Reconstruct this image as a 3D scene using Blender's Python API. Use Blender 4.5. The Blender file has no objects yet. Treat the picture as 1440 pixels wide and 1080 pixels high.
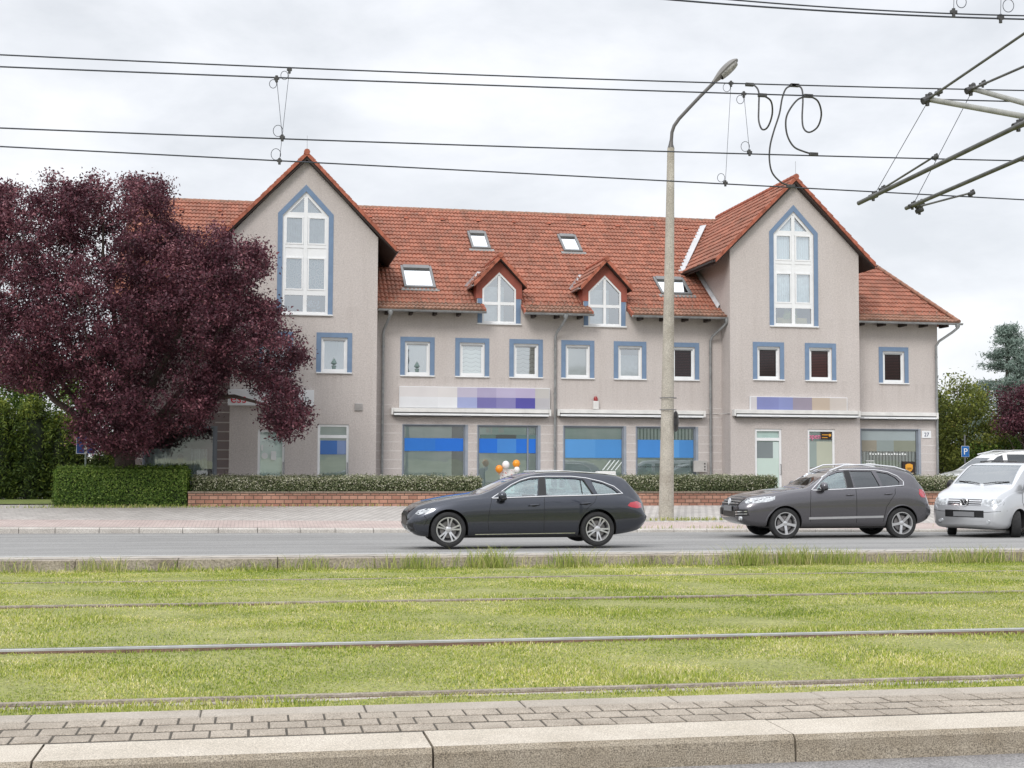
import bpy, bmesh, math, random
import numpy as np
from mathutils import Vector, Matrix
from mathutils.geometry import tessellate_polygon
from mathutils.bvhtree import BVHTree
random.seed(7); rng = np.random.default_rng(7)
S = bpy.context.scene; C = S.collection; R = math.radians; PI = math.pi

# ---------------------------------------------------------------- camera
FPX = 1900.0; TH = math.atan(.19); PH = math.atan(105/1900); RO = .0045; CZ = 1.66
_f = Vector((math.sin(TH)*math.cos(PH), math.cos(TH)*math.cos(PH), math.sin(PH)))
_r0 = Vector((math.cos(TH), -math.sin(TH), 0)); _u0 = _r0.cross(_f)
_r = _r0*math.cos(RO) + _u0*math.sin(RO); _u = _u0*math.cos(RO) - _r0*math.sin(RO)
cam = bpy.data.objects.new('camera', bpy.data.cameras.new('camera')); C.objects.link(cam)
m3 = Matrix((_r, _u, -_f)).transposed(); cam.matrix_world = Matrix.Translation((0, 0, CZ)) @ m3.to_4x4()
cam.data.sensor_width = 36; cam.data.lens = FPX/1440*36; cam.data.clip_end = 6000; cam.data.clip_start = .1
S.camera = cam
S.render.resolution_x = 1024; S.render.resolution_y = 768

# ---------------------------------------------------------------- sky, sun, exposure
SUN_EL, SUN_AZ = R(38), R(212)          # azimuth clockwise from +Y: behind the camera, to the left
W = bpy.data.worlds.new('World'); S.world = W; W.use_nodes = True
nt = W.node_tree; nt.nodes.clear(); N = nt.nodes.new; L = nt.links.new
def wmath(op, a, b=None, clamp=False):
    n = N('ShaderNodeMath'); n.operation = op; n.use_clamp = clamp
    for i, v in enumerate((a, b)):
        if v is None: continue
        if isinstance(v, (int, float)): n.inputs[i].default_value = v
        else: L(v, n.inputs[i])
    return n.outputs[0]
out = N('ShaderNodeOutputWorld'); bg = N('ShaderNodeBackground'); L(bg.outputs[0], out.inputs[0])
sky = N('ShaderNodeTexSky'); sky.sky_type = 'NISHITA'; sky.sun_disc = False; sky.sun_elevation = SUN_EL; sky.sun_rotation = SUN_AZ
tc = N('ShaderNodeTexCoord'); sep = N('ShaderNodeSeparateXYZ'); L(tc.outputs['Generated'], sep.inputs[0])
el = wmath('MAXIMUM', sep.outputs[2], 0.0)
mp = N('ShaderNodeMapping'); mp.inputs['Scale'].default_value = (1, 1, 2.3); L(tc.outputs['Generated'], mp.inputs[0])
n1 = N('ShaderNodeTexNoise'); n1.inputs['Scale'].default_value = 5.5; n1.inputs['Detail'].default_value = 9; n1.inputs['Roughness'].default_value = .56; n1.inputs['Distortion'].default_value = .15
L(mp.outputs[0], n1.inputs['Vector'])
cr = N('ShaderNodeValToRGB'); L(n1.outputs[0], cr.inputs[0])
cr.color_ramp.elements[0].position = .34; cr.color_ramp.elements[0].color = (.68, .705, .745, 1)
cr.color_ramp.elements[1].position = .66; cr.color_ramp.elements[1].color = (.90, .91, .93, 1)
e = cr.color_ramp.elements.new(.5); e.color = (.79, .81, .85, 1)
grad = wmath('MAXIMUM', wmath('ADD', wmath('MULTIPLY', el, 1.5), .62), 1.08)       # an overcast sky is far brighter overhead
cl = N('ShaderNodeVectorMath'); cl.operation = 'SCALE'; L(cr.outputs[0], cl.inputs[0]); L(grad, cl.inputs['Scale'])
sk = N('ShaderNodeVectorMath'); sk.operation = 'SCALE'; L(sky.outputs[0], sk.inputs[0]); sk.inputs['Scale'].default_value = .1
mx = N('ShaderNodeMix'); mx.data_type = 'RGBA'; mx.inputs[0].default_value = .93; L(sk.outputs[0], mx.inputs[6]); L(cl.outputs[0], mx.inputs[7])
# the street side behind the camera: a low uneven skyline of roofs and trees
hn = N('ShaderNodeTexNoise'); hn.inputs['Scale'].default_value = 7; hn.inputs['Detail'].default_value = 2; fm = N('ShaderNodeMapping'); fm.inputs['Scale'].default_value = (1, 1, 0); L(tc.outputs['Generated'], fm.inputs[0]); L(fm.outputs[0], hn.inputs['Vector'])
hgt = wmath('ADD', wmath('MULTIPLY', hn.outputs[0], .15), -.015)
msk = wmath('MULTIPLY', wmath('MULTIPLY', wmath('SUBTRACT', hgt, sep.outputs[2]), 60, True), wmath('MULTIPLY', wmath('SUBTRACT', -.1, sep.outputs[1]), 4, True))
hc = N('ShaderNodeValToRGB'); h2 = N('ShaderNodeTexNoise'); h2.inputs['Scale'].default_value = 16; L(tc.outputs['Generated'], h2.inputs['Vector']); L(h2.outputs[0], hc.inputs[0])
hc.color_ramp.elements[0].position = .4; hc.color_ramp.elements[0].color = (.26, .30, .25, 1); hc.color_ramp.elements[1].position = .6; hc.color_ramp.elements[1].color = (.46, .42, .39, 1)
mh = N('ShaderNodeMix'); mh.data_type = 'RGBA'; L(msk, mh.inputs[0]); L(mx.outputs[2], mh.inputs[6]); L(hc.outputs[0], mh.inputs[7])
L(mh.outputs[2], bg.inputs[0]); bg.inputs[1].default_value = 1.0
sun = bpy.data.objects.new('sun', bpy.data.lights.new('sun', 'SUN')); C.objects.link(sun)
sun.data.energy = 1.5; sun.data.angle = R(20); sun.data.color = (1, .965, .92)
_sd = Vector((math.sin(SUN_AZ)*math.cos(SUN_EL), math.cos(SUN_AZ)*math.cos(SUN_EL), math.sin(SUN_EL)))
sun.rotation_euler = _sd.to_track_quat('Z', 'Y').to_euler()
S.view_settings.view_transform = 'Standard'; S.view_settings.look = 'None'; S.view_settings.exposure = 0.15; S.view_settings.gamma = 1
S.render.engine = 'CYCLES'; S.cycles.max_bounces = 6; S.cycles.transparent_max_bounces = 12; S.cycles.caustics_reflective = False; S.cycles.caustics_refractive = False
S.cycles.use_denoising = True

# ---------------------------------------------------------------- object helpers
def tag(o, label=None, cat=None, group=None, kind=None):
    if label: o['label'] = label
    if cat: o['category'] = cat
    if group: o['group'] = group
    if kind: o['kind'] = kind
    return o
def empty(name, loc=(0, 0, 0), rz=0):
    o = bpy.data.objects.new(name, None); C.objects.link(o); o.location = loc; o.rotation_euler = (0, 0, rz); o.empty_display_size = .1
    return o
def link(name, me, parent=None, loc=None):
    o = bpy.data.objects.new(name, me); C.objects.link(o)
    if parent: o.parent = parent
    if loc: o.location = loc
    return o
def copy_tree(o, parent=None):
    c = o.copy(); C.objects.link(c)
    if parent: c.parent = parent
    for ch in list(o.children): copy_tree(ch, c)
    return c
def smooth(me, ang=35):
    me.polygons.foreach_set('use_smooth', [True]*len(me.polygons)); me.set_sharp_from_angle(angle=R(ang))
class MB:
    def __init__(s): s.v = []; s.f = []; s.m = []; s.cm = 0
    def add(s, vs, fs):
        b = len(s.v); s.v += [tuple(v) for v in vs]; s.f += [tuple(b+i for i in f) for f in fs]; s.m += [s.cm]*len(fs); return s
    def box(s, x0, x1, y0, y1, z0, z1, bev=0):
        if bev:
            b = bev; P = []; 
            bm = bmesh.new(); bmesh.ops.create_cube(bm, size=1)
            for v in bm.verts: v.co = Vector(((x0+x1)/2+v.co.x*(x1-x0), (y0+y1)/2+v.co.y*(y1-y0), (z0+z1)/2+v.co.z*(z1-z0)))
            bmesh.ops.bevel(bm, geom=bm.edges[:], offset=b, segments=2, profile=.6, affect='EDGES')
            bm.verts.index_update(); s.add([v.co for v in bm.verts], [[v.index for v in f.verts] for f in bm.faces]); bm.free(); return s
        return s.add([(x0,y0,z0),(x1,y0,z0),(x1,y1,z0),(x0,y1,z0),(x0,y0,z1),(x1,y0,z1),(x1,y1,z1),(x0,y1,z1)],
              [(0,3,2,1),(4,5,6,7),(0,1,5,4),(1,2,6,5),(2,3,7,6),(3,0,4,7)])
    def quad(s, a, b, c, d): return s.add([a, b, c, d], [(0, 1, 2, 3)])
    def prism_y(s, poly, y0, y1):      # poly of (x,z), extruded along y
        n = len(poly); vs = [(x, y0, z) for x, z in poly]+[(x, y1, z) for x, z in poly]
        return s.add(vs, [tuple(range(n)), tuple(range(2*n-1, n-1, -1))]+[(i, i+n, (i+1) % n+n, (i+1) % n) for i in range(n)])
    def prism_x(s, poly, x0, x1):      # poly of (y,z)
        n = len(poly); vs = [(x0, y, z) for y, z in poly]+[(x1, y, z) for y, z in poly]
        return s.add(vs, [tuple(range(n-1, -1, -1)), tuple(range(n, 2*n))]+[(i, (i+1) % n, (i+1) % n+n, i+n) for i in range(n)])
    def prism_z(s, poly, z0, z1):
        n = len(poly); vs = [(x, y, z0) for x, y in poly]+[(x, y, z1) for x, y in poly]
        return s.add(vs, [tuple(range(n-1, -1, -1)), tuple(range(n, 2*n))]+[(i, (i+1) % n, (i+1) % n+n, i+n) for i in range(n)])
    def tube(s, pts, r, seg=8, closed=False, caps=True):
        pts = [Vector(p) for p in pts]; n = len(pts); rs = r if isinstance(r, (list, tuple)) else [r]*n
        vs = []; prev = None
        for i, p in enumerate(pts):
            a = pts[(i-1) % n] if (i or closed) else p; b = pts[(i+1) % n] if (i < n-1 or closed) else p
            t = (b-a).normalized()
            if prev is None:
                q = Vector((0, 0, 1)) if abs(t.z) < .9 else Vector((1, 0, 0)); q = (q-t*q.dot(t)).normalized()
            else: q = (prev-t*prev.dot(t)).normalized()
            prev = q; w = t.cross(q)
            for k in range(seg):
                an = 2*PI*k/seg; vs.append(p+(q*math.cos(an)+w*math.sin(an))*rs[i])
        fs = []
        for i in range(n if closed else n-1):
            for k in range(seg):
                j = (i+1) % n; fs.append((i*seg+k, i*seg+(k+1) % seg, j*seg+(k+1) % seg, j*seg+k))
        if caps and not closed: fs += [tuple(range(seg-1, -1, -1)), tuple((n-1)*seg+k for k in range(seg))]
        return s.add(vs, fs)
    def lathe(s, prof, c=(0, 0, 0), axis='z', seg=32):   # prof: (radius, height)
        vs = []; n = len(prof)
        for k in range(seg):
            a = 2*PI*k/seg
            for r, h in prof:
                if axis == 'z': vs.append((c[0]+r*math.cos(a), c[1]+r*math.sin(a), c[2]+h))
                elif axis == 'y': vs.append((c[0]+r*math.cos(a), c[1]+h, c[2]+r*math.sin(a)))
                else: vs.append((c[0]+h, c[1]+r*math.cos(a), c[2]+r*math.sin(a)))
        return s.add(vs, [(k*n+i, ((k+1) % seg)*n+i, ((k+1) % seg)*n+i+1, k*n+i+1) for k in range(seg) for i in range(n-1)])
    def ball(s, c, rx, ry=None, rz=None, seg=12):
        ry = ry or rx; rz = rz or rx; vs = []; fs = []
        for i in range(seg+1):
            t = PI*i/seg
            for k in range(seg*2):
                a = PI*k/seg; vs.append((c[0]+rx*math.sin(t)*math.cos(a), c[1]+ry*math.sin(t)*math.sin(a), c[2]+rz*math.cos(t)))
        m = seg*2
        for i in range(seg):
            for k in range(m): fs.append((i*m+k, (i+1)*m+k, (i+1)*m+(k+1) % m, i*m+(k+1) % m))
        return s.add(vs, fs)
    def build(s, name, mats, parent=None, sm=False, recalc=True, loc=None):
        me = bpy.data.meshes.new(name); me.from_pydata(s.v, [], s.f)
        mats = mats if isinstance(mats, (list, tuple)) else [mats]
        for m in mats: me.materials.append(m)
        me.polygons.foreach_set('material_index', s.m)
        if recalc:
            bm = bmesh.new(); bm.from_mesh(me)
            bmesh.ops.remove_doubles(bm, verts=bm.verts, dist=1e-5) if sm else None
            bmesh.ops.recalc_face_normals(bm, faces=bm.faces); bm.to_mesh(me); bm.free()
        if sm: smooth(me, 35 if sm is True else sm)
        me.update(); return link(name, me, parent, loc)

# ---------------------------------------------------------------- materials
def lin(r, g, b):
    f = lambda c: (c/255/12.92) if c/255 <= .04045 else ((c/255+.055)/1.055)**2.4
    return (f(r), f(g), f(b))
MATS = {}
class MT:
    def __init__(s, name):
        s.m = bpy.data.materials.new(name); s.m.use_nodes = True; s.t = s.m.node_tree; s.b = s.t.nodes['Principled BSDF']; s.o = s.t.nodes['Material Output']; s._c = None
    def n(s, t, **k):
        x = s.t.nodes.new(t)
        for a, b in k.items(): setattr(x, a, b)
        return x
    def l(s, a, b): s.t.links.new(a, b)
    def co(s, kind='Object'):
        if s._c is None: s._c = s.n('ShaderNodeTexCoord')
        return s._c.outputs[kind]
    def mapped(s, scale=(1, 1, 1), rot=(0, 0, 0), kind='Object'):
        m = s.n('ShaderNodeMapping'); m.inputs['Scale'].default_value = scale; m.inputs['Rotation'].default_value = rot; s.l(s.co(kind), m.inputs[0]); return m.outputs[0]
    def noise(s, scale, detail=4, rough=.55, vec=None):
        x = s.n('ShaderNodeTexNoise'); x.inputs['Scale'].default_value = scale; x.inputs['Detail'].default_value = detail; x.inputs['Roughness'].default_value = rough
        s.l(vec if vec is not None else s.co(), x.inputs['Vector']); return x.outputs[0]
    def ramp(s, fac, stops):
        r = s.n('ShaderNodeValToRGB'); s.l(fac, r.inputs[0]); cr = r.color_ramp
        while len(cr.elements) < len(stops): cr.elements.new(.5)
        for e, (p, c) in zip(cr.elements, stops): e.position = p; e.color = (*c, 1) if len(c) == 3 else c
        return r.outputs[0]
    def mix(s, f, a, b, mode='MIX'):
        x = s.n('ShaderNodeMix'); x.data_type = 'RGBA'; x.blend_type = mode
        for i, v in ((0, f), (6, a), (7, b)):
            if isinstance(v, (int, float)): x.inputs[i].default_value = v
            elif isinstance(v, tuple): x.inputs[i].default_value = (*v, 1) if len(v) == 3 else v
            else: s.l(v, x.inputs[i])
        return x.outputs[2]
    def math(s, op, a, b=None, clamp=False):
        x = s.n('ShaderNodeMath'); x.operation = op; x.use_clamp = clamp
        for i, v in enumerate((a, b)):
            if v is None: continue
            if isinstance(v, (int, float)): x.inputs[i].default_value = v
            else: s.l(v, x.inputs[i])
        return x.outputs[0]
    def col(s, c):
        if isinstance(c, tuple): s.b.inputs['Base Color'].default_value = (*c, 1)
        else: s.l(c, s.b.inputs['Base Color'])
        return s
    def set(s, **k):
        for a, b in k.items(): s.b.inputs[a.replace('_', ' ')].default_value = b
        return s
    def bump(s, h, st=.3, d=.01):
        x = s.n('ShaderNodeBump'); x.inputs['Strength'].default_value = st; x.inputs['Distance'].default_value = d; s.l(h, x.inputs['Height']); s.l(x.outputs[0], s.b.inputs['Normal']); return s
def plain(name, c, rough=.6, metal=0.0, var=.12, nscale=3.0, spec=.5, **k):
    m = MT(name)
    if var:
        n = m.noise(nscale, 5); a = tuple(max(0, x*(1-var)) for x in c); b = tuple(min(1, x*(1+var)) for x in c)
        m.col(m.ramp(n, [(.3, a), (.7, b)]))
    else: m.col(c)
    m.set(Roughness=rough, Metallic=metal); m.b.inputs['Specular IOR Level'].default_value = spec
    for a, b in k.items(): m.b.inputs[a.replace('_', ' ')].default_value = b
    return m.m
def M(name, *a, **k):
    if name not in MATS: MATS[name] = plain(name, *a, **k)
    return MATS[name]

# plaster
m = MT('plaster'); n = m.noise(.55, 5); g = m.noise(55, 3, .7)
v = m.mapped((3.5, 3.5, .25)); st = m.noise(1.0, 4, .6, v)
c = m.ramp(n, [(.3, (.55, .505, .48)), (.7, (.61, .565, .54))])
c = m.mix(m.math('MULTIPLY', m.ramp(st, [(.45, (0, 0, 0)), (.75, (1, 1, 1))]), .22), c, (.37, .315, .285))
g2 = m.noise(19, 4, .7); c = m.mix(.34, c, m.ramp(g, [(.3, (.22, .19, .18)), (.7, (.82, .74, .70))])); c = m.mix(.16, c, m.ramp(g2, [(.35, (.2, .17, .16)), (.65, (.85, .78, .75))]))
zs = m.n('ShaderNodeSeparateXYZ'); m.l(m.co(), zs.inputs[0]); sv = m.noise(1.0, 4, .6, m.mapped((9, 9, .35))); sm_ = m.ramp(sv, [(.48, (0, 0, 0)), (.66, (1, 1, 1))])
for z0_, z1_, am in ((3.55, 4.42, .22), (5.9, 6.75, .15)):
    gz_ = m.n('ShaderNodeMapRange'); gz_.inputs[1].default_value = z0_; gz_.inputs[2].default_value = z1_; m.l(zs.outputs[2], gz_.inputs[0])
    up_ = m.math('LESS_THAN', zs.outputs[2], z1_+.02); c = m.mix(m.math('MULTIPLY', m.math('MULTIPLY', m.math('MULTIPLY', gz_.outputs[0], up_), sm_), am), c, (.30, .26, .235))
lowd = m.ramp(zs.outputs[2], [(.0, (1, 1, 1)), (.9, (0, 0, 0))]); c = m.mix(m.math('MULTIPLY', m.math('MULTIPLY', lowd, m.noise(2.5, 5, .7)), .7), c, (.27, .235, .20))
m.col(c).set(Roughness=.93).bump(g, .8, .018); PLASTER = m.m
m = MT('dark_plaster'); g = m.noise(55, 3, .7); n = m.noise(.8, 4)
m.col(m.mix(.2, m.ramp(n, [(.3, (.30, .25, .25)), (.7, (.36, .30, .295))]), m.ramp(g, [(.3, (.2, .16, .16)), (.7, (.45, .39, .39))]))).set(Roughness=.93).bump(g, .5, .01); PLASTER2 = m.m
BLUE = plain('blue_paint', (.165, .24, .36), .8, var=.08, nscale=4)
WHITE = plain('white_pvc', (.80, .81, .82), .35, var=.04)
OFFW = plain('off_white', (.70, .69, .67), .5, var=.1)
ZINC = plain('zinc', (.33, .34, .345), .5, .6, var=.2, nscale=6)
GREYM = plain('grey_metal', (.20, .20, .21), .5, .7, var=.15)
DARK = plain('dark', (.018, .017, .018), .6, var=0)
WOOD = plain('dark_wood', (.035, .022, .018), .7, var=.2)
SHOPFR = plain('shop_frame', (.22, .25, .29), .45, var=.06)
INTER = plain('interior', (.15, .16, .15), .9, var=.3, nscale=1.5)
def glass(name, tint, fac, rough=.015, wob=0.0):
    m = MT(name); t = m.t; t.nodes.remove(m.b)
    tr = m.n('ShaderNodeBsdfTransparent'); tr.inputs[0].default_value = (*tint, 1)
    gl = m.n('ShaderNodeBsdfGlossy'); gl.inputs['Roughness'].default_value = rough; gl.inputs[0].default_value = (.93, .97, 1, 1)
    fr = m.n('ShaderNodeFresnel'); fr.inputs[0].default_value = 1.5
    f = m.math('ADD', m.math('MULTIPLY', fr.outputs[0], 1.0), fac, True)
    mx = m.n('ShaderNodeMixShader'); m.l(f, mx.inputs[0]); m.l(tr.outputs[0], mx.inputs[1]); m.l(gl.outputs[0], mx.inputs[2]); m.l(mx.outputs[0], m.o.inputs[0])
    if wob:
        n = m.noise(1.3, 2); b = m.n('ShaderNodeBump'); b.inputs['Strength'].default_value = wob; b.inputs['Distance'].default_value = .05; m.l(n, b.inputs['Height']); m.l(b.outputs[0], gl.inputs['Normal'])
    return m.m
PANE = glass('window_glass', (.92, .98, 1.0), .42, wob=.02)
SHOPG = glass('shop_glass', (.95, 1.0, .99), .22, wob=.02)
SKYG = glass('skylight_glass', (.6, .65, .65), .75)
DARKG = glass('dark_glass', (.85, .75, .75), .0)
CARG = glass('car_glass', (.74, .86, .84), .16, .01)
TINTG = glass('tinted_glass', (.16, .17, .19), .10, .01)
VANG = glass('van_windscreen', (.50, .62, .58), .26, .01)
WSG = glass('windscreen_glass', (.55, .66, .62), .55, .01)
CURTAIN = plain('curtain', (.80, .87, .90), .9, var=.12, nscale=8)
m = MT('net_curtain'); w = m.n('ShaderNodeTexWave', wave_type='BANDS', bands_direction='X'); w.inputs['Scale'].default_value = 9; w.inputs['Distortion'].default_value = 2; m.l(m.co(), w.inputs[0])
m.col(m.ramp(w.outputs[0], [(.2, (.70, .81, .86)), (.8, (.88, .93, .95))])).set(Roughness=.9); NET = m.m
m = MT('lace'); vo = m.n('ShaderNodeTexVoronoi', feature='DISTANCE_TO_EDGE'); vo.inputs['Scale'].default_value = 7; m.l(m.mapped((1, .001, .8)), vo.inputs['Vector'])
m.col(m.ramp(vo.outputs['Distance'], [(.05, (.82, .90, .93)), (.12, (.36, .53, .62)), (.22, (.68, .82, .86))])).set(Roughness=.9); LACE = m.m
m = MT('scalloped_blind')
sp = m.n('ShaderNodeSeparateXYZ'); m.l(m.co(), sp.inputs[0])
wv = m.math('MULTIPLY', m.math('ABSOLUTE', m.math('SINE', m.math('MULTIPLY', sp.outputs[0], 9.0))), .055)
fr = m.math('FRACT', m.math('MULTIPLY', m.math('ADD', sp.outputs[2], wv), 6.6))
m.col(m.ramp(fr, [(.0, (.30, .33, .31)), (.14, (.34, .38, .36)), (.2, (.60, .64, .60)), (1, (.72, .76, .72))])).set(Roughness=.9); SCAL = m.m
m = MT('slat_blind'); sp = m.n('ShaderNodeSeparateXYZ'); m.l(m.co(), sp.inputs[0]); fr = m.math('FRACT', m.math('MULTIPLY', sp.outputs[2], 22))
m.col(m.ramp(fr, [(0, (.36, .40, .34)), (.2, (.52, .56, .48)), (1, (.58, .62, .53))])).set(Roughness=.8); SLAT = m.m
m = MT('brown_reflection'); sp = m.n('ShaderNodeSeparateXYZ'); m.l(m.co(), sp.inputs[0]); fr = m.math('FRACT', m.math('MULTIPLY', sp.outputs[2], 17))
m.col(m.ramp(fr, [(0, (.012, .006, .007)), (.4, (.025, .010, .011)), (.6, (.13, .035, .036)), (.9, (.05, .016, .017))])).set(Roughness=.5); BROWN_REFL = m.m  # red bands: reflection of a red roof opposite, painted into the colour
m = MT('vertical_blind'); sp = m.n('ShaderNodeSeparateXYZ'); m.l(m.co(), sp.inputs[0]); fr = m.math('FRACT', m.math('MULTIPLY', sp.outputs[0], 7.5))
m.col(m.ramp(fr, [(0, (.08, .13, .13)), (.3, (.10, .16, .15)), (.4, (.78, .86, .83)), (.95, (.88, .93, .90))])).set(Roughness=.8); VBLIND = m.m
m = MT('shop_backdrop'); n = m.noise(1.3, 3, .5, m.mapped((1.6, 1, .5))); n2 = m.noise(2.2, 3, .5, m.mapped((.4, 1, 2.0))); m.col(m.mix(.35, m.ramp(n, [(.3, (.60, .78, .75)), (.7, (.84, .97, .94))]), m.ramp(n2, [(.35, (.52, .66, .64)), (.65, (.90, .98, .96))]))).set(Roughness=.8); SHOPBACK = m.m

# roof tiles: one random tone per tile from the tile's own uv cell
def tile_mat(name, base, weather):
    m = MT(name); uv = m.n('ShaderNodeUVMap'); uv.uv_map = 'UVMap'
    fl = m.n('ShaderNodeVectorMath', operation='FLOOR'); m.l(uv.outputs[0], fl.inputs[0])
    wn = m.n('ShaderNodeTexWhiteNoise', noise_dimensions='2D'); m.l(fl.outputs[0], wn.inputs['Vector'])
    a = tuple(x*.80 for x in base); b = tuple(min(1, x*1.2) for x in base)
    c = m.ramp(wn.outputs['Value'], [(0, a), (.5, base), (1, b)])
    big = m.noise(.28, 5, .6); c = m.mix(m.math('MULTIPLY', m.ramp(big, [(.42, (0, 0, 0)), (.62, (1, 1, 1))]), .26), c, (.20, .085, .062))
    ms = m.noise(1.0, 5, .65, m.mapped((2.6, .35, .35))); c = m.mix(m.math('MULTIPLY', m.ramp(ms, [(.5, (0, 0, 0)), (.7, (1, 1, 1))]), .32), c, (.13, .085, .06))
    sp = m.noise(5, 6, .7); c = m.mix(m.math('MULTIPLY', m.ramp(sp, [(.5, (0, 0, 0)), (.68, (1, 1, 1))]), weather), c, (.15, .125, .10))
    s2 = m.noise(16, 4, .7); c = m.mix(m.math('MULTIPLY', m.ramp(s2, [(.6, (0, 0, 0)), (.72, (1, 1, 1))]), .4), c, (.42, .30, .22))
    m.col(c).set(Roughness=.85).bump(m.noise(40, 3), .3, .006); return m.m
TILE = tile_mat('roof_tile', (.34, .130, .083), .5)
TILE_E = tile_mat('eave_tile', (.30, .155, .105), .85)
RIDGE = plain('ridge_tile', (.36, .115, .07), .85, var=.35, nscale=5)
REDCLAD = plain('red_cladding', (.30, .085, .06), .8, var=.15)
# bricks and paving
def brick_mat(name, c1, c2, mort, sc, bw, rh, ms=.02, rot=0, axis='xy', vary=.25, rough=.9):
    m = MT(name); v = m.mapped((1, 1, 1), (R(90), 0, 0) if axis == 'xz' else (0, 0, rot))
    if axis == 'xz':
        sp = m.n('ShaderNodeSeparateXYZ'); m.l(m.co(), sp.inputs[0]); cb = m.n('ShaderNodeCombineXYZ'); m.l(m.math('ADD', sp.outputs[0], sp.outputs[1]), cb.inputs[0]); m.l(sp.outputs[2], cb.inputs[1]); v = cb.outputs[0]
    b = m.n('ShaderNodeTexBrick'); m.l(v, b.inputs['Vector']); b.inputs['Scale'].default_value = sc
    b.inputs['Brick Width'].default_value = bw; b.inputs['Row Height'].default_value = rh; b.inputs['Mortar Size'].default_value = ms; b.inputs['Mortar Smooth'].default_value = .2
    b.inputs['Color1'].default_value = (*c1, 1); b.inputs['Color2'].default_value = (*c2, 1); b.inputs['Mortar'].default_value = (*mort, 1)
    n = m.noise(1.2, 5, .6); n2 = m.noise(30, 4, .7)
    c = m.mix(vary, b.outputs[0], m.ramp(n, [(.3, (.25, .23, .21)), (.7, (.75, .72, .68))]), 'OVERLAY')
    c = m.mix(.3, c, m.ramp(n2, [(.3, (.3, .3, .3)), (.7, (.7, .7, .7))]), 'OVERLAY')
    m.col(c).set(Roughness=rough); h = m.math('SUBTRACT', 1.0, b.outputs['Fac']); m.bump(m.math('ADD', h, m.math('MULTIPLY', n2, .5)), .6, .008); return m.m
BRICK = brick_mat('garden_brick', (.33, .165, .12), (.47, .27, .20), (.09, .07, .055), 1, .27, .125, .012, axis='xz', vary=.5)
PAVE = brick_mat('grey_paving', (.46, .435, .41), (.54, .515, .49), (.20, .19, .18), 1, .24, .24, .016, rot=R(45), vary=.25)
PAVE_R = brick_mat('red_paving', (.50, .41, .385), (.56, .47, .44), (.25, .215, .20), 1, .2, .1, .008, rot=0, vary=.25)
PAVE_E = brick_mat('edge_paving', (.40, .37, .33), (.46, .43, .39), (.24, .22, .19), 1, .5, .5, .02, rot=R(35), vary=.3)
def rough_mat(name, c1, c2, big=.5, fine=90, fa=.35, bump=.4, rough=.9, bd=.006):
    m = MT(name); n = m.noise(big, 6, .6); g = m.noise(fine, 3, .75)
    c = m.ramp(n, [(.3, c1), (.7, c2)]); c = m.mix(fa, c, m.ramp(g, [(.32, (.12, .12, .12)), (.68, (.9, .9, .9))]), 'OVERLAY')
    m.col(c).set(Roughness=rough).bump(g, bump, bd); return m.m
def asphalt():
    m = MT('asphalt'); n = m.noise(.35, 6, .6); g = m.noise(45, 3, .75); t = m.noise(1.0, 4, .6, m.mapped((.05, 1.1, 1))); p = m.noise(.9, 5, .7)
    c = m.ramp(n, [(.3, (.235, .231, .224)), (.7, (.295, .290, .281))]); c = m.mix(.30, c, m.ramp(t, [(.38, (.15, .148, .145)), (.62, (.37, .365, .355))])); c = m.mix(m.math('MULTIPLY', m.ramp(p, [(.6, (0, 0, 0)), (.66, (1, 1, 1))]), .18), c, (.12, .118, .115))
    c = m.mix(.6, c, m.ramp(g, [(.32, (.12, .12, .12)), (.68, (.9, .9, .9))]), 'OVERLAY'); m.col(c).set(Roughness=.9).bump(g, .4, .006); return m.m
ASPH = asphalt()
ASPH_N = rough_mat('near_asphalt', (.20, .19, .19), (.30, .29, .28), 2.5, 75, .8, .8)
KERB_T = rough_mat('kerb_top', (.45, .40, .33), (.56, .505, .43), 2.2, 120, .6, .4)
KERB_F = rough_mat('kerb_face', (.26, .215, .155), (.40, .35, .28), 3, 130, .95, 1.0, bd=.008)
KERB_G = rough_mat('granite_kerb', (.42, .39, .355), (.56, .53, .49), 1.5, 50, .5, .5)
PAVER = rough_mat('paver', (.27, .23, .185), (.43, .375, .31), 3.6, 90, .7, .6)
SLAB = rough_mat('edge_slab', (.34, .30, .25), (.43, .385, .33), 2.5, 110, .4, .4)
JOINT = rough_mat('joint_sand', (.055, .047, .036), (.10, .088, .07), 4, 60, .5)
CONC = rough_mat('concrete_wall', (.22, .185, .15), (.42, .37, .31), 1.3, 30, .6, .6)
POLE = rough_mat('pole_concrete', (.33, .30, .25), (.50, .47, .41), 1.2, 40, .5, .5)
GROUND = rough_mat('ground', (.20, .21, .12), (.28, .28, .18), .1, 8, .4)
SOIL = rough_mat('grass_soil', (.18, .20, .05), (.30, .30, .11), 1.2, 30, .6, .5)
RUST = rough_mat('rail_rust', (.09, .055, .038), (.20, .125, .085), 4, 60, .5, .6)
STEEL = plain('rail_steel', (.50, .50, .495), .32, .85, var=.15, nscale=5)
DULL = rough_mat('rail_dull', (.20, .165, .13), (.36, .32, .27), 5, 60, .5)
PALE = rough_mat('rail_bed_strip', (.34, .30, .26), (.45, .41, .37), 5, 60, .5)
PAINTW = rough_mat('road_paint', (.66, .65, .62), (.74, .73, .70), 3, 40, .3)

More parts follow.
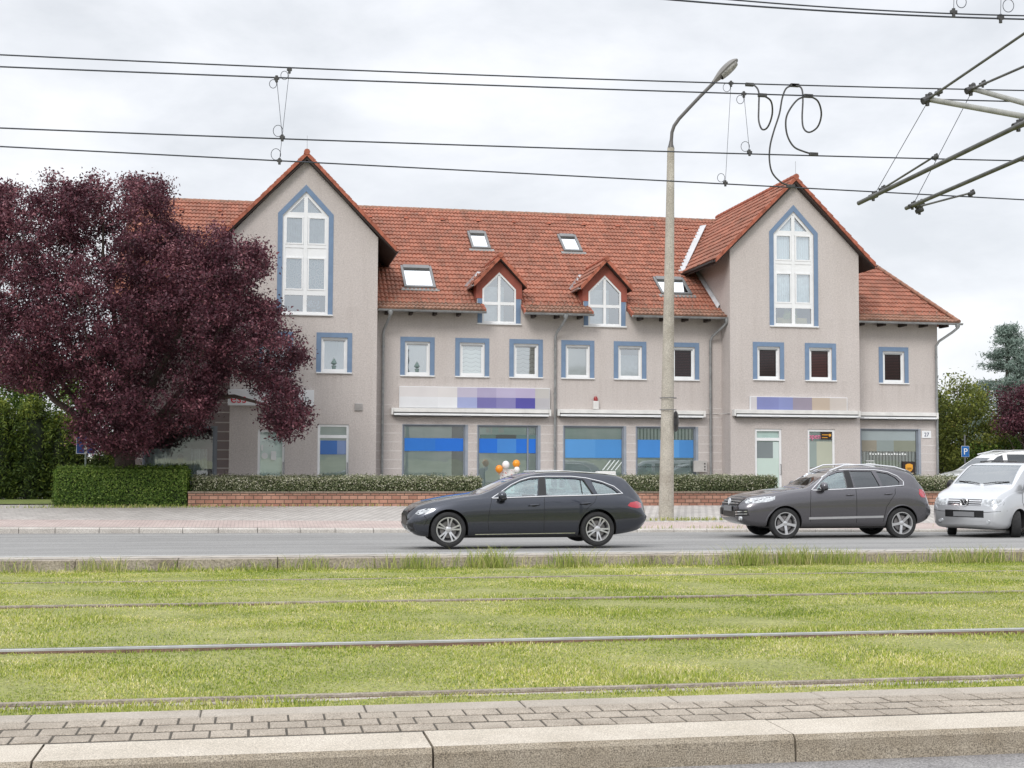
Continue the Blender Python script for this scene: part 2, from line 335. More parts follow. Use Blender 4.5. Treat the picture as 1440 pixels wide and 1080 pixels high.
# ================================================================ SETTING
XL, XR = -60.0, 90.0
def kerb_y(x): return 35.95-.085*max(-30, min(40, x))
def road_z(y): return float(np.interp(y, [23.4, 31.3, 36.5], [0.0, -.26, -.31]))
def pave_z(y): return float(np.interp(y, [32, 36, 43, 50], [-.30, -.19, .14, .16]))
def sheet(name, xs, ys, zf, mat, kind='structure', parent=None):
    """xs: x stations; ys: function x -> list of y; zf(x,y)"""
    vs = []; n = len(ys(xs[0]))
    for x in xs:
        for y in ys(x): vs.append((x, y, zf(x, y)))
    fs = [(i*n+j, (i+1)*n+j, (i+1)*n+j+1, i*n+j+1) for i in range(len(xs)-1) for j in range(n-1)]
    me = bpy.data.meshes.new(name); me.from_pydata(vs, [], fs); me.materials.append(mat); o = link(name, me, parent)
    if kind: tag(o, kind=kind)
    return o
xs = [-60, -30]+list(range(-25, 45, 5))+[60, 90]
# the ground under everything, one sheet to the horizon
gy = [-2500, -300, -20, 4, 7.3, 22.7, 23.4, 34, 49, 300, 4000]
gz = {-2500: -.2, -300: -.2, -20: -.2, 4: -.2, 7.3: -.2, 22.7: -.32, 23.4: -.5, 34: -.6, 49: .09, 300: .09, 4000: .09}
sheet('ground', [-3000, -300, -60, 0, 60, 300, 3000], lambda x: gy, lambda x, y: gz[y], GROUND)
sheet('near_road', xs, lambda x: [-8, 0, 4, 7.40], lambda x, y: -.05, ASPH_N)
# kerb stones of the near edge: pale dressed top, coarse exposed face
mb = MB(); x = .97-2.07*6; k = 0
while x < 22:
    l = 2.07; a, b = x+.006, x+l-.006; j = random.uniform(-.004, .004)
    y0, y1, zt, zb = 7.335+j, 7.785, .10+random.uniform(-.003, .003), -.14
    mb.cm = 0; mb.add([(a, y0+.03, zt), (b, y0+.03, zt), (b, y1, zt), (a, y1, zt)], [(0, 1, 2, 3)])
    mb.cm = 1; mb.add([(a, y0, zt-.028), (b, y0, zt-.028), (b, y0+.03, zt), (a, y0+.03, zt), (a, y0-.012, zb), (b, y0-.012, zb), (a, y1, zb), (b, y1, zb), (a, y1, zt), (b, y1, zt)],
        [(0, 1, 2, 3), (4, 5, 1, 0), (4, 0, 3, 8, 6), (5, 7, 9, 2, 1), (6, 8, 9, 7)])
    x += l
KX0 = -11.4
tag(mb.build('near_kerb', [KERB_T, KERB_F], recalc=False), kind='structure')
sheet('near_paving_bed', xs, lambda x: [7.77, 8.68], lambda x, y: .0965, JOINT)
def chamfer_block(mb, a, b, y0, y1, zb, zt, c=.008, tilt=0):
    v = [(a, y0, zt-c), (b, y0, zt-c), (b, y1, zt-c+tilt), (a, y1, zt-c+tilt), (a+c, y0+c, zt), (b-c, y0+c, zt), (b-c, y1-c, zt+tilt), (a+c, y1-c, zt+tilt), (a, y0, zb), (b, y0, zb), (b, y1, zb), (a, y1, zb)]
    mb.add(v, [(4, 5, 6, 7), (0, 1, 5, 4), (1, 2, 6, 5), (2, 3, 7, 6), (3, 0, 4, 7), (8, 9, 1, 0), (9, 10, 2, 1), (10, 11, 3, 2), (11, 8, 0, 3)])
mb = MB()
for row in range(3):
    y0 = 7.80+row*.207; x = -9+.107*(row % 2)+.01*row
    while x < 20:
        l = .214; chamfer_block(mb, x+.006+random.uniform(0, .003), x+l-.006, y0+.020, y0+.190, .05, .1015+random.uniform(-.0015, .002), .003, random.uniform(-.001, .001)); x += l
tag(mb.build('near_paving_stones', PAVER, recalc=False), kind='structure')
mb = MB(); x = -9.3
while x < 20:
    chamfer_block(mb, x+.004, x+1.0-.004, 8.43, 8.655, .0, .103+random.uniform(-.002, .002), .008); x += 1.0
tag(mb.build('near_edge_slabs', SLAB, recalc=False), kind='structure')
def bed_z(y): return float(np.interp(y, [8.8, 12, 16, 20, 22.7], [.045, .015, -.04, -.115, -.19]))
sheet('grass_soil', [-60, -20]+list(np.arange(-10, 30, 1.0))+[50, 90], lambda x: list(np.arange(8.65, 22.75, .35))+[22.76], lambda x, y: bed_z(y)+.012*math.sin(x*1.7+y*2.3)*math.sin(y*1.3-x*.6), SOIL)
# rails
def rail(y, z, label, worn, strip):
    o = empty('tram_rail', (0, y, 0)); tag(o, label, 'rail', 'rails set in the grass tram bed')
    mb = MB(); mb.prism_x([(-.030, z-.02), (-.028, z-.004), (-.022, z), (.018, z), (.026, z-.006), (.026, z-.02)], XL, XR); mb.build('rail_head', STEEL if worn else DULL, o)
    mb = MB(); mb.prism_x([(-.030, z-.02), (.03, z-.02), (.03, z-.1), (-.05, z-.13), (-.05, z-.06)], XL, XR); mb.build('rail_web', RUST, o)
    if worn:
        mb = MB(); mb.prism_x([(.034, z-.012), (.075, z-.03), (.085, z-.012), (.095, z-.012), (.095, z-.1), (.034, z-.1)], XL, XR); mb.build('guard_lip', DULL, o)
    if strip:
        mb = MB(); mb.prism_x([(-.105, z-.028), (-.05, z-.022), (-.05, z-.1), (-.105, z-.1)], XL, XR); mb.build('rail_edging', PALE, o)
    return o
rail(9.28, .072, 'nearest rail, dull and half buried in grass beside the grey paving', False, True)
rail(11.92, .062, 'bright polished rail with rusty side running across the grass', True, False)
rail(16.05, -.012, 'thin dark rail almost hidden in grass behind the bright one', False, False)
rail(19.96, -.098, 'farthest faint rail in the grass nearest the concrete edge', False, False)
# concrete edge wall between the tram bed and the road, its pale paved strip, painted line and the road
mb = MB(); x = -30
while x < 60:
    l = 1.6; mb.box(x+.006, x+l-.006, 22.70+random.uniform(-.008, .008), 23.0, -.5, -.001, .01); x += l
tag(mb.build('concrete_edge_wall', CONC), kind='structure')
sheet('edge_paving', xs, lambda x: [22.98, 23.46], lambda x, y: .004, PAVE_E)
sheet('road', xs, lambda x: [23.4, 25.5, 28, 31.3]+[33, kerb_y(x)+.05], lambda x, y: road_z(y), ASPH)
sheet('painted_line', xs, lambda x: [23.52, 23.64], lambda x, y: road_z(y)+.012, PAINTW)
mb = MB(); x = -58.0
while x < 88:
    l = random.choice((.9, 1.0, 1.1, 1.0)); a, b = x+.008, x+l-.008; ya, yb = kerb_y(a), kerb_y(b); za = pave_z(ya)+.012; zb = pave_z(yb)+.012; j = random.uniform(-.006, .006)
    mb.add([(a, ya+j, -.6), (b, yb+j, -.6), (b, yb+.30, -.6), (a, ya+.30, -.6), (a, ya+j, za-.03), (b, yb+j, zb-.03), (b, yb+.03+j, zb), (a, ya+.03+j, za), (b, yb+.30, zb), (a, ya+.30, za)],
        [(0, 1, 5, 4), (4, 5, 6, 7), (7, 6, 8, 9), (1, 2, 8, 6, 5), (3, 0, 4, 7, 9)])
    x += l
tag(mb.build('far_kerb', KERB_G, recalc=False), kind='structure')
sheet('red_pavement', xs, lambda x: [kerb_y(x)+.28, kerb_y(x)+1.3, kerb_y(x)+2.3], lambda x, y: pave_z(y)+.004, PAVE_R)
sheet('grey_pavement', xs, lambda x: [kerb_y(x)+2.25, 39.5, 41, 43, 48.2], lambda x, y: pave_z(y), PAVE)
sheet('car_park', [25.9, 40, 90], lambda x: [48.1, 60, 90], lambda x, y: .15, ASPH)
sheet('side_path', [-60, -30, -5.2], lambda x: [48.1, 60, 90], lambda x, y: .15, PAVE)
sheet('lawn', [-40, -20, -10, -6.2], lambda x: [44.6, 46.5, 48.9], lambda x, y: pave_z(y)+.03, rough_mat('lawn', (.13, .17, .04), (.20, .24, .06), 1.5, 20, .6, .8))

# grass blades
def blades(name, pts, h, w, lean, colmat, label, cat, kind='stuff', cols=None):
    """pts Nx3, h,w arrays"""
    n = len(pts); ang = rng.uniform(0, 2*PI, n); la = rng.uniform(0, 2*PI, n); ln = lean*rng.uniform(.2, 1, n)*h
    dx, dy = np.cos(ang)*w/2, np.sin(ang)*w/2
    V = np.empty((n, 5, 3)); 
    mid = pts+np.stack([np.cos(la)*ln*.35, np.sin(la)*ln*.35, h*.55], 1); tip = pts+np.stack([np.cos(la)*ln, np.sin(la)*ln, h*(1-.25*lean)], 1)
    D = np.stack([dx, dy, np.zeros(n)], 1)
    V[:, 0] = pts-D; V[:, 1] = pts+D; V[:, 2] = mid+D*.8; V[:, 3] = mid-D*.8; V[:, 4] = tip
    me = bpy.data.meshes.new(name); me.vertices.add(n*5); me.vertices.foreach_set('co', V.ravel())
    base = np.arange(n)*5; loops = np.stack([base, base+1, base+2, base+3, base+3, base+2, base+4], 1).ravel()
    me.loops.add(n*7); me.loops.foreach_set('vertex_index', loops.astype(np.int32))
    st = np.stack([np.arange(n)*7, np.arange(n)*7+4], 1).ravel(); me.polygons.add(n*2); me.polygons.foreach_set('loop_start', st.astype(np.int32))
    ca = me.attributes.new('tone', 'FLOAT', 'POINT'); t = rng.random(n) if cols is None else cols; ca.data.foreach_set('value', np.repeat(t, 5).astype(np.float32))
    me.materials.append(colmat); me.update(calc_edges=True); me.validate(); o = link(name, me); 
    if kind: tag(o, kind=kind)
    if label: tag(o, label, cat)
    return o
def leafmat(name, stops, rough=.6, trans=.25, big=None, tcol=None):
    m = MT(name); a = m.n('ShaderNodeAttribute'); a.attribute_name = 'tone'
    c = m.ramp(a.outputs['Fac'], stops)
    if big:
        n = m.noise(big[0], 4, .6); c = m.mix(m.math('MULTIPLY', m.ramp(n, [(.38, (0, 0, 0)), (.62, (1, 1, 1))]), big[2]), c, big[1])
    m.col(c).set(Roughness=rough); m.b.inputs['Specular IOR Level'].default_value = .3
    tr = m.n('ShaderNodeBsdfTranslucent'); m.l(c, tr.inputs[0]); mx = m.n('ShaderNodeMixShader'); mx.inputs[0].default_value = trans
    m.l(m.b.outputs[0], mx.inputs[1]); m.l(tr.outputs[0], mx.inputs[2]); m.l(mx.outputs[0], m.o.inputs[0]); return m.m
GRASS = leafmat('grass_blade', [(0, (.15, .22, .035)), (.3, (.32, .395, .06)), (.6, (.52, .545, .12)), (.82, (.69, .64, .25)), (1, (.84, .75, .46))], .7, .25, (.8, (.27, .34, .055), .4))
def vnoise(x, y, s, seed=0):
    r = np.random.default_rng(seed); t = np.zeros_like(x)
    for i in range(6):
        a, b, p = r.uniform(-1, 1)*s, r.uniform(-1, 1)*s, r.uniform(0, 6.28); t += np.sin(a*x+b*y+p)
    return t/6
n = 540000
d = rng.random(n)**1.25; yy = 8.67+d*14.0; xx = -.22*yy-1.8+rng.random(n)*(.86*yy+5.2)
keep = np.ones(n, bool)
for ry in (9.27, 11.95, 16.05): keep &= (np.abs(yy-ry) > .045) | (rng.random(n) < .05)
keep &= (np.abs(yy-19.96) > .05) | (rng.random(n) < .45)
dn = vnoise(xx, yy, 2.2, 3); keep &= rng.random(n) < .75+.5*dn
xx, yy, dn = xx[keep], yy[keep], dn[keep]; n = len(xx)
hh = (.014+.020*rng.random(n))*(1+.7*np.clip(vnoise(xx, yy, 3.1, 5), -.4, 1))
hh += np.clip(.07*np.exp(-((yy-22.6)/.3)**2)*rng.random(n)*(1+.9*vnoise(xx, yy*.1, 1.3, 9)), 0, .4)
for ry in (9.27, 11.95, 16.05): q = (yy > ry-.2) & (yy < ry-.04); hh[q] += .035*rng.random(q.sum())*(.4+np.clip(vnoise(xx[q]*2, yy[q], 3, 44), -.4, 1))*(1.5 if ry != 11.95 else 1.0)
for (bx, by, br) in [(10.7-5.2, 12.4, .35), (1.3, 15.5, .3), (8.6, 10.1, .35), (-1.5, 14.6, .25), (5.0, 17.8, .4)]:
    q = ((xx-bx)/br/1.6)**2+((yy-by)/br)**2; hh += .06*np.exp(-q)*rng.random(n)
zz = np.interp(yy, [8.8, 12, 16, 20, 22.7], [.045, .015, -.04, -.115, -.19])
tone = np.clip(.46+.34*vnoise(xx, yy, 1.7, 11)+.38*vnoise(xx, yy, 5, 12)+.2*vnoise(xx, yy, 14, 13)+rng.normal(0, .34, n), 0, 1)
blades('grass', np.stack([xx, yy, zz-.005], 1), hh, 0.0034+.00036*yy*rng.uniform(.7, 1.2, n), .8, GRASS, None, None, cols=tone)
# tall weeds along the concrete edge
WEED = leafmat('weed_blade', [(0, (.18, .26, .05)), (.5, (.36, .42, .10)), (.8, (.52, .50, .20)), (1, (.66, .58, .34))], .7, .3)
P = []; H = []
for cx, cnt, hm in [(-3.6, 60, .3), (-2.4, 160, .28), (-1.2, 90, .22), (.1, 60, .2), (.9, 130, .3), (2.0, 50, .25), (2.7, 150, .34), (3.9, 240, .42), (5.3, 150, .36), (6.6, 80, .25), (7.5, 70, .3), (8.5, 240, .42), (9.4, 300, .42), (10.2, 220, .34), (11.3, 90, .25), (12.3, 160, .33), (13.0, 160, .36), (14.1, 80, .3)]:
    k = int(cnt*(1.0 if cx < 2.5 else 1.5)); P.append(np.stack([cx+rng.normal(0, .24, k), 22.50+rng.normal(0, .11, k), np.full(k, -.16)], 1)); H.append(hm*1.0*rng.uniform(.25, 1.15, k)**1.2)
P = np.concatenate(P); H = np.concatenate(H); P[:, 1] = np.minimum(P[:, 1], 22.66)
blades('tall_weeds', P, H, np.full(len(P), .010), .75, WEED, None, None)
# verge weeds at the lamp and wall foot
P = []; H = []
for cx, cy, sx, cnt in [(11.9, 37.75, .75, 300), (13.4, 37.8, .5, 120), (3, 42.9, 3.5, 260), (-4, 42.6, 1.9, 700), (12.8, kerb_y(12.8)+.35, 2.0, 150)]:
    P.append(np.stack([cx+rng.normal(0, sx, cnt), cy+rng.normal(0, .07, cnt), np.array([pave_z(cy)]*cnt)], 1)); H.append(rng.uniform(.04, .16, cnt))
P = np.concatenate(P); H = np.concatenate(H)
blades('pavement_weeds', P, H, np.full(len(P), .02), .7, WEED, None, None)
# clover leaves and small flowers low in the turf

# ================================================================ BUILDING
YW, YG = 48.0, 47.05
B = empty('apartment_house', (10.6, 48, .15)); Binv = Vector((-10.6, -48, -.15))
tag(B, 'long grey plastered house with red tiled roof, two tall gables and shops at street level', 'house')
def part(mb, name, mats, parent=None, sm=False, label=None):
    """geometry is given in world coordinates; the parent chain sits at the house's base"""
    p = parent or B
    mb.v = [(x-10.6, y-48, z-.15) for x, y, z in mb.v]
    o = mb.build(name, mats, p, sm)
    if label: o['label'] = label
    return o
RW = {}
def wall_face(mb, outer, holes, Y, depth=.13, norm=-1):
    loops = [outer]+holes
    tris = tessellate_polygon([[Vector((x, 0, z)) for x, z in lp] for lp in loops])
    flat = [p for lp in loops for p in lp]
    vs = [(x, Y, z) for x, z in flat]; fs = []
    for t in tris:
        a, b, c = [Vector((flat[i][0], flat[i][1], 0)) for i in t]
        cr = (b-a).cross(c-a).z
        if abs(cr) < 1e-9: continue
        fs.append(tuple(t) if cr > 0 else (t[0], t[2], t[1]))     # (x,z) ccw faces -y
    mb.add(vs, fs)
    for h in holes:
        n = len(h); hv = [(x, Y, z) for x, z in h]+[(x, Y+depth, z) for x, z in h]
        ar = sum(h[i][0]*h[(i+1) % n][1]-h[(i+1) % n][0]*h[i][1] for i in range(n))
        for i in range(n):
            j = (i+1) % n; q = (i, j, j+n, i+n)
            mb.add([hv[k] for k in q], [(0, 1, 2, 3) if ar > 0 else (3, 2, 1, 0)])
rect = lambda x0, x1, z0, z1: [(x0, z0), (x1, z0), (x1, z1), (x0, z1)]
def arch(cx, hw, z0, zs, za): return [(cx-hw, z0), (cx+hw, z0), (cx+hw, zs), (cx, za), (cx-hw, zs)]
WZ0, WZ1 = 4.62, 5.83
wins_main = [(5.22, 6.12, 'net'), (7.20, 8.11, 'scallop'), (9.18, 10.09, 'scallop'), (11.11, 12.02, 'slat'), (13.09, 14.00, 'half'), (15.17, 16.04, 'brown')]
wins_gl = [(.22, 1.08, 'net'), (2.21, 3.11, 'net')]
wins_gr = [(18.12, 19.0, 'brown'), (20.15, 21.05, 'brown')]
win_r = [(23.55, 24.44, 'brown')]
shops = [(5.18, 7.42, .45, 2.85), (7.88, 10.08, .16, 2.85), (11.05, 13.30, .45, 2.85), (13.79, 16.06, .45, 2.85)]
shop_r = [(22.62, 24.98, .45, 2.84)]
shop_l = [(-3.75, -1.38, .45, 2.72)]
D1 = dict(c=8.63, cx=(7.79, 9.47), notch=(8.00, 9.50)); D2 = dict(c=12.58, cx=(11.74, 13.42), notch=(11.95, 13.50))
TW = dict(z0=6.62, zs=10.05, za=10.9)
mb = MB()
out_main = [(4.14, -.2), (17.08, -.2), (17.08, 7.1)]
for D in (D2, D1):
    c = D['c']; a, b = D['cx']; a += .02; b -= .02
    out_main += [(b, 7.1), (b, 7.95), (c, 8.72), (a, 7.95), (a, 7.1)]
out_main += [(4.14, 7.1)]
holes = [rect(a, b, WZ0, WZ1) for a, b, _ in wins_main]+[rect(a, b, c, d) for a, b, c, d in shops]
dw = {}
for k, D in (('a', D1), ('b', D2)):
    c = D['c']; dw[k] = arch(c, .62, 6.56, 7.80, 8.42); holes.append(dw[k])
wall_face(mb, out_main, holes, YW)
# reveal cheeks of the dormer fronts above the wall head
wall_face(mb, [(22.15, -.2), (25.82, -.2), (25.82, 7.1), (22.15, 7.1)], [rect(a, b, WZ0, WZ1) for a, b, _ in win_r]+[rect(a, b, c, d) for a, b, c, d in shop_r], YW)
mb.quad((25.82, YW, -.2), (25.82, 62.4, -.2), (25.82, 62.4, 7.3), (25.82, YW, 7.3))
mb.quad((25.82, 62.4, -.2), (-4.65, 62.4, -.2), (-4.65, 62.4, 7.3), (25.82, 62.4, 7.3))
part(mb, 'wall', PLASTER)
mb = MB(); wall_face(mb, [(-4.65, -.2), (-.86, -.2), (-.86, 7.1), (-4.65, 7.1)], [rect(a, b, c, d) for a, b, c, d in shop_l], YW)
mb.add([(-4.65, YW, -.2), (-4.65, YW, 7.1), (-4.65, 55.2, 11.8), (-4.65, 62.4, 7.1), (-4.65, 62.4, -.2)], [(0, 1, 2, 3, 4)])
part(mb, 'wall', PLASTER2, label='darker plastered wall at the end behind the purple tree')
def gable(x0, x1, cx, apex, wins, doors, tc):
    mb = MB(); sl = (apex-9.0)/((x1+.5)-cx); top = lambda x: apex-abs(x-cx)*sl-.16
    hol = [rect(a, b, WZ0, WZ1) for a, b, _ in wins]+[rect(*d) for d in doors]+[arch(tc, .79, TW['z0'], TW['zs'], TW['za'])]
    wall_face(mb, [(x0, -.2), (x1, -.2), (x1, top(x1)), (cx, top(cx)), (x0, top(x0))], hol, YG)
    for x in (x0, x1): mb.quad((x, YG, -.2), (x, 54.9, -.2), (x, 54.9, top(x)), (x, YG, top(x)))
    part(mb, 'gable_wall', PLASTER); return sl
doors_l = [(.10, 1.02, .17, 2.62), (2.13, 3.20, .17, 2.82)]
doors_r = [(18.02, 19.06, .17, 2.80), (20.07, 21.15, .60, 2.80)]
SL = gable(-.86, 4.14, 1.63, 12.2, wins_gl, doors_l, 1.63)
SR = gable(17.08, 22.15, 19.58, 12.15, wins_gr, doors_r, 19.57)
mb = MB(); mb.box(-4.9, 26.1, 46.98, 62.6, -.3, .10); part(mb, 'plinth', CONC)
# inner dark partitions so that rooms are not one hall
mb = MB(); mb.box(-4.4, 25.6, 51.5, 51.6, 0, 7.0)
for x in (4.3, 10.6, 16.9, 22.0): mb.box(x-.04, x+.04, 48.3, 51.5, 0, 7.0)
mb.box(-4.4, 25.6, 48.2, 51.5, 3.55, 3.75); mb.box(-4.4, 25.6, 48.2, 51.5, 6.15, 6.3); part(mb, 'room_partition', INTER)

# window builder: part window (frame) > pane, sill, surround, curtain
def frame_ring(mb, poly, w, y0, y1):
    """frame following a closed (x,z) polygon, width w inward"""
    n = len(poly); c = Vector((sum(p[0] for p in poly)/n, sum(p[1] for p in poly)/n))
    inn = []
    for i in range(n):
        p0, p, p1 = Vector(poly[i-1]), Vector(poly[i]), Vector(poly[(i+1) % n])
        e1 = (p-p0).normalized(); e2 = (p1-p).normalized(); n1 = Vector((-e1.y, e1.x)); n2 = Vector((-e2.y, e2.x))
        bi = (n1+n2).normalized(); inn.append(p+bi*(w/max(.2, bi.dot(n1))))
    for i in range(n):
        j = (i+1) % n; a, b, d, e = poly[i], poly[j], inn[j], inn[i]
        vs = [(q[0], y, q[1]) for y in (y0, y1) for q in (a, b, d, e)]
        mb.add(vs, [(0, 1, 2, 3), (7, 6, 5, 4), (0, 4, 5, 1), (2, 6, 7, 3)])
    return [tuple(q) for q in inn]
def flat_poly(mb, poly, y):
    mb.add([(x, y, z) for x, z in poly], [tuple(range(len(poly)))])
def surround(parent, poly, w, Y, closed_bottom=False):
    """blue painted plaster band round sides and top"""
    mb = MB(); n = len(poly); 
    # poly: bottom-left, bottom-right, ... top ...; the bottom edge (0-1) is left out
    out = []
    for i in range(n):
        p0, p, p1 = Vector(poly[i-1]), Vector(poly[i]), Vector(poly[(i+1) % n])
        e1 = (p-p0).normalized(); e2 = (p1-p).normalized(); n1 = Vector((e1.y, -e1.x)); n2 = Vector((e2.y, -e2.x))
        if i == 0: n2 = n1; out.append(p+n1*w); continue
        if i == 1: out.append(p+n2*w); continue
        bi = (n1+n2).normalized(); out.append(p+bi*(w/bi.dot(n1)))
    for i in range(1, n):
        j = (i+1) % n; a, b, d, e = poly[i], poly[j], out[j], out[i]
        vs = [(q[0], y, q[1]) for y in (Y-.018, Y+.002) for q in (a, e, d, b)]
        mb.add(vs, [(0, 1, 2, 3), (7, 6, 5, 4), (1, 5, 6, 2), (3, 7, 4, 0), (0, 4, 5, 1), (2, 6, 7, 3)])
    return part(mb, 'surround', BLUE, parent)
CM = dict(net=NET, scallop=SCAL, slat=SLAT, lace=LACE, curtain=CURTAIN, brown=BROWN_REFL)
def window(x0, x1, z0, z1, Y, style, group=True):
    mb = MB(); inn = frame_ring(mb, rect(x0, x1, z0, z1), .065, Y+.05, Y+.11)
    inn2 = frame_ring(mb, inn, .05, Y+.07, Y+.12)
    w = part(mb, 'window', WHITE)
    mb = MB(); flat_poly(mb, inn2, Y+.10); part(mb, 'pane', DARKG if style == 'brown' else PANE, w)
    if style == 'half':
        mb = MB(); mb.box(x0+.1, x1-.1, Y+.17, Y+.18, z0+.1, z1-.32); part(mb, 'curtain', CURTAIN, w)
        mb = MB(); mb.box(x0+.1, x1-.1, Y+.16, Y+.17, z1-.33, z1-.1); part(mb, 'curtain', plain('brown_curtain', (.20, .17, .15), .9), w)
    elif style in ('net', 'curtain', 'lace'):
        mb = MB(); k = 34; xs_ = np.linspace(x0+.09, x1-.09, k)
        vs = []; 
        for i, x in enumerate(xs_):
            y = Y+.145+.015*math.sin(i*1.9); vs += [(x, y, z0+.1), (x, y, z1-.1)]
        mb.add(vs, [(2*i, 2*i+2, 2*i+3, 2*i+1) for i in range(k-1)]); part(mb, 'curtain', CM[style], w)
        if style == 'net':
            mb = MB(); cx = (x0+x1)/2; mb.lathe([(0.001, .0), (.07, 0), (.09, .14), (.0, .16)], (cx, Y+.145, z0+.1), seg=12); mb.lathe([(.03, .14), (.12, .22), (.05, .38), (.001, .45)], (cx, Y+.145, z0+.1), seg=7); part(mb, 'window_plant', M('window_plant', (.18, .25, .24), .8), w)
    else:
        mb = MB(); mb.box(x0+.08, x1-.08, Y+.16, Y+.17, z0+.08, z1-.08); part(mb, 'blind_or_reflection', CM[style], w)  # in the brown style this panel carries a painted roof reflection
    mb = MB(); mb.box(x0-.17, x1+.17, Y-.07, Y+.1, z0-.045, z0-.002, .008); part(mb, 'sill', WHITE, w)
    surround(w, rect(x0, x1, z0, z1), .165, Y)
    mb = MB(); mb.box(x0+.07, x1-.07, Y+.04, Y+.06, z1-.12, z1-.07); part(mb, 'blind_box', M('box_grey', (.3, .31, .32), .6), w)
    return w
for a, b, s in wins_main: window(a, b, WZ0, WZ1, YW, s)
for a, b, s in win_r: window(a, b, WZ0, WZ1, YW, s)
for a, b, s in wins_gl+wins_gr: window(a, b, WZ0, WZ1, YG, s)
def tall_window(c, Y, styles, box=None):
    z0, zs, za = TW['z0'], TW['zs'], TW['za']; P = arch(c, .79, z0, zs, za)
    mb = MB(); inn = frame_ring(mb, P, .09, Y+.04, Y+.11)
    y0, y1 = Y+.045, Y+.115
    mb.box(c-.065, c+.065, y0, y1, z0+.09, za-.16)
    for a, b in ((7.28, 7.46), (8.93, 9.02), (10.02, 10.17), (9.42-.4, 9.50-.45)):
        if b > a: mb.box(c-.7, c-.066, y0+.002, y1-.002, a, b); mb.box(c+.066, c+.7, y0+.002, y1-.002, a, b)
    for a, b in ((8.60, 9.02),): mb.box(c-.70, c-.066, y0+.02, y1-.01, a, b); mb.box(c+.066, c+.70, y0+.02, y1-.01, a, b)
    for lo, hi in ((7.46, 8.60), (9.05, 10.02)):      # casement frames proud of the mullions
        for s in (-1, 1):
            a, b = sorted((c+s*.075, c+s*.70)); frame_ring(mb, rect(a, b, lo, hi), .05, y0-.012, y1-.02)
    w = part(mb, 'window', WHITE)
    mb = MB(); flat_poly(mb, inn, Y+.09); part(mb, 'pane', PANE, w)
    surround(w, P, .165, Y)
    mb = MB(); mb.box(c-.96, c+.96, Y-.07, Y+.1, z0-.05, z0-.002, .008); part(mb, 'sill', WHITE, w)
    for lo, hi, st in ((7.3, 8.7, styles[0]), (8.9, 10.8, styles[1])):
        mb = MB(); k = 60; vs = []
        for i, x in enumerate(np.linspace(c-.68, c+.68, k)):
            y = Y+.145+(.018*math.sin(i*1.7) if st != LACE else 0); zt = min(hi, za-.25-abs(x-c)*.95); vs += [(x, y, lo), (x, y, max(lo+.1, zt))]
        mb.add(vs, [(2*i, 2*i+2, 2*i+3, 2*i+1) for i in range(k-1)]); part(mb, 'curtain', st, w)
    return w
tw = tall_window(1.63, YG, (LACE, CURTAIN))
mb = MB(); mb.lathe([(.001, 0), (.06, 0), (.08, .1)], (1.95, YG+.2, 6.72), seg=10)
for k in range(26):
    a = random.uniform(0, 6.28); r = random.uniform(.05, .2); mb.ball((1.95+r*math.cos(a)*1.3, YG+.22, 6.85+random.uniform(0, .25)), .035, seg=4)
part(mb, 'window_plant', M('orchid', (.65, .66, .75), .8), tw)
tw = tall_window(19.57, YG, (CURTAIN, NET))
mb = MB(); mb.box(19.0, 20.2, YG+.25, YG+.45, 6.65, 6.95, .03); part(mb, 'window_box', M('ochre_cushion', (.42, .33, .12), .9, var=.3), tw)
mb = MB()
for k in range(40): mb.ball((19.45+random.uniform(-.15, .35), YG+.3, 7.0+random.uniform(-.1, .22)), random.uniform(.04, .08), seg=4)
part(mb, 'window_plant', M('pot_plant', (.30, .34, .08), .9, var=.4), tw)

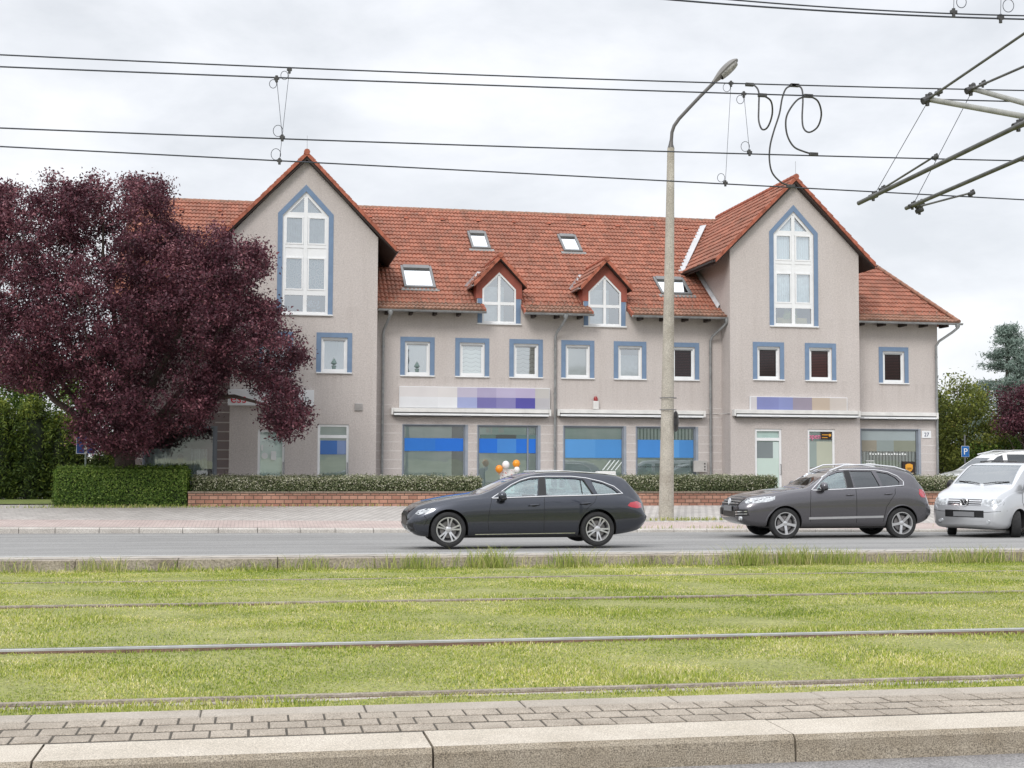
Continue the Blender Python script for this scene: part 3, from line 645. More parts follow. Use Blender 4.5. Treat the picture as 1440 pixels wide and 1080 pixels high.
# tiled sheets: real overlapping wavy courses cut to a polygon, then holes
def tiles(origin, along, up, width, length, mat, poly=None, keep=None, name='roof_tiles', parent=None, course=.345, wave=.15, amp=.040, lip=.040, cuts=(), uvo=(0, 0)):
    """origin: lower-left corner; along/up unit vectors; tiles over width x length; clip planes (point, outward normal)"""
    o = Vector(origin); A = Vector(along).normalized(); U = Vector(up).normalized(); Nn = A.cross(U).normalized()
    nc = int(math.ceil(length/course)); sub = 6; na = int(width/wave*sub)+1
    a = np.linspace(0, (na-1)*wave/sub, na); prof = amp*np.abs(np.sin(PI*a/wave)); jit = rng.normal(0, .0025, (nc, na//12+2))
    rows = []; 
    for i in range(nc):
        s0 = i*course; s1 = min(length, s0+course+.03); jj = jit[i][(np.arange(na)//12)]
        for s, hgt, f in ((s0+jj*1.5, -.01, 0), (s0+jj*1.5, lip, 1), (s1+0*jj, .002, .8)): rows.append((s, hgt+prof*f+jj*(f > 0)))
    V = np.empty((len(rows), na, 3)); oa, aa, ua, nn_ = (np.array(v) for v in (o, A, U, Nn))
    for k, (s, h) in enumerate(rows): V[k] = oa+a[:, None]*aa+np.asarray(s)[:, None]*ua+np.asarray(h)[:, None]*nn_
    fs = []; uv = []
    idx = np.arange(na-1)
    for i in range(nc):
        for q in (0, 1):
            r0 = (3*i+q)*na; r1 = r0+na
            F = np.stack([r0+idx, r0+idx+1, r1+idx+1, r1+idx], 1); fs.append(F)
            u0 = a[idx]/.3+uvo[0]; u1 = a[idx+1]/.3+uvo[0]; v0 = np.full(na-1, i+.1+.0*q+uvo[1]); v1 = np.full(na-1, i+(.1 if q == 0 else .9)+uvo[1])
            uc = (np.floor(u0+1e-4)+.5); uv.append(np.stack([uc, v0, uc, v0, uc, v1, uc, v1], 1))
    fs = np.concatenate(fs); uv = np.concatenate(uv)
    me = bpy.data.meshes.new(name); me.from_pydata(V.reshape(-1, 3).tolist(), [], fs.tolist())
    ul = me.uv_layers.new(name='UVMap'); ul.data.foreach_set('uv', uv.ravel().astype(np.float32))
    bm = bmesh.new(); bm.from_mesh(me)
    for p, nrm in cuts: 
        bmesh.ops.bisect_plane(bm, geom=bm.verts[:]+bm.edges[:]+bm.faces[:], plane_co=Vector(p), plane_no=Vector(nrm), clear_outer=True)
    if keep:
        for pl in keep['planes']: bmesh.ops.bisect_plane(bm, geom=bm.verts[:]+bm.edges[:]+bm.faces[:], plane_co=Vector(pl[0]), plane_no=Vector(pl[1]))
        bmesh.ops.delete(bm, geom=[f for f in bm.faces if keep['drop'](f.calc_center_median())], context='FACES')
    off = Vector((-10.6, -48, -.15))
    for v in bm.verts: v.co += off
    bm.to_mesh(me); bm.free(); me.materials.append(mat); smooth(me, 40); return link(name, me, parent or B)
EY, RY, EZ, KZ, RZ = 47.4, 55.2, 6.93, 7.2, 11.95
zmain = lambda y: KZ+(y-YW)*(RZ-KZ)/(RY-YW)
U1 = Vector((0, RY-YW, RZ-KZ)); U0 = Vector((0, YW-EY, KZ-EZ)); 
X0R, X1R = -4.95, 26.45; hipk = .327
hipn = Vector((1, hipk, 0)).normalized()
hipcut = ((26.45, 47.4, 0), hipn)
def drop(c):
    for D in (D1, D2):
        a, b = D['notch']
        if a < c.x < b and c.y < 48.6: return True
    for (a, b) in ((-.8, 4.1), (17.12, 22.1)):
        if a < c.x < b and c.y < 49.5: return True
    return False
npl = [((x, 0, 0), (1, 0, 0)) for D in (D1, D2) for x in D['notch']]+[((x, 0, 0), (1, 0, 0)) for x in (-.8, 4.1, 17.12, 22.1)]
roof = tiles((X0R, YW, KZ), (1, 0, 0), U1, X1R-X0R+.2, U1.length, TILE, keep=dict(planes=npl, drop=drop), cuts=[hipcut], name='roof')
tiles((X0R, EY-.03, EZ), (1, 0, 0), U0, X1R-X0R+.2, U0.length+.06, TILE_E, keep=dict(planes=npl, drop=drop), cuts=[hipcut], name='eave_tiles', course=.33, parent=roof)
# back slope and hip end as plain planes with thickness
mb = MB(); mb.add([(X0R, 55.2, 11.9), (23.9, 55.2, 11.9), (26.45, 63, 6.9), (X0R, 63, 6.9)], [(0, 1, 2, 3)])
mb.add([(26.45, 47.4, 6.93), (26.45, 63, 6.9), (23.9, 55.2, 11.92)], [(0, 1, 2)]); part(mb, 'back_roof', TILE, roof)
# underside boarding, rafters
mb = MB()
segs = [(X0R, -.9), (4.18, 8.0), (9.5, 11.95), (13.5, 17.06), (22.17, 26.4)]
for a, b in segs:
    mb.add([(a, EY, EZ-.06), (b, EY, EZ-.06), (b, 48.3, EZ+.27), (a, 48.3, EZ+.27)], [(0, 1, 2, 3)])
    x = a+.35
    while x < b-.15: mb.box(x-.05, x+.05, EY+.04, 48.05, EZ-.17, EZ-.03); x += .86
part(mb, 'eave_rafters', WOOD, roof)
mb = MB()    # ridge caps
def ridge_caps(mb, p, q, r=.105, step=.34):
    p, q = Vector(p), Vector(q); n = int((q-p).length/step); d = (q-p)/n
    for i in range(n):
        a = p+d*i; b = p+d*(i+1.06); mb.tube([a, b], [r, r*.86], 8)
ridge_caps(mb, (X0R, 55.2, 11.93), (24.0, 55.2, 11.93)); ridge_caps(mb, (26.42, 47.42, 6.98), (23.95, 55.15, 11.93), .08)
part(mb, 'ridge_caps', TILE_E, roof)
mb = MB(); x = X0R+.5
while x < 23.5:   # vent tiles three courses below the ridge
    y = 54.25; z = zmain(y); mb.lathe([(.0, .10), (.07, .09), (.11, .0)], (x, y, z+.04), seg=8); x += 1.48
part(mb, 'vent_tiles', RIDGE, roof)
mb = MB(); 
for a, b in segs:   # snow hooks
    for r_ in range(2):
        x = a+.25+.15*r_
        while x < b-.1:
            y = 47.78+r_*.35; z = (EZ+(y-EY)*(KZ-EZ)/.6 if y < YW else zmain(y))+.06; mb.box(x-.012, x+.012, y-.02, y+.015, z, z+.075); x += .3
part(mb, 'snow_hooks', M('hook', (.25, .18, .14), .7), roof)
# verge tiles of the notches
mb = MB()
for D in (D1, D2):
    for x, s in ((D['notch'][0], -1), (D['notch'][1], 1)):
        p = Vector((x, EY-.02, EZ+.05)); q = Vector((x, YW, KZ+.05)); r_ = Vector((x, 48.75, zmain(48.75)+.05))
        for a, b in ((p, p.lerp(q, .52)), (p.lerp(q, .5), q), (q, r_)):
            mb.add([(a.x-.06, a.y, a.z+.02), (a.x+.06, a.y, a.z+.02), (b.x+.06, b.y, b.z), (b.x-.06, b.y, b.z), (a.x-.06, a.y, a.z-.14), (a.x+.06, a.y, a.z-.14), (b.x+.06, b.y, b.z-.14), (b.x-.06, b.y, b.z-.14)], [(0, 1, 2, 3), (0, 4, 5, 1), (1, 5, 6, 2), (3, 7, 4, 0)])
part(mb, 'verge_tiles', RIDGE, roof)
# gable roofs
def gable_roof(cx, apex, hw, eave, y0=46.78, y1=55.5, verge=True):
    g = part(MB(), 'gable_roof', RIDGE)
    sl = (apex-eave)/hw
    for s in (-1, 1):
        U = Vector((-s*hw, 0, apex-eave)); wd = y1-y0
        if s < 0: o, A = (cx-hw, y1, eave), (0, -1, 0)
        else: o, A = (cx+hw, y0, eave), (0, 1, 0)
        cut = [((cx, 0, 0), (-s, 0, 0))]
        tiles(o, A, U, wd, U.length, TILE, name='roof_slope', parent=g, cuts=[((cx, 0, 0), (s*-1, 0, 0)), ((0, y0, 0), (0, -1, 0))], uvo=(50*s, 7))
    # under boards
    mb = MB(); t = .10
    for s in (-1, 1):
        a = (cx+s*hw, eave-.06); b = (cx, apex-.08)
        mb.prism_y([a, b, (b[0], b[1]-.14), (a[0], a[1]-.10)], y0+.03, y1-.6)
    part(mb, 'soffit', WOOD, g)
    # verge tiles, stepped
    mb = MB(); n = int(math.hypot(hw, apex-eave)/.345)
    for s in (-1, 1):
        for i in range(n+1):
            t0 = i/(n+1); t1 = (i+1.1)/(n+1)
            p = Vector((cx+s*hw*(1-t0), 0, eave+(apex-eave)*t0)); q = Vector((cx+s*hw*(1-t1), 0, eave+(apex-eave)*t1))
            if s*(q.x-cx) < 0: q.x = cx; q.z = apex
            up = .075; lo = -.10
            mb.add([(p.x, y0-.035, p.z+lo), (q.x, y0-.02, q.z+lo), (q.x, y0-.02, q.z+up-.03), (p.x, y0-.045, p.z+up), (p.x, y0+.14, p.z+lo), (q.x, y0+.14, q.z+lo), (q.x, y0+.14, q.z+up-.03), (p.x, y0+.14, p.z+up)],
                [(0, 1, 2, 3), (3, 2, 6, 7), (4, 7, 6, 5), (0, 3, 7, 4), (0, 4, 5, 1)])
    part(mb, 'verge_tiles', RIDGE, g)
    mb = MB(); ridge_caps(mb, (cx, y0-.04, apex+.035), (cx, y1, apex+.035), .11); part(mb, 'ridge_caps', RIDGE, g)
    # eave gutters on the sides, back to where they meet the main roof
    ye = 48+(eave-KZ)*(RY-YW)/(RZ-KZ)
    mb = MB()
    for s in (-1, 1): mb = MB(); half_gutter(mb, (cx+s*(hw+.06), y0+.05, eave-.03), (cx+s*(hw+.06), ye+.1, eave-.03)); part(mb, 'gutter', M('dark_gutter', (.05, .05, .05), .5, .3), g, True)
    mb = MB(); mb.tube([(cx, y0+.05, apex+.1), (cx, y0+.05, apex+.62)], .006, 5); part(mb, 'lightning_rod', GREYM, g)
    return g
def half_gutter(mb, p, q, r=.065):
    p, q = Vector(p), Vector(q); d = (q-p).normalized(); sd = d.cross(Vector((0, 0, 1))).normalized(); vs = []; n = 8
    for c in (p, q):
        for rr in (r, r-.012):
            for i in range(n+1):
                a = PI+PI*i/n; vs.append(c+sd*rr*math.cos(a)+Vector((0, 0, rr*math.sin(a))))
    m_ = n+1; fs = []
    for i in range(n):
        fs += [(i, i+1, 2*m_+i+1, 2*m_+i), (m_+i, 3*m_+i, 3*m_+i+1, m_+i+1), (i, m_+i, m_+i+1, i+1), (2*m_+i, 2*m_+i+1, 3*m_+i+1, 3*m_+i)]
    fs += [(0, 2*m_, 3*m_, m_), (n, m_+n, 3*m_+n, 2*m_+n)]
    mb.add(vs, fs)
    bead = p+sd*-r*0; 
gable_roof(1.63, 12.2, 3.13, 8.96); gable_roof(19.58, 12.12, 3.12, 8.98)
# valley flashing beside the right gable
mb = MB(); p = Vector((16.42, 50.75, 9.06)); q = Vector((18.6, 54.5, 11.56))
e_ = Vector((.12, -.05, .02)); mb.add([p-e_, p+e_, q+e_, q-e_, p-e_+Vector((0, 0, .05)), p+e_+Vector((0, 0, .05)), q+e_+Vector((0, 0, .05)), q-e_+Vector((0, 0, .05))], [(4, 5, 6, 7), (0, 4, 7, 3), (1, 2, 6, 5), (0, 1, 5, 4)]); 
p = Vector((17.06, 48.1, 7.33)); q = Vector((17.06, 50.6, 8.98)); mb.add([p+Vector((-.10, 0, 0)), p, q, q+Vector((-.10, 0, 0)), p+Vector((0, 0, .14)), q+Vector((0, 0, .14))], [(0, 1, 2, 3), (0, 4, 5, 3)])
part(mb, 'valley_flashing', M('flashing', (.55, .55, .56), .5, .3), roof)
# dormers
def dormer(D, wp):
    c = D['c']; a, b = D['cx']; d = part(MB(), 'dormer', REDCLAD)
    hwr = (b-a)/2+.13; apex, eave = 8.98, 7.93
    mb = MB()     # cladding front above and beside the window, and cheeks
    out = [(a, 7.45), (wp[0][0]-.001, 7.45), (wp[4][0]-.001, wp[4][1]+.0), (c, wp[3][1]+.002), (wp[2][0]+.001, wp[2][1]), (wp[1][0]+.001, 7.45), (b, 7.45), (b, 8.0), (c, 8.86), (a, 8.0)]
    tri = tessellate_polygon([[Vector((x, z, 0)) for x, z in out]])
    fs = []
    for t in tri:
        A, B_, C_ = (Vector(out[i]).to_3d() for i in t)
        fs.append(t if (B_-A).cross(C_-A).z > 0 else t[::-1])
    mb.add([(x, YW-.025, z) for x, z in out], fs)
    for i in (1, 2, 3, 4): mb.quad(*[(x, y, z) for (x, z), y in ((out[i], YW-.025), (out[i+1], YW-.025), (out[i+1], YW+.05), (out[i], YW+.05))])
    for x in (a, b): mb.add([(x, YW-.025, 7.2), (x, YW-.025, 8.0), (x, 50.2, 8.0), (x, 50.2, 7.2)], [(0, 1, 2, 3)])
    part(mb, 'dormer_cladding', REDCLAD, d)
    for s in (-1, 1):
        U = Vector((-s*hwr, 0, apex-eave)); y0, y1 = 47.7, 51.0
        if s < 0: o, A = (c-hwr, y1, eave), (0, -1, 0)
        else: o, A = (c+hwr, y0, eave), (0, 1, 0)
        tiles(o, A, U, y1-y0, U.length, TILE, name='dormer_roof', parent=d, cuts=[((c, 0, 0), (-s, 0, 0)), ((0, y0, 0), (0, -1, 0))], uvo=(20*s+c, 3))
    mb = MB()
    for s in (-1, 1):
        n = 4
        for i in range(n):
            t0 = i/n; t1 = min(1, (i+1.08)/n); p = (c+s*hwr*(1-t0), eave+(apex-eave)*t0); q = (c+s*hwr*(1-t1), eave+(apex-eave)*t1)
            mb.add([(p[0], 47.66, p[1]-.10), (q[0], 47.675, q[1]-.10), (q[0], 47.675, q[1]+.045), (p[0], 47.65, p[1]+.075), (p[0], 47.82, p[1]-.10), (q[0], 47.82, q[1]-.10), (q[0], 47.82, q[1]+.045), (p[0], 47.82, p[1]+.075)],
                [(0, 1, 2, 3), (3, 2, 6, 7), (4, 7, 6, 5), (0, 3, 7, 4), (0, 4, 5, 1)])
    ridge_caps(mb, (c, 47.64, apex+.03), (c, 50.8, apex+.03), .10); part(mb, 'dormer_verge', RIDGE, d)
    mb = MB()
    for s in (-1, 1): mb.prism_y([(c+s*hwr, eave-.03), (c, apex-.05), (c, apex-.15), (c+s*hwr, eave-.1)], 47.72, 50.2)
    part(mb, 'dormer_soffit', WOOD, d)
    mb = MB(); half_gutter(mb, (c-hwr-.04, 47.75, eave-.02), (c-hwr-.04, 49.4, eave-.02), .05); mb.quad((c-hwr+.02, 49.2, eave+.06), (c-hwr-.16, 49.0, eave+.09), (c-.45, 50.2, apex-.25), (c-.3, 50.25, apex-.25)); part(mb, 'dormer_flashing', M('flashing', (.55, .55, .56), .5, .3), d)
    mb = MB(); inn = frame_ring(mb, wp, .065, YW-.01, YW+.07)
    mb.box(c-.05, c+.05, YW, YW+.075, 6.62, 8.28); mb.box(c-.56, c-.051, YW+.002, YW+.073, 7.22, 7.33); mb.box(c+.051, c+.56, YW+.002, YW+.073, 7.22, 7.33)
    w = part(mb, 'window', WHITE)
    mb = MB(); flat_poly(mb, inn, YW+.05); part(mb, 'pane', PANE, w)
    mb = MB(); mb.box(c-.54, c+.2, YW+.2, YW+.22, 6.6, 7.9); part(mb, 'curtain', CURTAIN, w)
    mb = MB(); mb.box(c-.82, c+.82, YW-.08, YW+.05, 6.50, 6.55, .008); part(mb, 'sill', WHITE, w)
    mb = MB()
    for x0, x1 in ((c-.79, c-.625), (c+.625, c+.79)): mb.box(x0, x1, YW-.018, YW+.002, 6.55, 7.45)
    part(mb, 'surround', BLUE, w)
dormer(D1, dw['a']); dormer(D2, dw['b'])
# skylights lying in the roof slope
un = U1.normalized(); nn = Vector((1, 0, 0)).cross(un)
def skylight(x0, x1, y0, y1):
    P = lambda x, y, h: Vector((x, y, zmain(y)))+nn*h
    mb = MB(); w = .09
    def bar(xa, xb, ya, yb, h0=0, h1=.12):
        vs = [P(xa, ya, h0), P(xb, ya, h0), P(xb, yb, h0), P(xa, yb, h0), P(xa, ya, h1), P(xb, ya, h1), P(xb, yb, h1), P(xa, yb, h1)]
        mb.add(vs, [(0, 3, 2, 1), (4, 5, 6, 7), (0, 1, 5, 4), (1, 2, 6, 5), (2, 3, 7, 6), (3, 0, 4, 7)])
    bar(x0, x0+w, y0, y1); bar(x1-w, x1, y0, y1); bar(x0+w, x1-w, y0, y0+w); bar(x0+w, x1-w, y1-.22, y1, 0, .15)
    s = part(mb, 'skylight', M('skylight_frame', (.20, .20, .20), .5, .3))
    mb = MB(); mb.add([P(x0+w, y0+w, .085), P(x1-w, y0+w, .085), P(x1-w, y1-.2, .085), P(x0+w, y1-.2, .085)], [(0, 1, 2, 3)]); part(mb, 'pane', SKYG, s)
    mb = MB(); bar(x0+w, x1-w, y0+w+.25, y1-.3, .045, .05); part(mb, 'blind_or_reflection', M('sky_blind', (.72, .75, .78), .8), s)
    mb = MB(); bar(x0-.12, x1+.12, y0-.16, y0-.001, .0, .065); part(mb, 'skirt', M('lead', (.28, .27, .26), .6, .2), s)
skylight(5.28, 6.44, 48.95, 50.45); skylight(8.25, 9.0, 51.98, 53.3); skylight(11.95, 12.72, 52.0, 53.3); skylight(15.05, 16.27, 49.0, 50.17)
# gutters and downpipes
mb = MB()
for a, b in ((X0R, -.9), (4.2, 8.05), (9.45, 12.0), (13.45, 17.2), (22.2, 26.5)):
    mb = MB(); half_gutter(mb, (a, EY-.09, EZ-.03), (b, EY-.09, EZ-.03), .075); part(mb, 'gutter', ZINC, None, True)
def downpipe(x, wallx, zt, side=0):
    mb = MB(); yp = YW-.09
    pts = [(x, EY-.09, zt), (x, EY-.09, zt-.14), (x+(wallx-x)*.25, EY+.06, zt-.30), (wallx-(wallx-x)*.12, yp-.1, zt-.62), (wallx, yp, zt-.80), (wallx, yp, .1)]
    mb.lathe([(.09, 0), (.09, -.08), (.055, -.16)], (x, EY-.09, zt+.0), seg=12)
    mb.tube(pts, .048, 10)
    for z in (5.6, 4.0, 2.1, .9): mb.tube([(wallx, yp, z), (wallx, yp, z+.06)], .058, 10); mb.box(wallx-.012, wallx+.012, yp, YW, z+.01, z+.04)
    return part(mb, 'downpipe', ZINC, None, True)
downpipe(4.62, 4.43, 6.86); downpipe(10.95, 10.70, 6.86); downpipe(17.05, 16.62, 6.86); downpipe(26.3, 25.72, 6.86)

# white groove lines on the ground-floor piers
mb = MB(); Z = [2.87-.317*i for i in range(0, 9)]; Zt = [3.56, 3.22]
xsP = [(4.14, 5.16), (7.44, 7.86), (10.10, 11.03), (13.32, 13.77), (16.08, 17.08)]
for z in Z:
    for a, b in xsP: mb.box(a, b, YW-.006, YW+.001, z-.02, z+.02)
    mb.box(25.0, 25.82, YW-.006, YW+.001, z-.02, z+.02); mb.box(22.15, 22.6, YW-.006, YW+.001, z-.02, z+.02) if z < 2.5 else None
    mb.box(-4.65, -3.77, YW-.006, YW+.001, z-.02, z+.02); mb.box(-1.36, -.86, YW-.006, YW+.001, z-.02, z+.02)
for z in Zt: mb.box(4.14, 4.75, YW-.006, YW+.001, z-.02, z+.02); mb.box(16.5, 17.08, YW-.006, YW+.001, z-.02, z+.02); mb.box(-1.5, -.86, YW-.006, YW+.001, z-.02, z+.02)
mb.box(4.75, 16.5, YW-.006, YW+.001, 3.20, 3.235); mb.box(22.15, 25.82, YW-.006, YW+.001, 3.20, 3.235)
part(mb, 'groove_lines', M('groove_line', (.62, .58, .56), .8))

# shop windows
def band(parent, cells, y, name='window_film'):
    """cells: (x0,x1,z0,z1,rgb) matte film areas behind the glass"""
    mb = MB(); mats = []
    for i, (a, b, c, d, col) in enumerate(cells):
        mb.cm = i; mb.box(a, b, y, y+.006, c, d); mats.append(plain('film', tuple(min(.9, q*1.08) for q in col), .55, var=.05, nscale=1))
    return part(mb, name, mats, parent)
def shop(x0, x1, z0, z1, Y, mull=(), back=SHOPBACK, top=None):
    mb = MB(); inn = frame_ring(mb, rect(x0, x1, z0, z1), .055, Y+.05, Y+.11)
    for x in mull: mb.box(x-.03, x+.03, Y+.05, Y+.11, z0+.05, z1-.05)
    w = part(mb, 'shop_window', SHOPFR)
    mb = MB(); flat_poly(mb, inn, Y+.09); part(mb, 'pane', SHOPG, w)
    mb = MB(); mb.box(x1-.001, x1+.10, Y-.012, Y+.05, z0, z1+.02); mb.box(x0-.03, x0+.001, Y-.012, Y+.05, z0, z1+.02); mb.box(x0, x1, Y-.012, Y+.05, z1, z1+.025); part(mb, 'reveal_trim', M('reveal_trim', (.28, .31, .36), .6), w)
    if back: mb = MB(); mb.box(x0-.1, x1+.1, Y+.122, Y+.13, z0, z1+.02); part(mb, 'backdrop', back, w)
    return w
b1, b2, b3, b4 = lin(24, 104, 198), lin(60, 125, 195), lin(80, 142, 200), lin(110, 155, 205)
w = shop(*shops[0], YW); band(w, [(5.24, 6.35, 1.92, 2.38, lin(35, 108, 190)), (6.35, 7.36, 1.92, 2.38, b1)], YW+.075)
mb = MB(); mb.box(6.95, 7.36, YW+.112, YW+.118, .5, 2.8); part(mb, 'curtain', M('shop_curtain', (.20, .25, .28), .8), w)
w = shop(*shops[1], YW, (9.72,)); band(w, [(7.94, 8.6, 1.86, 2.38, b1), (8.6, 9.3, 1.86, 2.38, b2), (9.3, 10.02, 1.86, 2.38, b1), (7.98, 8.55, 2.38, 2.52, lin(85, 105, 100)), (8.55, 9.3, 2.38, 2.52, lin(70, 76, 74)), (9.3, 10.02, 2.38, 2.52, lin(88, 112, 110))], YW+.075)
mb = MB(); mb.box(8.2, 8.32, YW+.11, YW+.118, 2.6, 2.75); mb.box(8.36, 8.42, YW+.11, YW+.118, 2.55, 2.8); mb.box(8.65, 8.85, YW+.11, YW+.118, 2.6, 2.78); part(mb, 'display', M('display', (.75, .77, .75), .7), w)
w = shop(*shops[2], YW); band(w, [(11.11, 12.25, 1.70, 2.38, b3), (12.25, 13.24, 1.70, 2.38, lin(70, 134, 195))], YW+.075)
mb = MB()
for k in range(4):
    x = 12.5+k*.16; mb.add([(x, YW+.076, 1.25), (x+.05, YW+.076, 1.25), (x+.35, YW+.076, 1.62), (x+.30, YW+.076, 1.62)], [(0, 1, 2, 3)])
part(mb, 'stripes', M('stripe_white', (.72, .78, .78), .6, var=0), w)
w = shop(*shops[3], YW, back=None); band(w, [(13.85, 15.15, 1.72, 2.38, lin(62, 128, 196)), (15.15, 15.45, 1.72, 2.38, b3), (15.45, 16.0, 1.72, 2.38, lin(65, 128, 190))], YW+.075)
mb = MB(); mb.box(13.85, 16.0, YW+.125, YW+.13, 2.2, 2.8); part(mb, 'vertical_blind', VBLIND, w)
mb = MB(); mb.box(13.85, 16.0, YW+.125, YW+.13, .5, 1.9); part(mb, 'backdrop', SHOPBACK, w)
mb = MB()
for k in range(32): mb.box(13.88+k*.066, 13.91+k*.066, YW+.075, YW+.08, 1.37, 1.395)
part(mb, 'dot_line', DARK, w)
w = shop(*shop_r[0], YW, back=None)
mb = MB(); mb.box(22.7, 24.9, YW+.125, YW+.13, .5, 2.1); part(mb, 'vertical_blind', VBLIND, w)
band(w, [(22.68, 24.9, 2.42, 2.8, lin(148, 158, 160)), (22.68, 23.3, 2.0, 2.42, lin(136, 131, 118)), (23.3, 24.0, 2.0, 2.42, lin(132, 142, 140)), (24.0, 24.9, 2.0, 2.42, lin(126, 130, 116))], YW+.07)
def text(body, size, loc, mat, parent, name='lettering', ext=.004, align='LEFT', sx=1.0, shear=0):
    cu = bpy.data.curves.new('txt', 'FONT'); cu.body = body; cu.size = size; cu.extrude = ext; cu.align_x = align; cu.shear = shear
    t = bpy.data.objects.new('txt', cu); C.objects.link(t); dg = bpy.context.evaluated_depsgraph_get(); me = bpy.data.meshes.new_from_object(t.evaluated_get(dg)); bpy.data.objects.remove(t)
    me.transform(Matrix.Translation(Vector(loc)) @ Matrix.Rotation(R(90), 4, 'X') @ Matrix.Scale(sx, 4, (1, 0, 0)))
    me.materials.clear(); me.materials.append(mat); return link(name, me, parent)
off = (-10.6, -48, -.15)
def btext(body, size, x, y, z, mat, parent, **k): return text(body, size, (x+off[0], y+off[1], z+off[2]), mat, parent, **k)
FILMW = M('film_white', (.78, .80, .79), .6, var=0)
btext('Reisen  und  mehr', .01, 22.9, YW+.06, 1.9, FILMW, w) if False else None
mb = MB()
for k in range(14):
    x = 23.0+k*.11; mb.box(x, x+.07, YW+.066, YW+.069, 1.87, 1.92+.03*(k % 3 == 0))
for k in range(4): mb.box(22.85, 23.2+.04*(k % 2), YW+.066, YW+.069, 1.62-k*.09, 1.65-k*.09)
part(mb, 'window_writing', FILMW, w)
mb = MB(); mb.box(24.33, 24.86, YW+.03, YW+.045, .95, 1.62); pk = part(mb, 'parcel_sign', M('brown_sign', lin(45, 33, 30), .5, var=.05), w)
def shield(mb, cx, cz, s, y):
    pts = [(-.5, .38), (-.25, .5), (0, .53), (.25, .5), (.5, .38), (.5, -.1), (.38, -.35), (0, -.58), (-.38, -.35), (-.5, -.1)]
    mb.prism_y([(cx+a*s, cz+b*s) for a, b in reversed(pts)], y, y+.006)
mb = MB(); shield(mb, 24.6, 1.38, .30, YW+.022); part(mb, 'shield_emblem', M('gold', lin(225, 160, 50), .45, var=.05), pk) if False else part(mb, 'shield_emblem', M('gold', lin(225, 160, 50), .45, var=.05), w)
btext('ups', .15, 24.6, YW+.02, 1.32, M('brown_letter', lin(50, 32, 25), .6, var=0), w, align='CENTER')
mb = MB(); mb.box(24.42, 24.78, YW+.024, YW+.03, 1.16, 1.185); mb.box(24.48, 24.72, YW+.024, YW+.03, 1.08, 1.10); mb.box(24.48, 24.74, YW+.024, YW+.03, 1.02, 1.04); part(mb, 'sign_writing', M('gold_line', lin(210, 190, 150), .6, var=0), w)
w = shop(*shop_l[0], YW, back=None)
mb = MB(); k = 80; vs = []
for i, x in enumerate(np.linspace(-3.7, -1.62, k)):
    y = YW+.3+.04*math.sin(i*1.3); vs += [(x, y, .5), (x, y, 1.95)]
mb.add(vs, [(2*i, 2*i+2, 2*i+3, 2*i+1) for i in range(k-1)]); part(mb, 'curtain', CURTAIN, w)
# poster of a man in a dark suit
mb = MB(); mb.box(-2.86, -2.16, YW+.12, YW+.13, .95, 1.98); mb.cm = 1; mb.box(-2.88, -2.14, YW+.115, YW+.125, .93, .955)
ps = part(mb, 'poster', [M('poster_paper', (.42, .47, .46), .5, var=.15), WHITE], w, label='poster of a man in a dark suit and tie')
mb = MB(); Yp = YW+.112
mb.cm = 0; mb.prism_y([(-2.80, .96), (-2.22, .96), (-2.26, 1.32), (-2.38, 1.44), (-2.47, 1.48), (-2.56, 1.48), (-2.66, 1.44), (-2.77, 1.32)], Yp, Yp+.004)
mb.cm = 1; mb.prism_y([(-2.57+.03, 1.20), (-2.51, 1.15), (-2.48, 1.20), (-2.455, 1.47), (-2.575, 1.47)], Yp-.003, Yp-.0005)
mb.cm = 0; mb.prism_y([(-2.525, 1.15), (-2.505, 1.15), (-2.50, 1.42), (-2.53, 1.42)], Yp-.006, Yp-.0035)
mb.cm = 2; mb.prism_y([(-2.515+.095*math.cos(t), 1.60+.14*math.sin(t)) for t in np.linspace(0, 2*PI, 20)[:-1]], Yp-.003, Yp+.0)
mb.cm = 3; mb.prism_y([(-2.515+.105*math.cos(t), 1.66+.11*math.sin(t)) for t in np.linspace(-.1, PI+.1, 14)], Yp-.006, Yp-.0035)
part(mb, 'poster_print', [M('suit', (.02, .02, .025), .6, var=0), M('shirt', (.5, .52, .52), .6, var=0), M('print_skin', (.38, .30, .26), .6, var=0), M('print_hair', (.10, .08, .07), .6, var=0)], w)
# doors
def door(x0, x1, z0, z1, Y, lower, trans=2.3):
    mb = MB(); inn = frame_ring(mb, rect(x0, x1, z0, z1), .085, Y+.04, Y+.11)
    if trans: mb.box(x0+.08, x1-.08, Y+.042, Y+.108, trans, trans+.11)
    if lower is not None: mb.box(x0+.08, x1-.08, Y+.042, Y+.108, z0+.08, lower)
    w = part(mb, 'door', WHITE); mb = MB(); flat_poly(mb, inn, Y+.08); part(mb, 'pane', SHOPG, w)
    mb = MB(); mb.tube([(x1-.05, Y+.03, 1.12), (x1-.05, Y-.03, 1.12), (x1-.05, Y-.03, 1.5), (x1-.05, Y+.03, 1.5)], .012, 6); part(mb, 'door_handle', GREYM, w)
    mb = MB(); mb.box(x0+.0, x1, Y+.122, Y+.13, z0, z1); part(mb, 'backdrop', SHOPBACK, w)
    return w
w = door(*doors_l[0], YG, .5, 3.5); 
mb = MB(); mb.box(.55, .73, YG+.06, YG+.07, 1.57, 1.88); mb.box(.22, .28, YG+.06, YG+.07, 1.9, 2.1); mb.lathe([(.001, 0), (.11, 0), (.11, .01)], (.34, YG+.06, 1.72), 'y', 16); part(mb, 'notice', FILMW, w)
w = door(*doors_l[1], YG, .5, 2.34); band(w, [(2.22, 2.80, 1.78, 2.26, lin(66, 112, 180)), (2.80, 3.11, 1.78, 2.26, lin(125, 145, 185))], YG+.07)
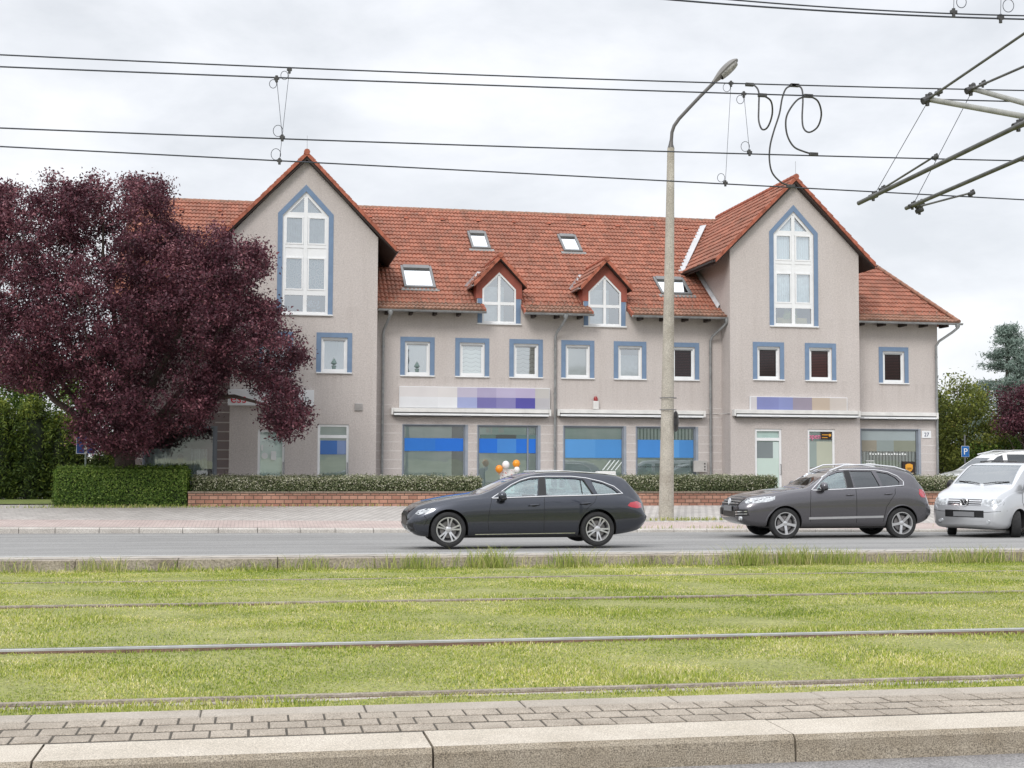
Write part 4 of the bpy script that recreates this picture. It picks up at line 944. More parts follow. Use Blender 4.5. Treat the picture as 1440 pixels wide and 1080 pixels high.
w = door(*doors_r[0], YG, .5, 2.36); band(w, [(18.12, 18.74, 1.72, 2.32, lin(118, 126, 128)), (18.12, 18.97, .6, 1.72, lin(184, 200, 192)), (18.74, 18.97, 1.72, 2.32, lin(188, 202, 198))], YG+.07)
w = door(*doors_r[1], YG, None, None); band(w, [(20.16, 20.45, 1.4, 2.35, lin(138, 150, 146)), (20.45, 21.06, 1.4, 2.35, lin(170, 173, 157)), (20.16, 20.45, 1.1, 1.4, lin(128, 132, 128)), (20.45, 21.06, 1.1, 1.4, lin(160, 158, 142))], YG+.07)
PINK = M('pink_letter', (.85, .22, .38), .5, var=0); btext('open', .28, 20.12, YG+.055, 2.45, PINK, w, sx=.85)
mb = MB(); mb.box(20.62, 21.04, YG+.06, YG+.07, 2.42, 2.70); mb.cm = 1; mb.box(20.66, 20.9, YG+.05, YG+.058, 2.58, 2.61); mb.box(20.66, 20.88, YG+.05, YG+.058, 2.48, 2.505); shield(mb, 20.97, 2.58, .1, YG+.05)
part(mb, 'parcel_sign', [M('brown_sign', lin(45, 33, 30), .5, var=.05), M('gold', lin(225, 160, 50), .45)], w)
# awning cassettes
def awning(x0, x1, Y, z=3.30):
    mb = MB(); mb.box(x0, x1, Y-.24, Y-.002, z+.08, z+.22, .015); a = part(mb, 'awning', OFFW)
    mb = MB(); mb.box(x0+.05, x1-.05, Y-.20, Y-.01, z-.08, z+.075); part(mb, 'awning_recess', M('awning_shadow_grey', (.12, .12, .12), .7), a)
    mb = MB(); mb.box(x0+.02, x1-.02, Y-.30, Y-.22, z-.035, z+.035, .01); part(mb, 'front_bar', WHITE, a)
    mb = MB(); L_ = (x1-x0)
    for k in range(int(L_/1.1)+1):
        x = x0+.25+k*1.1
        if x < x1-.1: mb.box(x, x+.32, Y-.32, Y-.24, z-.055, z-.02, .008)
    part(mb, 'folding_arms', M('arm_grey', (.32, .32, .33), .5, .3), a)
    mb = MB(); mb.box(x0-.07, x0, Y-.28, Y-.002, z-.02, z+.22, .01); mb.box(x1, x1+.07, Y-.28, Y-.002, z-.02, z+.22, .01); part(mb, 'end_cap', OFFW, a)
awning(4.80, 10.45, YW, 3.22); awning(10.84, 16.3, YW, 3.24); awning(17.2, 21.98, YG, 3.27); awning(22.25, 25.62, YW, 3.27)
# signs
def board(x0, x1, z0, z1, Y, th, name='sign_board'):
    mb = MB(); mb.box(x0, x1, Y-th, Y-.003, z0, z1, .01); return part(mb, name, M('sign_white', (.74, .75, .77), .4, var=.03))
s = board(5.02, 10.5, 3.45, 4.22, YW, .13)
cells = []
for a, b, cu, cl in [(5.04, 6.4, (203, 199, 199), (209, 210, 213)), (6.4, 7.1, (206, 202, 201), (214, 215, 218)), (7.1, 7.82, (178, 172, 190), (150, 158, 196)), (7.82, 8.52, (160, 152, 180), (108, 104, 158)), (8.52, 9.23, (172, 164, 190), (122, 118, 165)), (9.23, 9.95, (170, 160, 188), (76, 72, 148)), (9.95, 10.48, (178, 175, 172), (170, 168, 172))]:
    cells += [(a, b, 3.85, 4.20, lin(*cu)), (a, b, 3.47, 3.85, lin(*cl))]
band(s, cells, YW-.14, 'sign_print')
s = board(17.8, 21.6, 3.48, 3.98, YG, .12)
band(s, [(17.83, 18.05, 3.5, 3.96, lin(190, 186, 188)), (18.05, 18.9, 3.5, 3.96, lin(120, 126, 172)), (18.9, 19.45, 3.5, 3.96, lin(126, 134, 178)), (19.45, 20.2, 3.5, 3.96, lin(142, 134, 148)), (20.2, 20.9, 3.5, 3.96, lin(178, 163, 148)), (20.9, 21.57, 3.5, 3.96, lin(186, 178, 172))], YG-.13, 'sign_print')
s = board(-.92, 1.98, 3.43, 3.98, YG, .16)
btext('ess', .46, -.84, YG-.165, 3.52, M('red_letter', lin(205, 35, 60), .4, var=0), s, sx=.95)
btext('eur', .40, 1.28, YG-.165, 3.56, M('grey_letter', lin(110, 110, 118), .4, var=0), s, sx=.95)
mb = MB(); mb.box(3.38, 3.66, YG-.05, YG-.002, 3.30, 3.56, .01)
for k in range(5): mb.box(3.40, 3.64, YG-.065, YG-.045, 3.33+k*.045, 3.35+k*.045)
part(mb, 'vent_grille', M('vent', (.42, .40, .39), .6))
mb = MB(); mb.box(12.12, 12.32, YW-.16, YW-.002, 3.48, 3.78, .015); al = part(mb, 'alarm_box', OFFW)
mb = MB(); mb.lathe([(.075, 0), (.075, .09), (.05, .15), (.001, .17)], (12.22, YW-.09, 3.785), seg=14); part(mb, 'alarm_lamp', M('alarm_red', (.30, .03, .03), .25, var=0), al, True)
mb = MB(); mb.box(15.95, 16.45, YW-.16, YW-.005, 1.2, 1.62, .01); e1_ = part(mb, 'meter_box', M('meter', (.45, .43, .41), .5))
mb = MB(); [mb.box(16.34, 16.38, YW-.175, YW-.16, 1.26+k*.11, 1.31+k*.11) for k in range(3)]; part(mb, 'meter_window', DARK, e1_)
mb = MB(); mb.box(25.12, 25.5, YW-.03, YW-.007, 2.52, 2.80, .005); hn = part(mb, 'house_number', WHITE); btext('27', .21, 25.31, YW-.034, 2.585, M('number_blue', (.03, .04, .12), .5, var=0), hn, align='CENTER')
mb = MB(); mb.tube([(16.3, YW-.02, 3.36), (16.9, YW-.02, 3.36), (17.06, YG+.3, 3.36), (17.06, YG-.02, 3.36)], .015, 5); part(mb, 'cable', M('cable_pale', (.6, .58, .56), .6))

# ================================================================ CARS
def paint(name, c, metal=.6, rough=.32, flake=.1):
    m = MT(name); n = m.noise(400, 2); m.col(m.mix(flake, c, m.ramp(n, [(.3, tuple(x*.5 for x in c)), (.7, tuple(min(1, x*1.8) for x in c))])))
    m.set(Metallic=metal, Roughness=rough); m.b.inputs['Coat Weight'].default_value = 1.0; m.b.inputs['Coat Roughness'].default_value = .03; return m.m
TYRE = rough_mat('tyre', (.018, .018, .019), (.03, .03, .031), 6, 40, .3, .3)
ALLOY = plain('alloy', (.62, .62, .63), .28, .85, var=.05)
RIMDARK = plain('rim_dark', (.02, .02, .022), .45, .3, var=0)
CHROME = plain('chrome', (.78, .78, .79), .14, 1.0, var=0)
TRIM = plain('black_trim', (.014, .014, .015), .4, var=0)
SEAM = plain('seam', (.006, .006, .006), .8, var=0)
CABIN = plain('cabin_trim', (.03, .03, .032), .8, var=.1)
SEATM = plain('seat_fabric', (.05, .048, .048), .8, var=.15)
RED = plain('tail_lens', (.45, .02, .04), .12, var=0, Coat_Weight=1.0)
LENS = plain('head_lens', (.50, .52, .54), .08, .25, var=.5, nscale=14, Coat_Weight=1.0)
LENSD = plain('lens_dark', (.06, .065, .07), .1, .4, var=.3, nscale=10, Coat_Weight=1.0)
PLATE = plain('plate', (.20, .205, .215), .5, var=.04)
def smoothf(pts, k=.10):
    xs_ = np.array([p[0] for p in pts], float); ys_ = np.array([p[1] for p in pts], float)
    def f(x):
        w = [-1, -.5, 0, .5, 1]; return float(np.mean([np.interp(np.clip(x+a*k*min(1, (x-xs_[0])/k if x-xs_[0] < k else 1, (xs_[-1]-x)/k if xs_[-1]-x < k else 1), xs_[0], xs_[-1]), xs_, ys_) for a in w]))
    return f
def catmull(P, sub):
    out = []
    for i in range(len(P)-1):
        p0 = P[max(0, i-1)]; p1 = P[i]; p2 = P[i+1]; p3 = P[min(len(P)-1, i+2)]
        for k in range(sub):
            t = k/sub; out.append(tuple(.5*((2*p1[j])+(-p0[j]+p2[j])*t+(2*p0[j]-5*p1[j]+4*p2[j]-p3[j])*t*t+(-p0[j]+3*p1[j]-3*p2[j]+p3[j])*t**3) for j in (0, 1)))
    out.append(P[-1]); return out
class Car:
    def __init__(s, L, w, zt, zb, belt, gh=.45, tumble=.24, inset=None, crease=.012, roofe=.06):
        s.L = L; s.zt = smoothf(zt); s.zb = smoothf(zb); s.belt = smoothf(belt, .2); s.w = smoothf(w, .06); s.gh = gh; s.tumble = tumble; s.crease = crease; s.roofe = roofe
    def section(s, x, off=0.0, floor=None):
        w = s.w(x)-off; zt = s.zt(x)-off; zb = s.zb(x); bz = min(s.belt(x), zt-.035)
        if floor is not None: zb = floor
        g = max(0, min(1, (zt-bz)/s.gh)); h = bz-zb
        wr = w-(.10*(1-g)+s.tumble*g); zr = zt-(.02*(1-g)+s.roofe*g)
        low = [(0, zb), (w*.75, zb), (w-.055, zb+min(.07, h*.2)), (w-.012, zb+h*.28), (w, zb+h*.55), (w-.010, zb+h*.80), (w-.022-s.crease, bz-.012), (w-.045-s.crease, bz)]
        a = catmull(low, 4)
        F = low[-1]; G = (wr, zr); b = [(F[0]+(G[0]-F[0])*t+.012*g*math.sin(PI*t), F[1]+(G[1]-F[1])*t) for t in np.linspace(0, 1, 8)[1:]]
        c = catmull([b[-1], (wr*.93, zt-(zt-zr)*.42), (wr*.72, zt-(zt-zr)*.13), (0, zt)], 4)[1:]
        return a+b+c
    def loft(s, xs_, off=0.0, floor=None):
        bm = bmesh.new(); rings = []
        for x in xs_:
            h = s.section(x, off, floor); ring = [bm.verts.new((x, -y, z)) for y, z in h]+[bm.verts.new((x, y, z)) for y, z in reversed(h[1:-1])]
            rings.append(ring)
        n = len(rings[0])
        for a, b in zip(rings, rings[1:]):
            for i in range(n): bm.faces.new((a[i], a[(i+1) % n], b[(i+1) % n], b[i]))
        for rg, fl in ((rings[0], 1), (rings[-1], 0)):
            half = n//2; f = []
            for i in range(half):      # quads across the end cap
                p, q = rg[i], rg[i+1]; r_, t = rg[(n-i-1) % n], rg[(n-i) % n]
                vs = []; [vs.append(v) for v in (p, q, r_, t) if v not in vs]
                if len(vs) > 2: f.append(bm.faces.new(vs))
        bmesh.ops.recalc_face_normals(bm, faces=bm.faces); me = bpy.data.meshes.new('b'); bm.to_mesh(me); bm.free(); return me
def boolean(me, cutters, keepmats):
    o = link('tmp', me); tmp = []
    for c in cutters:
        co = link('tmpc', c); tmp.append(co); md = o.modifiers.new('b', 'BOOLEAN'); md.operation = 'DIFFERENCE'; md.object = co; md.solver = 'MANIFOLD'; md.material_mode = 'TRANSFER'
    dg = bpy.context.evaluated_depsgraph_get(); r_ = bpy.data.meshes.new_from_object(o.evaluated_get(dg), depsgraph=dg)
    bpy.data.objects.remove(o); [bpy.data.objects.remove(t) for t in tmp]; return r_
def mesh_of(mb, mat):
    me = bpy.data.meshes.new('c'); me.from_pydata(mb.v, [], mb.f); me.materials.append(mat)
    bm = bmesh.new(); bm.from_mesh(me); bmesh.ops.recalc_face_normals(bm, faces=bm.faces); bm.to_mesh(me); bm.free(); return me
def patch(bvh, poly, axis, off, mat, name, parent, side=-1, th=.012, grid=.06, sm=50, maxd=None, label=None):
    """polygon laid onto the body. axis 'y': poly (x,z) seen from the side; 'x': poly (y,z) seen from the front (side -1) or rear (+1)"""
    bm = bmesh.new(); f = bm.faces.new([bm.verts.new((a, b, 0)) for a, b in poly])
    bmesh.ops.triangulate(bm, faces=[f])
    a0, a1 = min(p[0] for p in poly), max(p[0] for p in poly); b0, b1 = min(p[1] for p in poly), max(p[1] for p in poly)
    for k in np.arange(a0+grid, a1, grid): bmesh.ops.bisect_plane(bm, geom=bm.verts[:]+bm.edges[:]+bm.faces[:], plane_co=(k, 0, 0), plane_no=(1, 0, 0))
    for k in np.arange(b0+grid, b1, grid): bmesh.ops.bisect_plane(bm, geom=bm.verts[:]+bm.edges[:]+bm.faces[:], plane_co=(0, k, 0), plane_no=(0, 1, 0))
    bmesh.ops.remove_doubles(bm, verts=bm.verts, dist=1e-4)
    last = None
    inner = {}
    for v in bm.verts:
        a, b = v.co.x, v.co.y
        if axis == 'y': o_ = Vector((a, side*4, b)); d = Vector((0, -side, 0))
        else: o_ = Vector((side*6 if side < 0 else 12, a, b)); d = Vector((-side, 0, 0))
        hit = bvh.ray_cast(o_, d)
        if hit[0] is None: p = last or Vector((a, 0, b)); nr = -d
        else: p, nr = hit[0], hit[1]
        if nr.dot(d) > 0: nr = -nr
        last = p.copy(); v.co = p+(-d)*off; inner[v] = d
    ge = bmesh.ops.extrude_face_region(bm, geom=bm.faces[:]); nv = [v for v in ge['geom'] if isinstance(v, bmesh.types.BMVert)]
    dd = Vector((0, -side, 0)) if axis == 'y' else Vector((-side, 0, 0))
    for v in nv: v.co += dd*th
    bmesh.ops.recalc_face_normals(bm, faces=bm.faces)
    me = bpy.data.meshes.new(name); bm.to_mesh(me); bm.free(); me.materials.append(mat); smooth(me, sm); o = link(name, me, parent)
    if label: o['label'] = label
    return o
def on_body(bvh, a, b, axis='y', side=-1, off=0.0):
    o_, d = (Vector((a, side*4, b)), Vector((0, -side, 0))) if axis == 'y' else (Vector((side*6 if side < 0 else 12, a, b)), Vector((-side, 0, 0)))
    h = bvh.ray_cast(o_, d)
    return (h[0] if h[0] is not None else Vector((a, side*.8, b)) if axis == 'y' else Vector((0, a, b)))-d*off
def dense(pts, step=.06, closed=False):
    out = []; P = list(pts)+([pts[0]] if closed else [])
    for p, q in zip(P, P[1:]):
        n = max(1, int(math.hypot(q[0]-p[0], q[1]-p[1])/step)); out += [(p[0]+(q[0]-p[0])*k/n, p[1]+(q[1]-p[1])*k/n) for k in range(n)]
    return out if closed else out+[P[-1]]
def strip(bvh, pts, r, mat, name, parent, side=-1, off=0.0, closed=False, axis='y'):
    mb = MB(); mb.tube([on_body(bvh, a, b, axis, side, off) for a, b in dense(pts, .06, closed)], r, 6, closed=closed); return mb.build(name, mat, parent, True)
def wheel(parent, x, y, R_, spokes, width=.22, steer=0, side=-1, double=True, rimr=.68, flat=False):
    e_ = MB()
    s = side; prof = [(R_*.70, -.40), (R_*.84, -.50), (R_*.95, -.47), (R_, -.34), (R_*1.0, .34), (R_*.95, .47), (R_*.84, .5), (R_*.7, .4)]
    w = MB(); w.cm = 0
    rr = R_*rimr
    w.lathe([(rr+.012, s*width*.44), (rr+.012, s*width*.47), (rr-.006, s*width*.47), (rr-.02, s*width*.36), (rr-.03, 0), (rr-.03, -s*width*.4)], (0, 0, 0), 'y', 40)
    yo = s*width*.40
    for k in range(spokes):
        a = 2*PI*k/spokes+PI/2
        for dd in ((-.055, .055) if double else (0,)):
            hw = .026 if double else .05*R_/.36
            ca, sa = math.cos(a), math.sin(a); P = []
            for r_, t, wd in ((.045, dd*.25, hw*1.0), (rr*.6, dd*.7, hw*.9), (rr-.005, dd*1.25, hw*1.15)):
                for u in (-1, 1):
                    lat = t*R_/.33*1.0*(.6)+u*wd*.62; P.append((r_*ca-lat*sa, r_*sa+lat*ca))
            for i in (0, 1):
                q = [P[2*i], P[2*i+1], P[2*i+3], P[2*i+2]]; b = .02 if i == 0 else 0
                yf0 = yo-s*(.018 if i == 0 else 0); yf1 = yo-s*(0 if i == 0 else -.008); yb = yo-s*.05
                vs = [(q[0][0], yf0, q[0][1]), (q[1][0], yf0, q[1][1]), (q[2][0], yf1, q[2][1]), (q[3][0], yf1, q[3][1])]+[(p[0], yb, p[1]) for p in q]
                w.add(vs, [(0, 1, 2, 3), (0, 4, 5, 1), (1, 5, 6, 2), (3, 2, 6, 7), (0, 3, 7, 4)])
    w.lathe([(.001, yo-s*.008), (.032, yo-s*.008), (.062, yo-s*.02), (.07, yo-s*.05)], (0, 0, 0), 'y', 20)
    w.cm = 1; w.lathe([(.001, yo-s*.075), (rr*.98, yo-s*.085)], (0, 0, 0), 'y', 32)
    w.cm = 2; w.lathe([(.08, yo-s*.068), (rr*.70, yo-s*.068), (rr*.70, yo-s*.074)], (0, 0, 0), 'y', 28)
    o = w.build('wheel', [ALLOY, RIMDARK, M('brake_disc', (.22, .21, .21), .4, .8)], parent, 30); o.location = (x, y, R_); o.rotation_euler = (0, random.uniform(0, 1), steer)
    if flat: o.rotation_euler[1] = 0
    t = MB(); t.lathe([(a, b*width) for a, b in prof], (0, 0, 0), 'y', 48)
    for g in (-.24, -.08, .08, .24): t.lathe([(R_*1.001, g*width-.004), (R_*.99, g*width), (R_*1.001, g*width+.004)], (0, 0, 0), 'y', 48)
    ty = t.build('tyre', TYRE, o, True); return o
def make_car(label, loc, rz, car, wheels, Rw, mat, side_glass, windscreen, rear_glass, fl, cab, glassm=CARG, ws=WSG, spokes=5, double=True, steer=0, track=None, name='parked_car', cat='car', arch=.045, sills=None, tglass=None, wsback=.5, seats=True, rimr=.68):
    root = empty(name, loc, rz); tag(root, label, cat, 'cars along the street')
    L_ = car.L; xs_ = sorted(set([round(v, 4) for v in [0, .02, .05, .09, .14, .2, .27, .35]+list(np.arange(.42, L_-.35, .085))+[L_-.3, L_-.22, L_-.15, L_-.09, L_-.05, L_-.02, L_]]))
    body = car.loft(xs_); body.materials.append(mat)
    bvh = BVHTree.FromPolygons([v.co[:] for v in body.vertices], [p.vertices[:] for p in body.polygons])
    W_ = car.w(L_/2); track = track or W_-.11; cut = []
    for x in wheels:
        for s in (-1, 1):
            mb = MB(); r_ = Rw+arch; n = 40; ya, yb = sorted((s*(W_-.42), s*(W_+.3)))
            pts = [(x+r_*math.cos(t), Rw+.01+r_*math.sin(t)) for t in np.linspace(0, PI, n)]+[(x-r_, -.3), (x+r_, -.3)]
            mb.prism_y(pts, ya, yb); cut.append(mesh_of(mb, DARK))
    x0, x1, fz = cab
    inner = car.loft([round(v, 3) for v in np.linspace(x0, x1, 34)], .055, fz); inner.materials.append(CABIN); cut.append(inner)
    for poly in side_glass:
        mb = MB(); mb.prism_y(poly, -1.3, 1.3); cut.append(mesh_of(mb, TRIM))
    if windscreen: mb = MB(); mb.prism_x(windscreen, -.5, x0+wsback); cut.append(mesh_of(mb, TRIM))
    if rear_glass: mb = MB(); mb.prism_x(rear_glass, L_-.75, L_+.5); cut.append(mesh_of(mb, TRIM))
    bm_ = boolean(body, cut, None); smooth(bm_, 32); b = link('body', bm_, root)
    for i, poly in enumerate(side_glass):
        for s in (-1, 1):
            cx = sum(p[0] for p in poly)/len(poly); cz = sum(p[1] for p in poly)/len(poly); big = [(cx+(p[0]-cx)*1.02, cz+(p[1]-cz)*1.03) for p in poly]
            g = (tglass or {}).get(i, glassm); patch(bvh, big, 'y', -.022, g, 'side_window', root, s, .004)
    if windscreen: patch(bvh, windscreen, 'x', -.010, ws, 'windscreen', root, -1, .004, .09)
    if rear_glass: patch(bvh, rear_glass, 'x', -.010, TINTG, 'rear_window', root, 1, .004, .09)
    for i, x in enumerate(wheels):
        for s in (-1, 1): wheel(root, x, s*(track-.01), Rw, spokes, side=s, double=double, steer=steer if i == 0 else 0, rimr=rimr)
    if seats:
        for sx in seats if isinstance(seats, (list, tuple)) else (cab[0]+1.15, cab[0]+2.0):
            for sy in (-.36, .36):
                mb = MB(); mb.box(sx-.3, sx+.22, sy-.25, sy+.25, fz+.02, fz+.22, .05); bz = car.belt(sx)
                mb.add([(sx+.12, sy-.23, fz+.15), (sx+.26, sy-.23, fz+.15), (sx+.26, sy+.23, fz+.15), (sx+.12, sy+.23, fz+.15), (sx+.26, sy-.2, bz+.10), (sx+.36, sy-.2, bz+.10), (sx+.36, sy+.2, bz+.10), (sx+.26, sy+.2, bz+.10)],
                    [(0, 3, 2, 1), (4, 5, 6, 7), (0, 1, 5, 4), (1, 2, 6, 5), (2, 3, 7, 6), (3, 0, 4, 7)])
                mb.box(sx+.27, sx+.36, sy-.12, sy+.12, bz+.13, bz+.30, .04); mb.build('seat', SEATM, root, True)
        mb = MB(); c0 = Vector((cab[0]+.62, -.36, car.belt(cab[0]+.6)-.02)); mb.tube([c0+Vector((.06*math.sin(t)*0+.08*math.sin(t), .18*math.cos(t), .17*math.sin(t))) for t in np.linspace(0, 2*PI, 25)[:-1]], .014, 6, closed=True); mb.build('steering_wheel', TRIM, root, True)
    return root, bvh, b
def mirror(root, x, y, z, s, mat, sz=(.085, .12, .075)):
    mb = MB(); mb.cm = 0; mb.ball((x, y+s*.13, z+.03), sz[0], sz[1]*.95, sz[2]+.015, 8); mb.cm = 1; mb.box(x-.03, x+.05, *sorted((y-s*.02, y+s*.12)), z-.07, z-.03, .012); mb.ball((x+.02, y+s*.13, z-.02), sz[0]*.85, sz[1]*.9, .05, 8)
    return mb.build('wing_mirror', [mat, TRIM], root, True)
def handle(bvh, root, x, z, mat, s=-1, w=.11, tilt=.03):
    h = MB(); h.cm = 1; p = on_body(bvh, x, z, 'y', s, 0); h.ball((x, p.y-s*(.012), z-.008), w*.8, .02, .035, 8)
    h.cm = 0; h.tube([Vector((x-w, p.y, z-tilt/2)), Vector((x-w*.75, p.y+s*.035, z)), Vector((x, p.y+s*.045, z+.006)), Vector((x+w*.8, p.y+s*.035, z+.012)), Vector((x+w, p.y, z+.01))], [.012, .016, .016, .016, .012], 8)
    return h.build('door_handle', [mat, TRIM], root, True)
def undertray(root, x0, x1, w, z):
    mb = MB(); mb.box(x0, x1, -w, w, z, z+.06, .02); mb.build('undertray', DARK, root)

# --- dark grey estate car driving past in the near lane
P1 = paint('anthracite_paint', (.050, .055, .070), .85, .26, .08)
c1 = Car(4.75, [(0, .60), (.06, .72), (.18, .80), (.45, .872), (.9, .900), (1.8, .91), (3.4, .91), (4.1, .895), (4.5, .83), (4.68, .74), (4.75, .62)],
    [(0, .60), (.05, .70), (.15, .775), (.4, .86), (.9, .955), (1.25, 1.0), (1.42, 1.02), (1.6, 1.10), (1.85, 1.225), (2.15, 1.35), (2.35, 1.405), (2.7, 1.445), (3.2, 1.455), (3.8, 1.43), (4.18, 1.375), (4.32, 1.33), (4.42, 1.20), (4.55, 1.03), (4.66, .96), (4.72, .86), (4.75, .70)],
    [(0, .40), (.05, .27), (.2, .20), (.6, .185), (3.9, .19), (4.3, .24), (4.6, .30), (4.7, .38), (4.75, .5)],
    [(0, .52), (.2, .68), (.5, .80), (1.0, .90), (1.5, .945), (2.5, .985), (3.6, 1.0), (4.2, .99), (4.5, .93), (4.75, .6)], .44, .27, crease=.035)
sg1 = [[(1.72, .955), (2.50, .985), (2.545, 1.315), (2.36, 1.302), (2.15, 1.24), (1.93, 1.115)],
       [(2.68, .99), (3.60, 1.005), (3.53, 1.16), (3.46, 1.285), (3.28, 1.312), (2.69, 1.322)],
       [(3.70, 1.015), (4.14, 1.02), (4.02, 1.125), (3.84, 1.215), (3.60, 1.275)]]
car1, bv1, body1 = make_car('dark grey estate car driving past nearest the grass', (2.90, 26.55, -.035), R(-.35), c1, (.765, 3.69), .335, P1, sg1,
    [(-.58, 1.08), (.58, 1.08), (.50, 1.345), (-.50, 1.345)], [(-.52, 1.08), (.52, 1.08), (.46, 1.27), (-.46, 1.27)], None, (1.62, 4.35, .42), name='moving_car')
body1['label'] = 'anthracite body'
ch = [(1.60, .935), (1.78, 1.045), (2.0, 1.19), (2.2, 1.28), (2.4, 1.335), (2.7, 1.352), (3.2, 1.352), (3.5, 1.322), (3.8, 1.255), (4.05, 1.16), (4.22, 1.02), (3.7, .995), (2.6, .968), (1.62, .932)]
for s in (-1, 1):
    strip(bv1, ch, .0105, CHROME, 'chrome_trim', car1, s, .004, True)
    strip(bv1, [(1.60, .93), (1.56, .75), (1.52, .5), (1.54, .30)], .004, SEAM, 'door_seam', car1, s)
    strip(bv1, [(2.63, .965), (2.62, .7), (2.62, .26)], .004, SEAM, 'door_seam', car1, s)
    strip(bv1, [(3.68, .99), (3.63, .86), (3.48, .74), (3.38, .62), (3.32, .45), (3.27, .27)], .004, SEAM, 'door_seam', car1, s)
    strip(bv1, [(1.28, .24), (3.24, .26)], .010, CHROME, 'sill_trim', car1, s, .002)
    handle(bv1, car1, 2.42, .80, P1, s); handle(bv1, car1, 3.44, .83, P1, s)
    patch(bv1, [(.14, .635), (.20, .70), (.34, .735), (.54, .735), (.46, .69), (.30, .645), (.20, .615)], 'y', .004, LENS, 'headlight', car1, s, .01, .04)
    patch(bv1, [(4.30, .79), (4.36, .85), (4.52, .87), (4.62, .83), (4.64, .75), (4.50, .735), (4.36, .76)], 'y', .005, RED, 'tail_light', car1, s, .01, .04)
    patch(bv1, [(2.52, .985), (2.67, .99), (2.675, 1.335), (2.555, 1.332)], 'y', .003, TRIM, 'door_pillar', car1, s, .008)
    strip(bv1, [(.30, .42), (.36, .52), (.30, .60)], .006, SEAM, 'bumper_seam', car1, s)
    strip(bv1, [(3.43, 1.30), (3.62, 1.0)], .014, TRIM, 'window_bar', car1, s, -.01); strip(bv1, [(3.40, 1.012), (3.38, 1.30)], .008, TRIM, 'window_bar', car1, s, -.012)
    mirror(car1, 1.78, s*.86, .955, s, P1)
    rl = MB(); rl.tube([(2.5, s*.60, 1.435), (3.1, s*.605, 1.455), (3.9, s*.58, 1.405), (4.15, s*.56, 1.37)], .012, 6); rl.build('roof_rail', CHROME, car1, True)
for pl, mt, nm in (([(-.42, .40), (.42, .40), (.46, .58), (.40, .66), (-.40, .66), (-.46, .58)], TRIM, 'grille'), ([(-.26, .31), (.26, .31), (.26, .40), (-.26, .40)], PLATE, 'number_plate'), ([(-.74, .30), (-.5, .28), (-.5, .42), (-.74, .46)], TRIM, 'air_intake'), ([(.74, .30), (.5, .28), (.5, .42), (.74, .46)], TRIM, 'air_intake')):
    patch(bv1, pl, 'x', .006, mt, nm, car1, -1, .012)
patch(bv1, [(-.26, .78), (.26, .78), (.26, .90), (-.26, .90)], 'x', .006, PLATE, 'number_plate', car1, 1, .012)
undertray(car1, .5, 4.0, .74, .17)
# driver, a seated figure mostly hidden by reflections: head, neck, shoulders and arms as one skin
def seated(parent, x, y, z):
    me = bpy.data.meshes.new('driver'); P = [(0, 0, 0), (.04, 0, .22), (.09, 0, .44), (.07, 0, .52), (.06, 0, .60), (.05, 0, .68), (.04, -.17, .43), (-.12, -.22, .22), (-.36, -.12, .26), (.04, .17, .43), (-.12, .22, .22), (-.36, .12, .26), (-.2, -.1, 0), (-.5, -.12, .06), (-.2, .1, 0), (-.5, .12, .06)]
    E_ = [(0, 1), (1, 2), (2, 3), (3, 4), (4, 5), (2, 6), (6, 7), (7, 8), (2, 9), (9, 10), (10, 11), (0, 12), (12, 13), (0, 14), (14, 15)]
    me.from_pydata(P, E_, []); rad = [.15, .14, .10, .055, .085, .075, .07, .045, .035, .07, .045, .035, .09, .07, .09, .07]
    o = link('tmp', me); o.modifiers.new('s', 'SKIN'); 
    for i, v in enumerate(me.skin_vertices[0].data): v.radius = (rad[i], rad[i]); v.use_root = i == 0
    o.modifiers.new('u', 'SUBSURF').levels = 2; dg = bpy.context.evaluated_depsgraph_get(); r_ = bpy.data.meshes.new_from_object(o.evaluated_get(dg)); bpy.data.objects.remove(o)
    r_.materials.clear(); r_.materials.append(M('skin', (.42, .27, .2), .6)); r_.materials.append(M('jacket', (.06, .07, .09), .85))
    for p in r_.polygons: p.material_index = 0 if p.center.z > .5 else 1
    smooth(r_, 60); p = link('person', r_); p.location = (x, y, z); tag(p, 'person sitting at the wheel of the dark grey estate car', 'person')
    mb = MB(); mb.ball((.065, 0, .70), .10, .088, .085, 8); mb.build('hair', M('hair', (.05, .035, .025), .8), p, True); return p
seated(None, 2.90+2.40, 26.55-.36, -.035+.60)

# --- dark grey off-road car parked at the far kerb
P2 = paint('graphite_paint', (.125, .120, .132), .85, .27, .12)
c2 = Car(4.80, [(0, .68), (.05, .79), (.15, .87), (.35, .92), (.7, .945), (1.5, .955), (3.6, .965), (4.2, .95), (4.55, .89), (4.72, .80), (4.80, .66)],
    [(0, .78), (.04, .90), (.12, 1.0), (.35, 1.085), (.8, 1.17), (1.2, 1.215), (1.42, 1.24), (1.6, 1.32), (1.95, 1.53), (2.2, 1.66), (2.45, 1.735), (2.9, 1.775), (3.4, 1.775), (3.9, 1.72), (4.2, 1.65), (4.32, 1.58), (4.45, 1.42), (4.6, 1.24), (4.72, 1.10), (4.78, .95), (4.80, .80)],
    [(0, .48), (.05, .38), (.25, .30), (.6, .27), (4.0, .28), (4.4, .34), (4.7, .45), (4.8, .55)],
    [(0, .78), (.2, .93), (.5, 1.03), (1.0, 1.13), (1.5, 1.18), (2.5, 1.235), (3.5, 1.27), (4.2, 1.28), (4.5, 1.15), (4.8, .75)], .50, .27, crease=.035)
